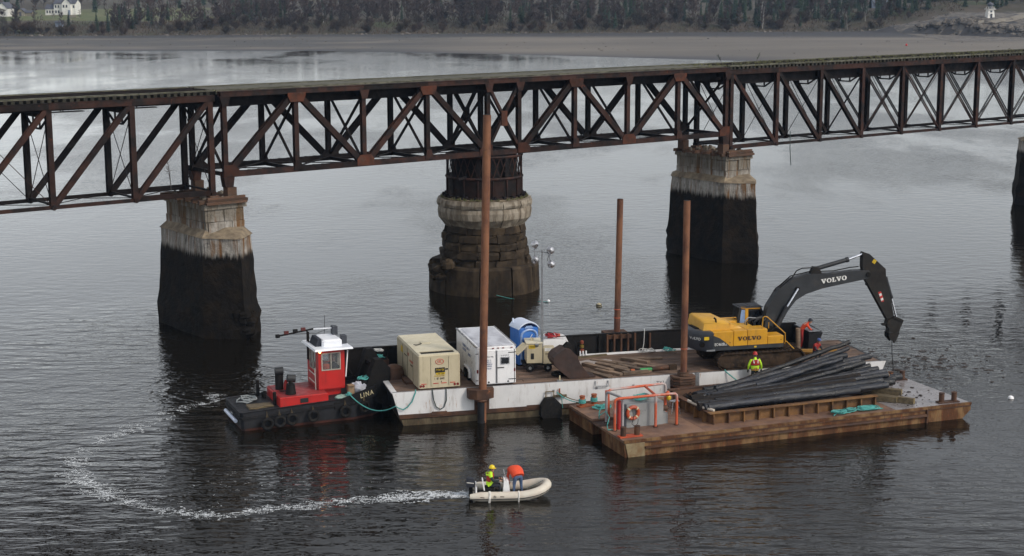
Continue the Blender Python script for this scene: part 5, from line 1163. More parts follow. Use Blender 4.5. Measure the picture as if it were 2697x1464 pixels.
# counterweight: rounded tail
cx = 16.36; arc = [(cx, yl-.02)] + [(cx-.08-.95*math.sin(math.pi*j/12)**.75, yl-.02+(YW+.04)*j/12) for j in range(1, 12)] + [(cx, yl+YW+.02)]
MB().loft([[(x+(cx-x)*.16, y, 2.62) for x, y in arc], [(x, y, 2.8) for x, y in arc], [(x, y, 3.42) for x, y in arc], [(x+.03, y, 3.56) for x, y in arc], [(x+(cx-x)*.12, y*.97+.05, 3.62) for x, y in arc]]).build('counterweight', cwgrey, EX, 40)
MB().box(15.75, 16.3, yl+1.0, yl+1.9, 3.62, 3.66).build('tail_grille', blackm, EX); MB().box(16.0, 16.45, yl-.035, yl-.012, 2.66, 2.74).build('tail_light', galv, EX)
MB().cyl((15.9, yl+.35, 2.98), (15.84, yl+.2, 2.96), .14, n=14).build('lifting_eye', blackm, EX); MB().box(15.9, 16.16, yl+.06, yl+.1, 3.22, 3.38).build('warning_sign', yelsign, EX)
text('VOLVO', .2, whitesign, EX, (15.62, yl+.62, 3.22), (rad(88), 0, rad(-62)), 'tail_lettering', 1.1)
slab_word('VOLVO', .2, brownsign, EX, (17.66, yl-.012, 3.12), (rad(90), 0, 0), 1.12, 'side_lettering')
text('EC460B', .21, whitesign, EX, (16.42, yl-.02, 2.98), (rad(90), 0, 0), 'model_lettering', .8, 'LEFT'); text('LC', .12, whitesign, EX, (16.98, yl-.02, 2.95), (rad(90), 0, 0), 'model_lettering', .8, 'LEFT')
MB().box(18.55, 18.68, yl-.012, yl+.003, 2.72, 2.8).build('sticker', yelsign, EX)
for x in (17.25, 20.0): MB().cyl((x, yl-.015, 3.05), (x, yl+.01, 3.05), .025, n=8).build('door_latch', brownsign, EX)
MB().tube([(18.98, yl+.05, 3.63), (19.02, yl+.05, 4.22), (19.12, yl+.05, 4.28), (19.25, yl+.05, 4.24), (20.24, yl+.05, 3.35), (20.26, yl+.05, 2.9), (20.24, yl+.1, 2.8)], .028, 8).build('hand_rail', yellow, EX)
MB().tube([(19.35, yl+.1, 3.64), (19.36, yl+.1, 3.95)], .02, 6).build('rail_post', yellow, EX); MB().tube([(20.3, yl+.05, 2.95), (20.75, yl+.05, 2.5)], .028, 6).build('step_rail', yellow, EX)
MB().cyl((20.35, yl+.25, 2.62), (20.35, yl+.55, 2.62), .16, n=14).build('front_roller', trackm, EX, 40)
# cab on the far side
ca = yl+2.0; cb_ = yl+YW
cab = MB(); P0 = [(18.5, 2.88), (20.05, 2.88), (20.1, 3.4), (19.7, 4.3), (18.62, 4.34), (18.48, 3.6)]
MB().prismy(P0, ca+.06, cb_-.04).build('cab_body', blackm, EX)
for i_, (a, b_) in enumerate(zip(P0, P0[1:]+P0[:1])): MB().beam((a[0], ca+.04, a[1]), (b_[0], ca+.04, b_[1]), .1, .09, (0, 1, 0)).build('cab_frame', yellow if i_ in (3,) else grey, EX)
MB().prismy([(18.86, 3.4), (19.02, 3.4), (19.02, 4.28), (18.86, 4.28)], ca-.01, ca+.05).build('cab_pillar', yellow, EX)
MB().prismy([(18.56, 3.5), (18.84, 3.5), (18.84, 4.24), (18.63, 4.24)], ca+.0, ca+.05).build('cab_window', frameblue, EX); MB().prismy([(19.04, 3.1), (20.0, 3.2), (19.66, 4.2), (19.04, 4.22)], ca+.02, ca+.055).build('cab_window', darkglass, EX)
rf = MB().box(18.55, 19.8, ca-.02, cb_+.02, 4.33, 4.38).build('cab_roof', cwgrey, EX); MB().box(18.62, 19.15, ca+.06, cb_-.08, 4.38, 4.41).box(19.2, 19.75, ca+.06, cb_-.08, 4.38, 4.41).build('roof_hatch', slate, rf)
# hydraulics on the centre deck
for i in range(9):
    x, y = R.uniform(18.6, 19.5), R.uniform(1.1, 2.1); MB().tube([(x, y, 3.2), (x+R.uniform(-.1, .1), y, 3.75), (x+R.uniform(.2, .4), y+R.uniform(-.1, .2), 3.9), (19.75, 1.75, 3.7+R.uniform(0, .4))], .035, 6).build('hydraulic_hose', R.choice((blackm, galv, grey)), EX)
# boom, cut as a plate silhouette with box thickness
bp = [(19.67, 4.05), (19.77, 4.5), (20.34, 5.38), (21.16, 5.89), (22.05, 6.09), (23.32, 6.06), (24.54, 6.15), (25.34, 6.14), (25.47, 5.95), (25.3, 5.7), (23.96, 5.5), (22.75, 5.31), (21.85, 5.06), (21.32, 4.77), (20.92, 4.28), (20.58, 3.78), (20.35, 3.48), (19.98, 3.2), (19.6, 3.4)]
BY = 1.75
MB().prismy(bp, BY-.23, BY+.23).build('boom', grey, EX); 
for p in ((19.9, 3.4), (21.35, 5.35), (25.3, 5.92)): MB().cyl((p[0], BY-.3, p[1]), (p[0], BY+.3, p[1]), .13, n=14).build('pivot_pin', blackm, EX, 40)
sw_ = slab_word('VOLVO', .235, whitesign, EX, (22.68, BY-.242, 5.56), (rad(90), 0, 0), 1.08, 'boom_lettering'); sw_.rotation_euler = (rad(90), rad(-6), 0)
sp_ = [(25.04, 7.1), (25.37, 6.98), (26.31, 6.16), (26.36, 5.58), (26.54, 5.12), (26.88, 3.6), (26.52, 3.46), (25.58, 5.01), (25.19, 5.66), (25.0, 6.3), (24.99, 6.99)]
MB().prismy(sp_, BY-.18, BY+.18).build('stick', stickm, EX)
MB().prismy([(25.62, 6.72), (25.78, 6.62), (25.66, 6.44), (25.5, 6.55)], BY-.192, BY-.181).build('stick_sticker', yelsign, EX)
st_ = MB().prismy([(25.92, 4.95), (26.08, 4.98), (26.28, 4.45), (26.14, 4.42)], BY-.192, BY-.181).build('warning_board', redsign, EX)
for k in range(2): MB().prismy([(25.97+.1*k, 4.84-.25*k), (26.1+.1*k, 4.9-.25*k), (26.14+.1*k, 4.78-.25*k), (26.02+.1*k, 4.72-.25*k)], BY-.198, BY-.193).build('white_stripe', whitesign, st_)
def ram(a, mid, b_, y, r1, r2):
    o = MB().cyl((a[0], y, a[1]), (mid[0], y, mid[1]), r1, n=14).build('ram_barrel', grey, EX, 40); MB().cyl((mid[0], y, mid[1]), (b_[0], y, b_[1]), r2, n=12).build('ram_rod', chrome, o, 40)
    d = Vector((mid[0]-a[0], 0, mid[1]-a[1])).normalized()*.1; MB().cyl((mid[0]-d.x, y, mid[1]-d.z), (mid[0]+d.x*.3, y, mid[1]+d.z*.3), r1*1.2, n=14).build('ram_gland', grey, o, 40)
ram((22.39, 6.3), (24.23, 6.72), (25.03, 6.97), BY, .115, .065)
MB().prismy([(22.1, 6.05), (22.75, 6.07), (22.55, 6.42), (22.3, 6.44)], BY-.16, BY+.16).build('ram_bracket', stickm, EX)
for y in (BY-.38, BY+.38): ram((20.2, 3.42), (20.76, 4.48), (21.35, 5.4), y, .12, .065)
ram((26.42, 5.7), (26.79, 4.58), (27.1, 3.55), BY, .085, .05)
MB().tube([(20.4, BY-.2, 5.45), (21.1, BY-.2, 6.0), (21.3, BY-.2, 6.3), (21.6, BY-.2, 6.42), (22.2, BY-.2, 6.42)], .03, 6).build('boom_hose', blackm, EX)
MB().tube([(20.2, BY+.1, 5.25), (21.1, BY+.1, 5.98), (22.1, BY+.1, 6.16), (23.5, BY+.1, 6.14), (24.4, BY+.1, 6.28), (24.9, BY+.1, 6.3)], .03, 6).build('boom_hose', blackm, EX)
MB().tube([(25.2, BY-.2, 5.7), (25.15, BY-.25, 5.4), (25.3, BY-.25, 5.3)], .025, 6).build('stick_hose', blackm, EX)
# coupler and grab
gp = [(26.55, 3.42), (26.92, 3.6), (27.44, 3.34), (27.29, 3.01), (27.19, 2.73), (26.96, 2.32), (26.84, 2.37), (26.6, 2.74), (26.65, 2.95), (26.5, 3.12)]
gb = MB().prismy(gp, BY-.2, BY+.2).build('grab', stickm, EX)
MB().prismy([(26.5, 3.1), (26.34, 3.12), (26.28, 3.2), (26.36, 3.24), (26.55, 3.22)], BY-.12, BY+.12).build('grab_hook', stickm, gb)
MB().prismy([(26.6, 2.75), (27.2, 2.76), (27.1, 2.5), (26.97, 2.25), (26.9, 2.2), (26.86, 2.32), (26.72, 2.35), (26.62, 2.5)], BY-.28, BY-.2).build('grab_jaw', stickm, gb); MB().prismy([(26.6, 2.75), (27.2, 2.76), (27.1, 2.5), (26.9, 2.2), (26.62, 2.5)], BY+.2, BY+.28).build('grab_jaw', stickm, gb)
MB().beam((26.85, BY, 3.6), (27.4, BY, 3.35), .5, .12).build('linkage', stickm, EX)
rope('hanging_chain', 'thin dark chain hanging from the excavator grab to the water', [mw(26.92, BY, 2.28), mw(26.95, BY, 1.6), mw(27.05, BY, .8), mw(27.1, BY, .02)], .02, blackm, 'chain')

# ================================================================ tug
TG = Frame(-12.83, 73.83, 22.5)
T = inframe('tug_boat', 'small black tug with red wheelhouse pushing the white barge', 'tug', TG)
TBm, TLn = 3.2, 7.4
plan = [(0, .12), (0, TBm-.12), (.12, TBm), (5.6, TBm), (6.7, TBm-.35), (TLn, TBm-1.05), (TLn, 1.05), (6.7, .35), (5.6, 0), (.12, 0)]
def sheer(x): return .86 + (.5 * max(0, (x - 3.2) / 4.2) ** 1.6)
def ringp(off, z=None, dz=0): return [(x + (TLn/2 - x)*off/3.7, y + (TBm/2 - y)*off/1.6, (sheer(x) + dz) if z is None else z) for x, y in plan]
MB().loft([ringp(.28, -.7), ringp(.06, .12)]).build('lower_hull', mat('red lead waterline', (.09, .026, .016), (.03, .015, .012), .7, 0, 1.2, dirt=.4, dirtc=(.02, .018, .018), rv=0), T)
MB().loft([ringp(.05, .12), ringp(0)]).build('hull', slate, T); 
MB().loft([ringp(0, None, .001), ringp(-.03, None, .06), ringp(.09, None, .06), ringp(.1, None, .0)], cap=False).build('gunwale', slate, T)
MB().add([(x, y, z - .01) for x, y, z in ringp(.06)], [tuple(range(10))]).build('deck', mat('grey tug deck', (.075, .075, .078), (.05, .05, .052), .7, 0, 1.5, dirt=.3, rv=0), T)
MB().loft([[(x, y, z) for x, y, z in ringp(-.05, None, -.28)], [(x, y, z) for x, y, z in ringp(-.05, None, -.18)]]).build('rubbing_band', black, T)
# bow bulwark carrying the name
bwk = MB(); pb_ = [(4.6, 0), (5.6, 0), (6.7, .35), (TLn, 1.05)]
for s_, f_ in ((1, lambda y: y), (-1, lambda y: TBm - y)):
    bwk.loft([[(x, f_(y)-.03*s_, sheer(x)-.3), (x, f_(y)+.05*s_, sheer(x)-.3), (x, f_(y)+.05*s_, sheer(x) + .05 + .22*min(1, (x-4.6)/1.2)), (x, f_(y)-.03*s_, sheer(x)+.05+.22*min(1, (x-4.6)/1.2))] for x, y in pb_])
bwk.build('bow_bulwark', black, T)
text('LINA', .34, cream, T, (6.28, .15, 1.17), (rad(90), rad(-7), rad(17.6)), 'name_lettering', .88, gap=1.3)
text('LINA', .2, whitesign, T, (-.03, 1.75, .55), (rad(90), 0, rad(-90)), 'stern_lettering')
MB().cyl((-.12, .5, .42), (-.12, 2.7, .42), .09, n=10).build('stern_fender', palebl, T, 40)
# aft deck
hp_ = coil((.85, 2.15, .9), .48, 4, 16, .025); MB().tube(hp_, .03, 6).build('coiled_hose', mat('pale grey hose', (.3, .33, .34), None, .7, 0, 4), T, 40)
MB().box(.55, 1.75, .5, 1.2, .86, 1.0).build('hatch', beamw, T); MB().tube([(.6, .46, .98), (.9, .44, .92), (1.3, .5, 1.02), (1.7, .46, .98)], .02, 5).build('hatch_rope', ropebrown, T)
for x, y, h_ in ((1.55, 2.9, .85), (1.85, .75, .72), (1.72, 2.2, .45), (1.7, 2.45, .35)): MB().cyl((x, y, .86), (x, y, .86+h_), .085, n=12).build('bitt', blackm, T, 40)
# red engine house
hx0, hx1, hy0, hy1 = 1.95, 4.35, .14, 2.7
MB().bbox(hx0, hx1, hy0, hy1, .86, 1.42, .03).build('engine_house', red, T); MB().box(hx0+.06, hx1-.06, hy0+.06, hy1-.06, 1.42, 1.445).build('engine_house_top', redtop, T)
MB().box(2.95, 3.35, hy0-.014, hy0+.002, 1.08, 1.3).build('side_vent', blacksign, T); MB().box(2.25, 2.75, 1.2, 1.45, 1.446, 1.46).build('top_hatch', blacksign, T)
for x, y, h_ in ((2.35, 1.75, 1.25), (2.62, .62, .85)):
    MB().cyl((x, y, 1.44), (x, y, 1.44+h_*.6), .2 if h_ > 1 else .26, .2 if h_ > 1 else .2, 14).build('stack_base', blackm, T, 40)
    e = MB().cyl((x, y, 1.44+h_*.6), (x, y, 1.44+h_*.8), .1, n=10).build('stack_pipe', blackm, T, 40)
MB().cyl((2.15, 1.75, 2.36), (2.55, 1.7, 2.36), .19, n=14).build('muffler', grey, T, 40); MB().cyl((2.6, 1.2, 2.1), (3.0, 1.15, 2.05), .19, n=14).build('muffler', grey, T, 40)
MB().lathe([(.09, 0), (.1, .34), (.05, .42), (.03, .48)], 10, (2.62, 1.55, 1.45)).build('fire_extinguisher', red, T, 40)
# wheelhouse
wx0, wx1, wy0, wy1, wz0, wz1 = 4.05, 5.36, .72, 2.72, 1.45, 3.42
MB().box(4.3, 5.2, .9, 2.5, .86, 1.46).build('wheelhouse_base', red, T)
fl_ = MB().box(wx0, wx1, wy0, wy1, wz0, wz0+.05).build('wheelhouse_floor', red, T)
def panel(x0, x1, z0, z1, hole, y, th=.05, horizontal=True, nm='wheelhouse_wall'):
    "wall with one window opening; along x at y, or along y at x"
    hx0_, hx1_, hz0_, hz1_ = hole; mb = MB()
    for a, b_, c_, d_ in ((x0, x1, z0, hz0_), (x0, x1, hz1_, z1), (x0, hx0_, hz0_, hz1_), (hx1_, x1, hz0_, hz1_)):
        if horizontal: mb.box(a, b_, y, y+th, c_, d_)
        else: mb.box(y, y+th, a, b_, c_, d_)
    w_ = mb.build(nm, red, T); fm = MB(); f = .05
    for a, b_, c_, d_ in ((hx0_-f, hx1_+f, hz0_-f, hz0_), (hx0_-f, hx1_+f, hz1_, hz1_+f), (hx0_-f, hx0_, hz0_, hz1_), (hx1_, hx1_+f, hz0_, hz1_), ((hx0_+hx1_)/2-.02, (hx0_+hx1_)/2+.02, hz0_, hz1_)) if hx1_-hx0_ > .7 else ((hx0_-f, hx1_+f, hz0_-f, hz0_), (hx0_-f, hx1_+f, hz1_, hz1_+f), (hx0_-f, hx0_, hz0_, hz1_), (hx1_, hx1_+f, hz0_, hz1_), (hx0_, hx1_, (hz0_+hz1_)/2-.02, (hz0_+hz1_)/2+.02)):
        if horizontal: fm.box(a, b_, y-.02, y+th+.02, c_, d_)
        else: fm.box(y-.02, y+th+.02, a, b_, c_, d_)
    win_ = fm.build('window_frame', mat('pale window trim', (.45, .42, .36), None, .6, 0, 3), T)
    g_ = MB()
    if horizontal: g_.box(hx0_, hx1_, y+th*.4, y+th*.5, hz0_, hz1_)
    else: g_.box(y+th*.4, y+th*.5, hx0_, hx1_, hz0_, hz1_)
    g_.build('pane', glass, win_)
panel(wx0, wx1, wz0, wz1, (wx0+.2, wx1-.25, 2.45, 3.22), wy0)
panel(wx0, wx1, wz0, wz1, (wx0+.2, wx1-.25, 2.45, 3.22), wy1-.05)
panel(wy0+.052, wy1-.052, wz0, wz1, (wy0+.5, wy1-.5, 2.35, 3.2), wx0, .05, False)
panel(wy0+.052, wy1-.052, wz0, wz1, (wy0+.25, wy1-.25, 2.4, 3.25), wx1-.05, .05, False)
MB().box(4.9, 5.25, 1.2, 2.2, 1.5, 2.45).build('helm_console', blackm, T); MB().bbox(4.35, 4.75, 1.2, 1.7, 2.2, 2.6, .04).build('seat', orange, T); MB().cyl((4.55, 1.45, 1.5), (4.55, 1.45, 2.2), .05, n=8).build('seat_post', galv, T)
ry = [(3.82, .48), (5.75, .48), (5.75, 2.95), (3.82, 2.95)]
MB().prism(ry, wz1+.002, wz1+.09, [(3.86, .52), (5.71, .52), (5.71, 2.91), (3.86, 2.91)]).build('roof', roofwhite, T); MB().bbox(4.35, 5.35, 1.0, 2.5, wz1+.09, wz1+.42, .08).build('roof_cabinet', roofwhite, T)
MB().prismy([(4.05, wz1+.09), (4.35, wz1+.09), (4.35, wz1+.45), (4.2, wz1+.45)], 1.2, 2.3).build('aerial_mount', navy, T)
for x, y, z, s_ in ((5.3, 2.2, wz1+.42, .42), (5.55, 1.5, wz1+.1, .4)): MB().box(x-.12, x+.12, y-.2, y+.2, z, z+s_).build('searchlight_box', cwgrey, T)
ms = MB().box(4.0, 4.06, 2.3, 2.36, 2.6, wz1+.62).box(4.0, 4.06, 2.55, 2.61, 2.6, wz1+.62).build('mast_post', blackm, T)
yd = MB().beam((2.55, 2.45, wz1+.5), (4.35, 2.45, wz1+.72), .08, .07).build('light_bar', blackm, T); MB().beam((4.3, 2.4, wz1+.72), (5.2, 2.2, wz1+.74), .05, .05).build('light_bar', roofwhite, T)
lampm = mat('dull red lamp', (.09, .012, .010), None, .5, 0, 3, dirt=0, rv=0, bump=0)
for i, (x, m_) in enumerate(((2.95, lampm), (3.4, blackm), (3.8, lampm))):
    MB().box(x-.11, x+.11, 2.39, 2.51, wz1+.58+.05*i, wz1+.72+.05*i).build('deck_lamp', m_, yd)
MB().box(2.42, 2.6, 2.36, 2.54, wz1+.42, wz1+.58).build('deck_lamp', blackm, yd)
MB().tube([(5.3, 2.2, wz1+.8), (4.4, 2.3, wz1+.5), (3.2, 2.4, wz1+.56)], .01, 4).build('aerial_wire', blackm, T); MB().cyl((4.9, 2.6, wz1+.1), (4.95, 2.62, wz1+1.3), .012, n=5).build('whip_aerial', blackm, T)
for x in (2.3, 2.9, 3.5, 4.1): MB().cyl((x, hy0-.01, 1.38), (x, hy0-.01, 1.4), .03, n=6).build('bolt_head', redtop, T)
MB().box(1.96, 1.99, .5, 1.1, .9, 1.3).build('access_door', redtop, T)
MB().ball((4.1, .6, wz1-.05), .06, n=8, m=6).build('lit_lamp', lamp_on, T)
la = MB()
MB().beam((wx0-.1, .95, 1.45), (wx0-.12, .95, 2.5), .04, .04).build('ladder_rail', reflect, T)
for z in (1.75, 2.15): MB().beam((wx0-.1, .95, z), (wx0-.1, 2.1, z+.03), .04, .04).build('ladder_rung', reflect, T)
MB().beam((5.55, .8, 3.3), (5.42, .78, 2.0), .05, .05).build('white_hand_rail', cleanwhite, T)
# push knees
for y in (.75, 2.15):
    MB().prismy([(6.2, 1.0), (7.5, .3), (7.55, 2.35 if y < 1 else 2.4), (7.2, 2.75 if y < 1 else 3.0), (6.85, 2.75 if y < 1 else 3.0)], y-.26, y+.26).build('push_knee', blackm, T)
    MB().box(7.5, 7.62, y-.24, y+.24, .4, 2.3).build('knee_pad', rubber, T)
MB().beam((5.45, 2.3, 2.9), (6.4, 2.3, 1.4), .07, .07).build('knee_brace', blackm, T); MB().beam((6.9, .75, 2.4), (6.9, 2.15, 2.4), .2, .2).build('knee_beam', blackm, T)
MB().ball((6.35, .95, 1.5), .42, .4, .4, 10, 7).jit(.04).build('winch_drum', blackm, T)
def tw(x, y, z): return TG.w(x, y, z)
# gear piled on the bow
o = thing('cardboard_box', 'brown cardboard box on the tug foredeck below the wheelhouse', 'box', None, tw(5.42, .35, 1.02), TG.a); MB().box(0, .3, 0, .3, 0, .62).build('carton', cardboard, o); MB().box(0, .3, -.1, 0, .6, .615).build('flap', cardboard, o)
o = thing('plastic_sheet', 'crumpled grey white sheet bundle on the tug foredeck', 'tarp', None, tw(6.05, .7, 1.2), TG.a); MB().ball((0, 0, .2), .45, .3, .3, 12, 8).jit(.06).build('bundle', tarp, o)
o = thing('green_sack', 'pale green sack at the tug gunwale', 'sack', None, tw(5.0, .22, 1.06), TG.a); MB().ball((0, 0, .08), .36, .16, .12, 12, 6).jit(.04).build('sack', mat('pale green cloth', (.25, .36, .32), None, .8, 0, 4), o)
rope('teal_rope', 'heap of teal rope on the tug winch', [tw(p.x, p.y, p.z) for p in coil((6.35, .85, 1.75), .25, 4)], .028, ropeteal)
rope('teal_mooring_line', 'teal line sagging from the tug to the white barge corner', sagline(tw(5.35, .0, 1.3), mw(.15, -.08, 1.02), .48, 14), .028, ropeteal)
bt = thing('mooring_bitt', 'small teal wrapped bitt on the tug gunwale', 'bitt', None, tw(5.35, .1, 1.08), TG.a); MB().cyl((0, 0, 0), (0, 0, .3), .08, n=10).build('post', ropeteal, bt); MB().beam((-.16, 0, .2), (.16, 0, .2), .06, .06).build('cross_bar', ropeteal, bt)
# tyre fenders, each hung on its own lanyard
tn = ['first', 'second', 'third', 'fourth', 'fifth', 'sixth']
for i, x in enumerate((1.25, 1.85, 2.45, 3.5, 5.1, 6.1)):
    zc = .30 + .05*i if i < 4 else .50 + .1*(i-4); y = -.16 + (.12 if i == 5 else 0)
    o = thing('tyre_fender', tn[i] + ' black tyre fender from the stern on the tug side', 'tyre', 'tyre fenders along the tug', tw(x, y, zc), TG.a + (rad(14) if i == 5 else 0))
    MB().torus((0, 0, 0), (0, 1, 0), .23, .085, 20, 8).build('tyre', rubber, o, 40); MB().tube([(-.04, .03, .25), (0, .1, sheer(x)-zc+.06), (.04, .03, .25)], .014, 5).build('lanyard', ropebrown, o)

# ================================================================ rusty log barge
NB = Frame(4.97536, 69.44153, 20.7); NZ = .75
nbg = inframe('log_barge', 'low rusty barge in front carrying the pile of black logs', 'barge', NB)
def hullseg(y0, y1, x0, x1, rake=1.0, nm='hull'):
    return MB().prismy([(x0, NZ-.1), (x1, NZ-.1), (x1+.02, NZ-.34), (x1-rake, -.5), (x0+.3, -.5), (x0+.05, -.05)], y0, y1).build(nm, ochre, nbg)
NL = 18.45
hullseg(.03, 2.55, 0, NL); hullseg(3.95, 6.75, .15, NL-.3); MB().box(1.9, NL-.6, 2.55, 3.95, .1, NZ-.02).build('hull_bridge', brownhull, nbg)
MB().prismy([(0.01, NZ-.1), (NL+.01, NZ-.1), (NL+.03, NZ+.02), (0, NZ+.02)], -.01, .12).build('gunwale', ochre, nbg)
MB().prismy([(1.05, .34), (15.9, .34), (15.9, .44), (1.0, .44)], -.09, .029).jit(.012).build('rubbing_strake', brownhull, nbg); MB().prismy([(0.2, -.02), (1.0, -.02), (1.0, NZ-.12), (.05, NZ-.12)], -.03, .028).build('corner_plate', mat('scuffed pale plate', (.26, .21, .12), (.17, .10, .045), .75, 0, 2, rust=.3, rv=0), nbg)
MB().box(15.9, 15.98, -.06, .028, -.2, NZ-.1).build('hull_step', brownhull, nbg)
for a, b_ in ((0, 4.2), (4.2, 9.3), (9.3, 14.3)): MB().box(a+.004, b_-.004, .12, 2.62, NZ-.1, NZ + R.uniform(-.008, .008)).build('deck_plate', rustdeck, nbg); MB().box(a+.16 if a == 0 else a+.004, b_-.004, 3.92 if a == 0 else 2.63, 6.75 - .055*a, NZ-.1, NZ-.003).build('deck_plate', rustdeck, nbg)
MB().prism([(1.9, 2.625), (4.19, 2.625), (4.19, 3.915), (1.9, 3.915)], NZ-.1, NZ-.005).build('deck_plate', rustdeck, nbg)
MB().prism([(14.3, .12), (NL, .12), (NL-.1, 5.55), (14.3, 5.85)], NZ-.1, NZ+.003).build('bow_deck', wetdeck, nbg)
MB().prism([(0, 0), (NL, 0), (NL-.1, 5.6), (0.15, 6.8)], NZ-.16, NZ-.11).build('deck_frame', brownhull, nbg)
def bollards(label, x, y, rz, h=.42, m_=brownhull, base=None):
    o = thing('mooring_bollard', label, 'bollard', None, NB.w(x, y, NZ+.01), NB.a + rad(rz)); MB().box(-.22, .9, -.18, .18, 0, .06).build('base_plate', base or m_, o)
    for dx in (0, .68): p = MB().cyl((dx, 0, .06), (dx, 0, h), .13, n=14).build('bollard_post', m_, o, 40); MB().cyl((dx, 0, h), (dx, 0, h+.03), .145, n=14).build('bollard_cap', m_, p, 40)
    return o
bollards('rusty twin bollard with orange base at the front left barge corner', .24, .64, 0, .44, brownhull, orange)
bollards('rusty twin bollard at the right end of the log barge, near side', 17.1, .5, -4, .46); bollards('rusty twin bollard at the right end of the log barge, far side', 17.3, 5.15, -4, .44)
rbd = bollards('twin bollard wound with teal rope behind the orange cage', .62, 6.2, 10, .5, rustorange); 
for dx in (0, .68): MB().torus((dx, 0, .2), (0, 0, 1), .15, .035, 14, 6).torus((dx, 0, .27), (0, 0, 1), .15, .035, 14, 6).torus((dx, 0, .34), (0, 0, 1), .15, .03, 14, 6).build('rope_turns', ropeteal, rbd)
def nw(x, y, z): return NB.w(x, y, z)
rope('teal_rope', 'loose teal rope heap beside the rear twin bollard', [nw(p.x, p.y, p.z) for p in coil((1.35, 5.55, NZ), .48, 5, 14, .02, R, .8)], .026, ropeteal)
rope('brown_mooring_line', 'taut brown line from the fender cleat to the rear bollard', sagline(mw(8.25, -.15, 1.15), nw(.62, 6.2, NZ+.3), .1, 8), .022, ropebrown)
rope('teal_mooring_line', 'teal line from the fender cleat to the rear bollard', sagline(mw(8.1, -.15, 1.2), nw(.62, 6.15, NZ+.24), .16, 8), .022, ropeteal)
rope('teal_mooring_line', 'short teal line hanging beside the black fender', [mw(8.3, -.16, 1.1), mw(8.35, -.18, .8), mw(8.4, -.18, .4)], .02, ropeteal)
# ---------------------------------------------------------------- orange tube guard
cg = inframe('tube_guard', 'orange and white tube guard rail around the grey winch box', 'guard rail', NB)
def hoop(pts, nm='guard_tube', m_=orangewhite, r=.062):
    "tube with rounded corners"
    o = [Vector(pts[0])]
    for a, b_, c_ in zip(pts, pts[1:], pts[2:]):
        a, b_, c_ = Vector(a), Vector(b_), Vector(c_); d1_ = (a-b_).normalized()*.2; d2_ = (c_-b_).normalized()*.2
        o += [b_+d1_, b_+d1_*.4+d2_*.08, b_+d1_*.08+d2_*.4, b_+d2_]
    o.append(Vector(pts[-1])); return MB().tube(o, r, 10).build(nm, m_, cg, 40)
zt = NZ+1.5; greytube = mat('chalky grey tube paint', (.34, .33, .34), (.42, .2, .15), .55, 0, .8, .55, .75, rv=.05)
hoop([(.32, 1.75, NZ), (.32, 1.75, zt), (3.4, 1.65, zt), (3.4, 1.65, NZ)]); hoop([(2.34, 1.68, NZ), (2.34, 1.68, zt-.02)])
hoop([(.8, 1.95, NZ), (.8, 1.95, zt-.03), (.55, 3.2, zt-.03), (.55, 3.2, NZ)], m_=greytube); hoop([(.68, 3.2, NZ), (.68, 3.3, zt+.02), (3.7, 3.45, zt+.02), (3.7, 3.45, NZ)]); hoop([(2.34, 1.7, zt), (2.6, 3.38, zt)])
MB().cyl((.62, 3.28, NZ), (.62, 3.28, NZ+1.5), .1, n=12).build('guard_post', orange, cg, 40); MB().cyl((.62, 1.95, NZ), (.62, 1.95, NZ+1.35), .09, n=12).build('guard_post', redcloth, cg, 40)
for x, y in ((.32, 1.75), (3.4, 1.65), (2.34, 1.68), (.8, 1.95), (.55, 3.2), (3.7, 3.45)): MB().cyl((x, y, NZ), (x, y, NZ+.035), .12, n=12).build('foot_plate', brownhull, cg)
wb = inframe('winch_box', 'grey steel winch housing inside the orange tube guard', 'winch', NB)
MB().bbox(.9, 2.9, 2.0, 3.15, NZ, NZ+1.1, .02).build('housing', greybox, wb); MB().box(2.9, 3.15, 2.05, 2.9, NZ, NZ+.5).build('side_box', greybox, wb); MB().box(.84, 1.0, 1.95, 2.1, NZ, NZ+1.12).build('corner_column', cwgrey, wb); MB().cyl((3.0, 2.5, NZ+.6), (3.3, 2.5, NZ+.6), .14, n=12).build('drum', brownhull, wb, 40)
for i in range(7): MB().box(1.55+.13*(i % 4), 1.6+.13*(i % 4), 1.99, 2.0, NZ+.72-.12*(i//4), NZ+.78-.12*(i//4)).build('stencil_mark', galv, wb)
lr = thing('life_ring', 'orange life ring hanging on the grey winch box', 'life ring', None, nw(1.3, 1.9, NZ+.72), NB.a)
ri = MB().torus((0, 0, 0), (0, 1, 0), .27, .085, 24, 8).build('ring', orange, lr, 40)
for a in (.8, 2.4, 3.9, 5.5):
    MB().torus((0, 0, 0), (0, 1, 0), .27, .092, 60, 8).build  # bands below
    c_ = Vector((math.cos(a)*.27, 0, math.sin(a)*.27)); t_ = Vector((-math.sin(a), 0, math.cos(a))); MB().cyl(c_-t_*.035, c_+t_*.035, .09, n=10).build('band', cream, ri, 40)
MB().tube([(-.05, -.08, .2), (-.02, -.1, -.25), (-.1, -.1, -.5), (.05, -.1, -.62), (.2, -.1, -.5), (.22, -.1, -.3)], .014, 5).build('cord', blackm, lr)
rope('teal_rope', 'teal rope and gear heaped on top of the grey winch box', [nw(p.x, p.y, p.z) for p in coil((2.0, 2.55, NZ+1.12), .42, 5, 14, .03, R, .8)], .03, ropeteal)
rope('white_rope', 'pale rope tangled on top of the grey winch box', [nw(p.x, p.y, p.z) for p in coil((2.3, 2.9, NZ+1.15), .3, 3)], .022, ropewhite)
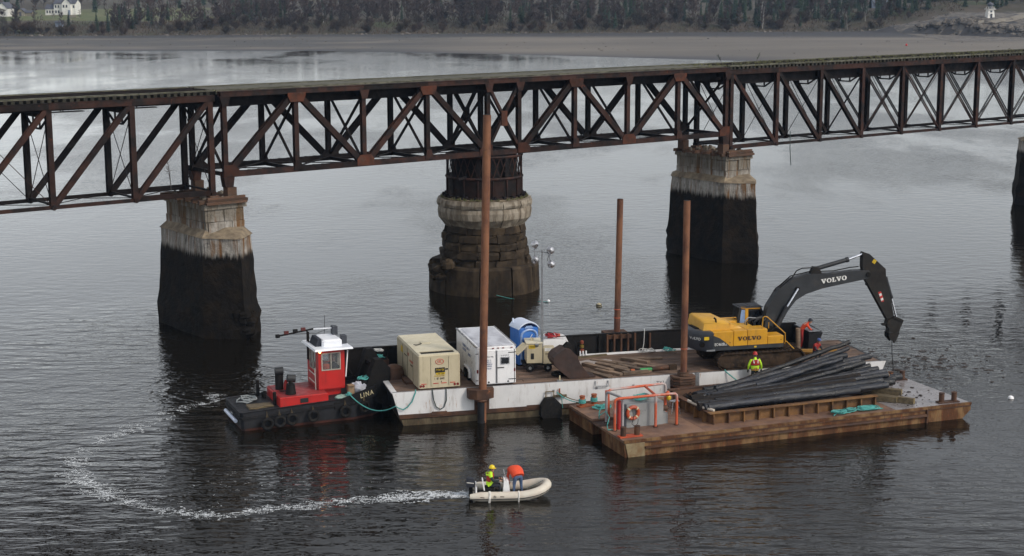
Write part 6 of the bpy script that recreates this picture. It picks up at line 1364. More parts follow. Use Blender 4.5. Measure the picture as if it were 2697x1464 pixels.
rope('teal_rope', 'teal rope hanging in loops on the left guard tubes', [nw(.45, 3.25, NZ+.9), nw(.3, 3.1, NZ+.85), nw(.1, 3.0, NZ+.6), nw(.05, 2.9, NZ+.3), nw(-.05, 2.7, NZ+.5), nw(.2, 2.5, NZ+.75), nw(.3, 2.3, NZ+.5), nw(.1, 2.1, NZ+.2), nw(.05, 1.9, NZ+.04), nw(.4, 1.8, NZ+.04)], .024, ropeteal)
for z, m_ in ((1.05, orange), (.85, yelsign)): tag(MB().lathe([(.02, -.14), (.1, -.07), (.11, .05), (.03, .14)], 12, (0, 0, 0)).build('net_float', m_, None, 40), ('orange' if m_ is orange else 'yellow') + ' float hanging from the right end of the tube guard', 'float', 'floats on the tube guard').location = nw(3.75 + (.05 if z < 1 else 0), 3.3, NZ+z)
lad = thing('trestle', 'small pale folding trestle at the corner of the log pen', 'trestle', None, nw(4.25, 3.6, NZ), NB.a)
for dx in (-.2, .2):
    for dy in (-.22, .22): MB().beam((dx*1.2, dy, 0), (dx*.5, dy*.3, .55), .04, .04).build('leg', alum, lad)
MB().box(-.22, .22, -.14, .14, .55, .6).build('top', alum, lad)
# ---------------------------------------------------------------- log pen
pen = inframe('log_pen', 'low ribbed steel pen holding the logs on the rusty barge', 'pen', NB)
PX0, PX1, PY0, PY1, PZ = 4.75, 13.7, .95, 5.45, NZ+.52
MB().box(PX0+.2, PX1, PY0+.22, PY0+.28, NZ, PZ).build('wall_plate', penm, pen); MB().box(PX0+.2, PX1, PY1-.28, PY1-.22, NZ, PZ+.12).build('wall_plate', capm, pen); MB().box(PX0+.2, PX0+.26, PY0+.29, PY1-.29, NZ, PZ).build('wall_plate', penm, pen)
MB().box(PX0, PX1+.1, PY0, PY0+.3, PZ, PZ+.05).build('top_flange', penm, pen); MB().box(PX0, PX1, PY1-.3, PY1-.05, PZ+.12, PZ+.17).build('top_flange', brownhull, pen); MB().box(PX0, PX0+.28, PY0+.31, PY1-.31, PZ, PZ+.05).build('top_flange', brownhull, pen)
k = 0
while PX0 + .25 + k*.79 < PX1 + .1: x = PX0 + .22 + k*.79; MB().prismx([(PY0+.21, NZ), (PY0+.03, NZ), (PY0+.05, PZ-.002), (PY0+.21, PZ-.002)], x, x+.06).build('rib', penm, pen); k += 1
for y in (1.6, 2.5, 3.4, 4.3): MB().prismy([(PX0+.19, NZ), (PX0-.02, NZ), (PX0+.02, PZ-.002), (PX0+.19, PZ-.002)], y, y+.06).build('rib', penm, pen)
MB().tube([(PX0+.05, PY0+2.3, PZ+.1), (PX0+.1, PY0+.9, PZ+.12), (PX0+.4, PY0+.35, PZ+.08)], .07, 8).build('hose_fender', tubegrey, pen)
# ---------------------------------------------------------------- logs: photo pixel ends, on planes across the pen
LOGS = [  # (left px, y) (right px, y) radius, butt label
 ((1930,1014),4.75,(2236,906),4.75,.105,'topmost log, its end raised highest above the pile'),
 ((1955,1022),4.45,(2233,923),4.5,.105,'second log from the top, its raised end just below the highest'),
 ((1900,1040),4.5,(2228,941),4.35,.13,'third raised log of the pile'),
 ((1960,1022),4.2,(2192,957),4.1,.11,'short log with splintered end below the raised three'),
 ((1880,1052),4.6,(2290,943),4.8,.15,'thick log at the back of the pile with a dark square end'),
 ((1905,1050),4.1,(2262,957),4.3,.13,'log second from the back of the pile'),
 ((1990,1035),3.9,(2289,969),3.95,.115,'log with a pale end poking out towards the white hull'),
 ((1860,1066),4.0,(2240,975),3.9,.13,'muddy log behind the middle of the pile'),
 ((1870,1070),3.6,(2285,985),3.6,.13,'middle log of the pile'),
 ((2030,1040),3.4,(2330,984),3.3,.13,'log whose dark end touches the far bollard'),
 ((1850,1072),3.3,(2262,995),3.2,.13,'muddy log before the middle of the pile'),
 ((1880,1076),2.9,(2337,993),2.85,.125,'log with an orange cut end'),
 ((1990,1060),3.2,(2371,998),3.0,.16,'thick log reaching farthest right beyond the pen'),
 ((1845,1080),2.8,(2250,1010),2.7,.14,'brown muddy log near the front of the pile'),
 ((1868,1084),2.3,(2322,1008),2.2,.14,'second log from the front of the pile'),
 ((1855,1088),2.0,(2230,1030),2.0,.14,'short muddy log lying low at the front left'),
 ((1880,1090),1.65,(2318,1022),1.7,.14,'front log of the pile, lying along the ribbed wall'),
 ((1895,1085),1.9,(2290,1032),1.9,.13,'low log tucked behind the front log'),
 ((1900,1078),2.6,(2300,1022),2.6,.13,'lowest log in the front half of the pile'),
 ((1880,1062),3.7,(2250,1010),3.7,.13,'lowest log in the back half of the pile'),
 ((1840,1066),4.4,(2120,1010),4.5,.14,'short muddy log at the back left of the pile'),
 ((1838,1074),3.1,(2100,1030),3.2,.14,'short muddy log at the left end of the pile'),
]
FILL = [((1870,1046),4.7,(2215,958),4.6,.14), ((1850,1058),4.2,(2270,975),4.25,.15), ((1865,1062),3.9,(2310,978),3.7,.14), ((1890,1064),3.4,(2318,1000),3.1,.16), ((1875,1072),3.0,(2345,1008),2.7,.15), ((1900,1075),2.5,(2352,1012),2.4,.15), ((1885,1083),2.1,(2335,1020),2.0,.14), ((1990,1020),4.0,(2215,950),3.9,.12), ((2020,1030),3.7,(2275,960),3.8,.12), ((2060,1035),3.1,(2355,1003),2.9,.14), ((1835,1068),3.9,(2150,1000),4.3,.17), ((1842,1078),2.7,(2180,1022),2.9,.17), ((1852,1084),2.3,(2200,1036),2.2,.17), ((1870,1090),1.75,(2260,1034),1.6,.17), ((1845,1060),4.5,(2090,1000),4.7,.17), ((1860,1074),3.3,(2160,1012),3.6,.17)]
for i, (a_, ya_, b__, yb_, r_2) in enumerate(FILL): LOGS.append((a_, ya_, b__, yb_, r_2, 'log packed inside the pile, partly covered by the logs above'))
rl_ = random.Random(12)
for i, (a, ya, b_, yb, r, lab) in enumerate(LOGS):
    if a[0] < 1906: a = (a[0] - 18, a[1] - 13)
    p = NB.ray(*a, ya); q = NB.ray(*b_, yb); r *= 1.16; p.z = max(p.z, NZ+r+.02); q.z = max(q.z, NZ+r+.02); d = q-p
    o = thing('log', 'black creosoted ' + lab if 'log' in lab.split()[:5] or 1 else lab, 'log', 'logs piled in the pen', NB.w(*p), NB.a)
    muddy = 'muddy' in lab or a[0] < 1826; n_ = 12; bow = rl_.uniform(-.08, .08); pts = [d*(k/n_) + Vector((0, bow*math.sin(math.pi*k/n_) + rl_.uniform(-.025, .025), rl_.uniform(-.025, .025)))*(0 < k < n_) for k in range(n_+1)]
    MB().tube(pts, [r*(1.08-.14*k/n_)*rl_.uniform(.9, 1.08) for k in range(n_+1)], 12).build('stem', creosb if muddy else creos, o, 50)
    e = d.normalized(); MB().cyl(d+e*.001, d+e*.012, r*.88, n=12).build('cut_end', cutend if 'orange cut' in lab else creosb, o)
# bark trash on the left of the pile
tb_ = MB(); rtb = random.Random(44)
for i in range(900):
    x = rtb.triangular(5.0, 10.5, 6.2); y = rtb.uniform(1.35, 5.1); z = NZ+.12+rtb.random()*.3*max(0, 1-(x-5)/5)+.12; a = rtb.uniform(0, 3.14); l_ = rtb.uniform(.1, .4)
    tb_.beam((x, y, z), (x+l_*math.cos(a), y+l_*math.sin(a), z+rtb.uniform(-.05, .1)), rtb.uniform(.02, .07), .02)
to = tb_.build('bark_trash', creosb); to.location = NB.o; to.rotation_euler = (0, 0, NB.a); kind(to, 'stuff'); to['label'] = 'broken bark and splinters at the left end of the log pile'
# squared timbers at the right end of the pen
for i, (x0, y0, x1, y1, z, lab) in enumerate(((14.0, 3.6, 15.8, 1.95, NZ+.3, 'upper squared timber sticking out under the log ends'), (13.95, 2.4, 15.1, 1.3, NZ+.16, 'shorter squared timber at the front corner of the pen'), (14.4, 2.4, 15.7, .75, NZ+.16, 'lower squared timber with pale cut end by the deck edge'), (14.2, 3.9, 15.9, 2.35, NZ+.13, 'bottom squared timber lying under the log ends'))):
    o = thing('squared_timber', lab, 'timber', 'squared timbers at the pen end', nw(x0, y0, z), NB.a); d = Vector((x1-x0, y1-y0, 0)); MB().beam((0, 0, 0), d, .28, .27).jit(.012).build('timber', beamw, o); MB().beam(d+d.normalized()*.002, d+d.normalized()*.012, .25, .24).build('cut_end', mat('pale beam end', (.26, .20, .09), None, .85, 0, 4, rv=.2), o)
def scatter_rope(label, x, y, r): rope('teal_rope', label, [nw(p.x, p.y, p.z) for p in coil((x, y, NZ), r, 5, 12, .03, R, .55)], .026, ropeteal)
scatter_rope('big teal rope heap in front of the pen, right one', 13.1, .62, .5); scatter_rope('small teal rope coil in front of the pen', 12.0, .6, .3); scatter_rope('stretched teal rope heap in front of the pen, left one', 11.35, .5, .38)
rope('teal_rope', 'teal rope strand joining the heaps in front of the pen', [nw(10.95, .3, NZ+.03), nw(11.3, .5, NZ+.1), nw(11.9, .45, NZ+.05), nw(12.4, .6, NZ+.12), nw(13.0, .5, NZ+.05), nw(13.8, .55, NZ+.04)], .026, ropeteal)
# mud clumps on the wet bow deck
mc = MB(); rm = random.Random(9)
for i in range(120):
    x = rm.triangular(14.5, 18.2, 15.6); y = rm.uniform(.4, 5.2); s_ = rm.choice((.015, .02, .02, .025, .03, .04, .06, .09))
    if i % 3 == 0: s_ *= .6
    mc.ball((x, y, NZ+.008), s_*rm.uniform(.8, 1.9), s_*rm.uniform(.8, 1.6), s_*rm.uniform(.4, .8), 6, 4)
mo = mc.jit(.012, rm).build('mud_clumps', mud_clump); mo.location = NB.o; mo.rotation_euler = (0, 0, NB.a); kind(mo, 'stuff'); mo['label'] = 'dark mud clumps scattered over the wet bow deck'

# ================================================================ people
BONES = [('pelvis','spine','torso'),('spine','chest','torso'),('chest','neck','torso'),('neck','head','skin')]
for s_ in 'lr': BONES += [('chest','sh'+s_,'torso'),('sh'+s_,'el'+s_,'arm'),('el'+s_,'wr'+s_,'arm'),('pelvis','hi'+s_,'leg'),('hi'+s_,'kn'+s_,'leg'),('kn'+s_,'an'+s_,'leg'),('an'+s_,'to'+s_,'boot')]
RADII = dict(pelvis=.145, spine=.14, chest=.155, neck=.06, head=.07, sh=.082, el=.056, wr=.038, hi=.098, kn=.068, an=.05, to=.045)
STAND = dict(pelvis=(0,0,.95), spine=(0,0,1.14), chest=(0,0,1.32), neck=(0,0,1.5), head=(.02,0,1.6), shl=(0,.2,1.42), ell=(-.03,.27,1.15), wrl=(.06,.27,.93), shr=(0,-.2,1.42), elr=(-.03,-.27,1.15), wrr=(.06,-.27,.93),
             hil=(0,.1,.9), knl=(.02,.12,.5), anl=(-.02,.13,.09), tol=(.15,.15,.05), hir=(0,-.1,.9), knr=(.02,-.12,.5), anr=(-.02,-.13,.09), tor=(.15,-.15,.05))
def hand(mb, wr, d, side):
    "palm, four unequal bent fingers and a thumb from the side of the palm"
    wr = Vector(wr); d = Vector(d).normalized(); a = d.cross(Vector((0, 0, 1)))
    a = a.normalized() if a.length > .1 else Vector((0, 1, 0)); n_ = a.cross(d)
    mb.tube([wr - d*.02, wr + d*.03, wr + d*.085], [.033, .04, .038], 8)
    for k, l_ in ((-1.5, .062), (-.5, .078), (.5, .082), (1.5, .07)):
        p = wr + d*.08 + a*k*.019; q = p + d*l_*.55 - n_*.008; mb.tube([p, q, q + (d*.7 - n_*.7).normalized()*l_*.5], [.0095, .009, .0075], 5)
    p = wr + d*.03 + a*side*.036; mb.tube([p, p + (d*.5 + a*side*.7).normalized()*.035, p + (d*.95 + a*side*.35 - n_*.2).normalized()*.075], [.013, .011, .008], 5)
def head_shape(mb, c, f, up):
    "skull with brow, nose, mouth, chin, ears; f = facing"
    c = Vector(c); f = Vector(f).normalized(); up = Vector(up).normalized(); s_ = up.cross(f).normalized(); up = f.cross(s_)
    rings = []
    for t, rx, ry, off in ((-.118, .03, .028, .035), (-.105, .062, .05, .022), (-.07, .082, .066, .01), (-.03, .094, .074, .002), (.02, .099, .077, 0), (.065, .094, .074, -.004), (.1, .07, .058, -.01), (.12, .03, .026, -.012)):
        rings.append([c + up*t + f*(off + rx*math.cos(a)) + s_*ry*math.sin(a) for a in [2*math.pi*k/14 for k in range(14)]])
    mb.loft(rings)
    mb.loft([[c+f*.09+up*.025-s_*.008, c+f*.09+up*.025+s_*.008, c+f*.1+up*.02], [c+f*.088-up*.03-s_*.018, c+f*.088-up*.03+s_*.018, c+f*.122-up*.028]])     # nose
    mb.beam(c+f*.086-up*.062-s_*.024, c+f*.086-up*.062+s_*.024, .01, .012, up)                                                                               # lips
    for e in (-1, 1): mb.ball(c + s_*e*.076 - f*.005 - up*.005, .018, .012, .03, 6, 5)
    return f, up, s_
def person(label, loc, rz, J, cols, face, group=None, scale=1.0):
    t = thing('person', label, 'person', group, loc, rz); t.scale = (scale,)*3
    J = {k: Vector(v) for k, v in {**STAND, **J}.items()}
    bm = bmesh.new(); sk = bm.verts.layers.skin.verify(); vd = {}
    for k, v in J.items():
        vv = bm.verts.new(v); vd[k] = vv; r = RADII[k if k in RADII else k[:2]]; vv[sk].radius = (r, r * (.8 if k in ('chest', 'spine') else 1)); vv[sk].use_root = k == 'pelvis'
    for a, b_, _ in BONES: bm.edges.new((vd[a], vd[b_]))
    me = bpy.data.meshes.new('tmp'); bm.to_mesh(me); bm.free()
    tmp = bpy.data.objects.new('tmp', me); COL.objects.link(tmp); tmp.modifiers.new('s', 'SKIN').use_smooth_shade = True; sb = tmp.modifiers.new('d', 'SUBSURF'); sb.levels = sb.render_levels = 2
    out = bpy.data.meshes.new_from_object(tmp.evaluated_get(bpy.context.evaluated_depsgraph_get())); bpy.data.objects.remove(tmp)
    parts = ['torso', 'arm', 'leg', 'boot', 'skin']; mb = MB(); mb.v = [tuple(v.co) for v in out.vertices]
    for p in out.polygons:
        c = p.center; best = None
        for a, b_, m_ in BONES:
            A, B_ = J[a], J[b_]; ab = B_-A; u = max(0, min(1, (c-A).dot(ab)/ab.length_squared)); dd = (c-(A+ab*u)).length / RADII[a if a in RADII else a[:2]]
            if best is None or dd < best[0]: best = (dd, m_)
        mb.f.append(tuple(p.vertices)); mb.m.append(parts.index(best[1]))
    mb.cm = 4; hc = J['head'] + (J['head']-J['neck']).normalized()*.05; f, up, s_ = head_shape(mb, hc, face, (J['head']-J['neck']))
    mb.cm = 4 if 'glove' not in cols else 5
    for e in 'lr': hand(mb, J['wr'+e], J['wr'+e]-J['el'+e], 1 if e == 'l' else -1)
    body = mb.build('body', [cols['torso'], cols['arm'], cols['leg'], blackm, skin, cols.get('glove', skin)], t, 60)
    for e in (-1, 1): MB().ball(hc + f*.088 + s_*e*.03 + up*.012, .011, n=6, m=4).build('eye', blacksign, t)
    hat = cols['hat']; rot = Matrix((s_, -f, up)).transposed().to_4x4(); hm = MB().lathe([(.135, .045), (.118, .055), (.112, .1), (.09, .15), (.05, .175), (.01, .183)], 16, (0, 0, 0), .92, 1.05); hm.box(-.06, .06, -.175, -.1, .045, .058)
    if cols.get('hatkind') == 'cap': hm = MB().lathe([(.108, .04), (.108, .08), (.085, .13), (.04, .15), (.01, .153)], 16, (0, 0, 0), .9, 1.05)
    hm.xform(Matrix.Translation(hc) @ rot).build('hard_hat' if cols.get('hatkind') != 'cap' else 'cap', hat, t, 50)
    hr = MB().lathe([(.088, -.05), (.102, -.01), (.104, .05)], 14, (0, 0, 0), .82, 1.0).xform(Matrix.Translation(hc - f*.014) @ rot).build('hair', bark, t, 50)
    return t, J
def shell(t, J, name, m, lo, hi, k=1.22, kind_='torso', open_=False):
    "garment ring round the spine from lo to hi (0 pelvis, 1 neck)"
    sp_ = [J['pelvis'], J['spine'], J['chest'], J['neck']]; sd = (J['shl']-J['shr']).normalized(); mb = MB(); rings = []
    for i in range(7):
        u = lo + (hi-lo)*i/6; x = u*3; j = min(2, int(x)); c = sp_[j].lerp(sp_[j+1], x-j); ax = (sp_[j+1]-sp_[j]).normalized(); fw = sd.cross(ax).normalized()
        w_ = .165 + .03*math.sin(u*2.6) - (.07*max(0, u-.82)/.18); dp = .125 - (.03*max(0, u-.82)/.18)
        rings.append([c + sd*w_*k*math.cos(a) + fw*dp*k*math.sin(a) for a in [2*math.pi*q/16 for q in range(16)]])
    return mb.loft(rings, True).build(name, m, t, 60)
# worker on the log barge, back to the camera
wp = NB.on(1985, 1030, NZ)
t, J = person('worker in yellow jacket and red vest standing behind the logs, back turned', NB.w(wp.x, wp.y, NZ+.01), NB.a + rad(78), dict(ell=(.02,.3,1.16), wrl=(.1,.3,.95), elr=(-.0,-.31,1.15), wrr=(.06,-.33,.93)), dict(torso=hivis, arm=hivis, leg=navy, hat=hatred, glove=blackm), (1, .1, -.05), scale=1.06)
shell(t, J, 'life_vest', redcloth, .42, .92, 1.2); shell(t, J, 'jacket_hem', hivis, -.02, .4, 1.16); shell(t, J, 'reflective_band', pinksign, .0, .1, 1.19); shell(t, J, 'waist_belt', blackm, .41, .45, 1.22)
for e in (-.09, .09): MB().beam((-.155, e, 1.3), (-.1, e*1.2, 1.47), .04, .02, (1, 0, 0)).build('shoulder_strap', reflect, t); MB().beam((-.165, e*.7, .99), (-.165, e*.35, 1.1), .03, .02, (1, 0, 0)).build('back_stripe', pinksign, t)
# man in red coveralls leaning over the end box
rmn = MBF.w(22.72, 3.9, DZ+.02)
t, J = person('man in red coveralls and dark helmet leaning over the barge end', rmn, MBF.a + rad(-8), dict(pelvis=(0,0,.9), spine=(.08,0,1.06), chest=(.22,0,1.2), neck=(.36,0,1.33), head=(.44,0,1.39), shl=(.27,.19,1.27), shr=(.27,-.19,1.27), ell=(.42,.24,1.08), wrl=(.55,.16,.98), elr=(.4,-.24,1.06), wrr=(.55,-.16,.98), knl=(-.06,.12,.48), anl=(-.16,.13,.09), tol=(.0,.14,.05), knr=(.05,-.12,.48), anr=(-.02,-.13,.09), tor=(.14,-.14,.05)), dict(torso=orangecloth, arm=orangecloth, leg=redcloth, hat=hatdark, glove=blackm), (1, -.2, -.35))
for e in (-.1, .1): MB().beam((.14, e, 1.28), (.3, e, 1.38), .03, .02).build('reflective_stripe', reflect, t)
# third man, mostly hidden behind the logs
hb_ = MBF.w(22.35, 1.35, DZ+.02)
t, J = person('crouching man in blue cap and red vest, mostly hidden behind the logs', hb_, MBF.a + rad(-60), dict(pelvis=(0,0,.36), spine=(.04,0,.52), chest=(.12,0,.68), neck=(.18,0,.84), head=(.22,0,.93), shl=(.14,.19,.77), shr=(.14,-.19,.77), ell=(.25,.24,.55), wrl=(.4,.14,.5), elr=(.25,-.24,.55), wrr=(.4,-.14,.5), hil=(0,.1,.34), knl=(.36,.16,.46), anl=(.18,.16,.09), tol=(.34,.17,.05), hir=(0,-.1,.34), knr=(.36,-.16,.46), anr=(.18,-.16,.09), tor=(.34,-.17,.05)), dict(torso=redcloth, arm=navy, leg=navy, hat=hatblue, hatkind='cap'), (1, .1, -.3))

# ================================================================ inflatable boat
zs = G(1236, 1320, 0); ze = G(1432, 1312, 0)
ZF = Frame(zs.x + .12, zs.y + .0, math.degrees(math.atan2(.18, 3.4)))
Z = inframe('inflatable_boat', 'off white inflatable boat with outboard motor crossing the foreground', 'boat', ZF)
ZB_ = 1.5
Z.scale = (.9, .93, .95)
def trail(x): return .2 + .30*max(0, (x-2.0)/1.45)**1.7
def tubepath(s_): # s from stern near, round the bow, to stern far
    pts = []
    for i in range(8): x = -.05 + 2.35*i/7; pts.append(Vector((x, .0, trail(x))))
    for i in range(1, 12): a = -math.pi/2 + math.pi*i/12; pts.append(Vector((2.35 + 1.05*math.cos(a)**.85 if math.cos(a) > 0 else 2.35, ZB_/2 + ZB_/2*math.sin(a), 0)))
    for p in pts[8:]: p.z = trail(p.x)
    for i in range(8): x = 2.3 - 2.35*i/7; pts.append(Vector((x, ZB_, trail(x))))
    return pts
tp_ = tubepath(0); rr_ = [.12] + [.21]*(len(tp_)-2) + [.12]; tp_[0].x -= .12; tp_[-1].x -= .12
MB().tube(tp_, rr_, 14).build('tube', tubegrey, Z, 50)
MB().tube([p + Vector((0, -.205 if i < 8 else .205 if i > 18 else 0, -.05)) + (Vector((p.x-2.35, p.y-ZB_/2, 0)).normalized()*.2 if 8 <= i <= 18 else Vector()) for i, p in enumerate(tp_)], .022, 6).build('rubbing_strip', slate, Z, 50)
MB().prism([(.1, .15), (2.4, .15), (3.0, .5), (3.0, 1.0), (2.4, 1.35), (.1, 1.35)], .02, .1).build('floor', slate, Z); MB().prism([(.0, .05), (2.5, .05), (3.15, .7), (2.5, 1.45), (.0, 1.45)], -.14, .02).build('keel', tubegrey, Z)
MB().box(.1, .16, .15, 1.35, .05, .5).build('transom', cleanwhite, Z)
for x in (.72, 2.05): MB().tube([(x, .0, .43), (x+.01, -.16, .36), (x, -.225, .2), (x-.01, -.2, .0)], .03, 6).xform(Matrix.Translation((x, 0, 0)) @ Matrix.Scale(1.9 if x < 1 else 1.2, 4, (1, 0, 0)) @ Matrix.Translation((-x, 0, 0))).build('side_strap', hypwhite, Z)
marks(.14, .1, slate, Z, (.98, -.213, .25), (rad(80), 0, 0), 'side_print', 3); MB().beam((.3, -.212, .24), (.48, -.212, .22), .01, .03).build('side_mark', brownsign, Z); MB().beam((1.2, -.212, .26), (1.38, -.212, .25), .01, .03).build('side_mark', brownsign, Z)
# outboard
ob = MB().loft([[(-.3, .58, .45), (.06, .58, .45), (.06, .92, .45), (-.3, .92, .45)], [(-.34, .55, .62), (.1, .56, .62), (.1, .94, .62), (-.34, .95, .62)], [(-.27, .6, .86), (.02, .62, .82), (.02, .88, .82), (-.27, .9, .86)]]).build('outboard_cowl', navy, Z, 50)
MB().box(-.2, -.02, .68, .82, -.3, .46).build('outboard_leg', blackm, Z); MB().beam((-.3, .545, .68), (.03, .55, .64), .02, .035).build('cowl_stripe', hypwhite, Z); MB().box(.06, .18, .66, .84, .4, .52).build('motor_clamp', tubegrey, Z)
MB().bbox(.55, .95, .45, 1.05, .1, .42, .03).build('seat', blackm, Z); MB().beam((.5, .5, .4), (.42, .5, .85), .05, .5, (0, 1, 0)).build('seat_back', cleanwhite, Z)
MB().prismy([(1.35, .1), (1.7, .1), (1.62, .72), (1.4, .78)], .45, 1.05).build('console', cleanwhite, Z); MB().torus((1.3, .75, .74), (1, 0, .5), .15, .02, 16, 6).build('steering_wheel', blackm, Z); MB().tube([(1.5, .5, .75), (1.42, .5, 1.1), (1.42, 1.0, 1.1), (1.5, 1.0, .75)], .02, 6).build('console_rail', alum, Z)
for p, q in (((2.4, .1, .5), (3.2, .55, .72)),): MB().tube([p, ((p[0]+q[0])/2, .15, .66), q], .018, 5).build('grab_line', ropedark, Z)
# seated driver
t, J = person('boat driver in yellow hard hat and life vest, seated in the inflatable', ZF.w(.67, .67, -.02), ZF.a, dict(pelvis=(0,0,.52), spine=(.02,0,.7), chest=(.04,0,.87), neck=(.06,0,1.04), head=(.09,0,1.13), shl=(.04,.2,.98), shr=(.04,-.2,.98), ell=(.14,.25,.74), wrl=(.42,.15,.74), elr=(.14,-.27,.74), wrr=(.42,-.17,.72), hil=(.04,.1,.5), knl=(.42,.14,.52), anl=(.44,.14,.17), tol=(.6,.15,.14), hir=(.04,-.1,.5), knr=(.42,-.14,.52), anr=(.44,-.14,.17), tor=(.6,-.15,.14)), dict(torso=hivis, arm=darkgreen, leg=navy, hat=hatyel), (1, -.1, -.1))
shell(t, J, 'life_vest', redcloth, .3, .95, 1.18)
for e in (-1, 1): MB().tube([(-.13, e*.12, .98), (.02, e*.225, .98), (.1, e*.2, .8), (.05, e*.22, .6), (-.05, e*.2, .5)], .035, 6).build('vest_trim', hivis, t)
shell(t, J, 'vest_hem', hivis, .0, .3, 1.15)
# passenger bent over, back to the camera
t, J = person('passenger in orange jacket and jeans bending over in the inflatable', ZF.w(1.84, .69, .08), ZF.a + rad(112), dict(pelvis=(-.05,0,.78), spine=(.12,0,.93), chest=(.32,0,.96), neck=(.46,0,.86), head=(.53,0,.78), shl=(.36,.2,.92), shr=(.36,-.2,.92), ell=(.45,.24,.66), wrl=(.5,.17,.42), elr=(.42,-.24,.66), wrr=(.5,-.15,.42), hil=(-.05,.12,.74), knl=(.0,.16,.4), anl=(-.03,.18,.09), tol=(.13,.2,.05), hir=(-.05,-.12,.74), knr=(.0,-.16,.4), anr=(-.03,-.18,.09), tor=(.13,-.2,.05)), dict(torso=orangecloth, arm=orangecloth, leg=denim, hat=redcloth, hatkind='cap'), (.5, 0, -1))
shell(t, J, 'jacket', orangecloth, -.04, .95, 1.6); MB().tube([(.02, -.24, .85), (.2, -.27, 1.0), (.36, -.25, 1.03)], .012, 5).build('jacket_piping', pinksign, t)

# ================================================================ afloat
def buoy(px, py, label, r, m_, nm='float'):
    c = G(px, py, 0); o = thing(nm, label, 'float', None, (c.x, c.y, 0)); MB().lathe([(.02, -r*.7), (r*.8, -r*.4), (r, .1*r), (r*.75, r*.7), (.03, r*.95)], 14).build('ball', m_, o, 40); MB().torus((0, 0, r*.95), (1, 0, 0), r*.14, r*.05, 8, 5).build('eye', m_, o); return o
buoy(1577, 807, 'dark and cream keg buoy floating right of the round pier', .2, cream, 'keg_buoy'); kb = bpy.data.objects['keg_buoy']; MB().lathe([(.205, -.02), (.18, .1), (.1, .165)], 14).build('dark_band', blackm, kb)
buoy(1444, 794, 'small white float on the line right of the light mast', .12, cleanwhite); buoy(2660, 1058, 'small white float drifting at the right edge', .16, cleanwhite)
c = G(2391, 132, .35); o = thing('red_buoy', 'small red buoy stranded on the far mudflat', 'buoy', None, (c.x, c.y, hill(c.x, c.y))); MB().ball((0, 0, .25), .36, .36, .34, 12, 8).build('ball', redsign, o, 40); MB().cyl((0, 0, .55), (0, 0, .75), .08, n=8).build('eye', redsign, o)
pr0 = G(1300, 773, .06); pr1 = MBF.w(8.05, 5.9, 2.4); pr2 = G(1444, 795, .05)
rope('teal_mooring_line', 'thin teal line floating from the round pier to the white float', sagline(G(1285, 770, .25), pr2, .18, 10), .02, ropeteal)
# ---------------------------------------------------------------- foam left by the inflatable (countless flakes)
fm_ = MB(); rf_ = random.Random(77)
WAKE = [(1236, 1300, .55, 90), (1180, 1302, .8, 95), (1100, 1306, .75, 62), (1000, 1312, .6, 44), (900, 1320, .6, 36), (800, 1330, .6, 32), (700, 1338, .6, 34), (600, 1352, .6, 38), (500, 1347, .6, 34), (430, 1340, .6, 28), (350, 1322, .7, 40), (300, 1308, .7, 40), (250, 1285, .9, 55), (215, 1262, 1.0, 60), (195, 1238, 1.0, 55), (200, 1205, .9, 34), (235, 1170, .8, 24), (320, 1130, .9, 22), (420, 1100, 1.0, 18), (470, 1070, .6, 14), (560, 1052, .4, 20)]
def flake(c, s_):
    n_ = rf_.choice((4, 5, 6)); a0 = rf_.uniform(0, 6.28); st_ = rf_.uniform(1.2, 2.6)
    ring = [(c.x + s_*st_*rf_.uniform(.5, 1)*math.cos(a0+2*math.pi*k/n_), c.y + s_*rf_.uniform(.5, 1)*math.sin(a0+2*math.pi*k/n_), .006) for k in range(n_)]
    fm_.add(ring + [(c.x, c.y, .006 + s_*.45)], [(k, (k+1) % n_, n_) for k in range(n_)])
def foam_string(c, n_, sz):
    "one lacy string of bubbles wandering over the surface"
    a = rf_.uniform(-.5, .5) + (math.pi if rf_.random() < .5 else 0); p = Vector(c)
    for k in range(n_):
        flake(p + Vector((rf_.gauss(0, sz), rf_.gauss(0, sz*.7), 0)), sz*rf_.choice((.35, .5, .7, 1.0))); a += rf_.uniform(-.7, .7); p += Vector((math.cos(a), math.sin(a)*.6, 0))*sz*1.5
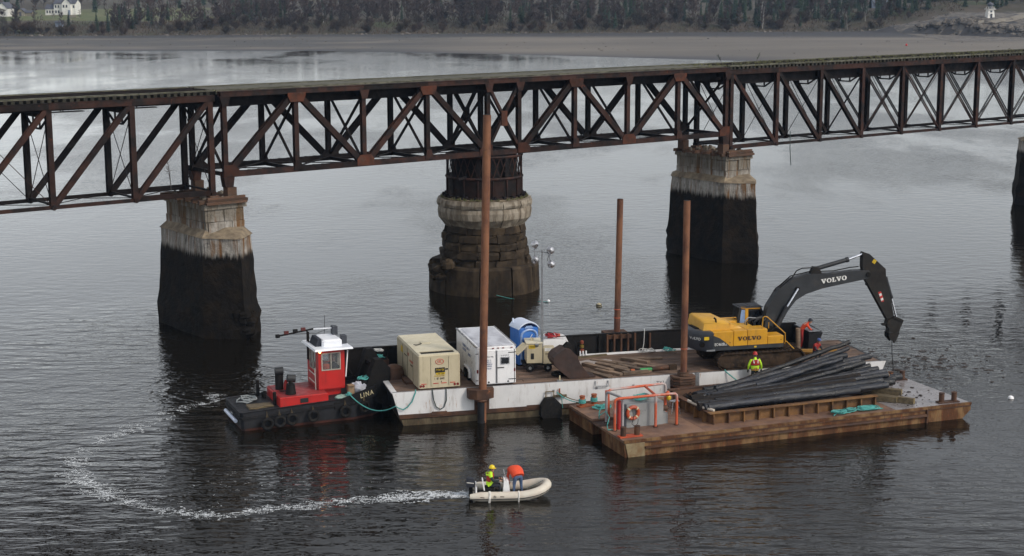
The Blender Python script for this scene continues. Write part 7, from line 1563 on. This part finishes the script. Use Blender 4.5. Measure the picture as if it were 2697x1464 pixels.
for (x0, y0, w0, d0), (x1, y1, w1, d1_) in zip(WAKE, WAKE[1:]):
    p, q = G(x0, y0, 0), G(x1, y1, 0); L_ = (q-p).length; nrm = Vector((-(q-p).y, (q-p).x, 0)).normalized(); m_ = int(L_ * (d0+d1_)*.32); k = 0
    while k < m_:
        u = rf_.random(); w_ = w0+(w1-w0)*u; c = p.lerp(q, u) + nrm*rf_.gauss(0, w_*.3)
        if mn.noise(Vector((c.x*.9, c.y*1.8, 4.2))) < rf_.uniform(-.4, .18): k += .35; continue
        foam_string(c, rf_.randint(8, 34), rf_.choice((.012, .016, .02, .028)) * (1.5 if x0 > 1090 else 1)); k += 1
for i in range(420):   # thin froth trailing inside the turn
    c = G(rf_.uniform(350, 1050), rf_.uniform(1230, 1330), 0)
    if mn.noise(Vector((c.x*.8, c.y*1.6, 1.2))) > .12: foam_string(c, rf_.randint(4, 14), .012)
db = MB()
for i in range(150):
    c = G(rf_.gauss(2450, 95), rf_.gauss(962, 20), 0); s_ = rf_.choice((.03, .04, .06, .09)); db.ball((c.x, c.y, .0), s_*rf_.uniform(1, 3.5), s_*rf_.uniform(.6, 1.2), s_*.35, 6, 4)
dbo = kind(db.jit(.012, rf_).build('floating_debris', mud_clump), 'stuff'); dbo['label'] = 'dark scraps floating on the water right of the grab'
for i in range(26): foam_string(G(rf_.uniform(545, 580), rf_.uniform(1030, 1050), 0), 14, .02)
foamm = mat('white foam', (.62, .65, .68), (.40, .43, .46), .7, 0, 6, dirt=0, rv=0, bump=0)
fo = kind(fm_.build('wake_foam', foamm), 'stuff'); fo['label'] = 'white foam trail curving behind the inflatable'
# ================================================================ haze over the river
hz_ = MB().box(-700, 700, -40, 1262, -6, 92)
hm_ = bpy.data.materials.new('river haze'); hm_.use_nodes = True; N = hm_.node_tree.nodes; N.remove(N['Principled BSDF'])
pv = N.new('ShaderNodeVolumePrincipled'); pv.inputs['Color'].default_value = (.42, .66, 1.0, 1); pv.inputs['Density'].default_value = .00010; pv.inputs['Anisotropy'].default_value = 0
hm_.node_tree.links.new(pv.outputs[0], N['Material Output'].inputs['Volume'])
kind(hz_.build('haze', hm_), 'stuff')
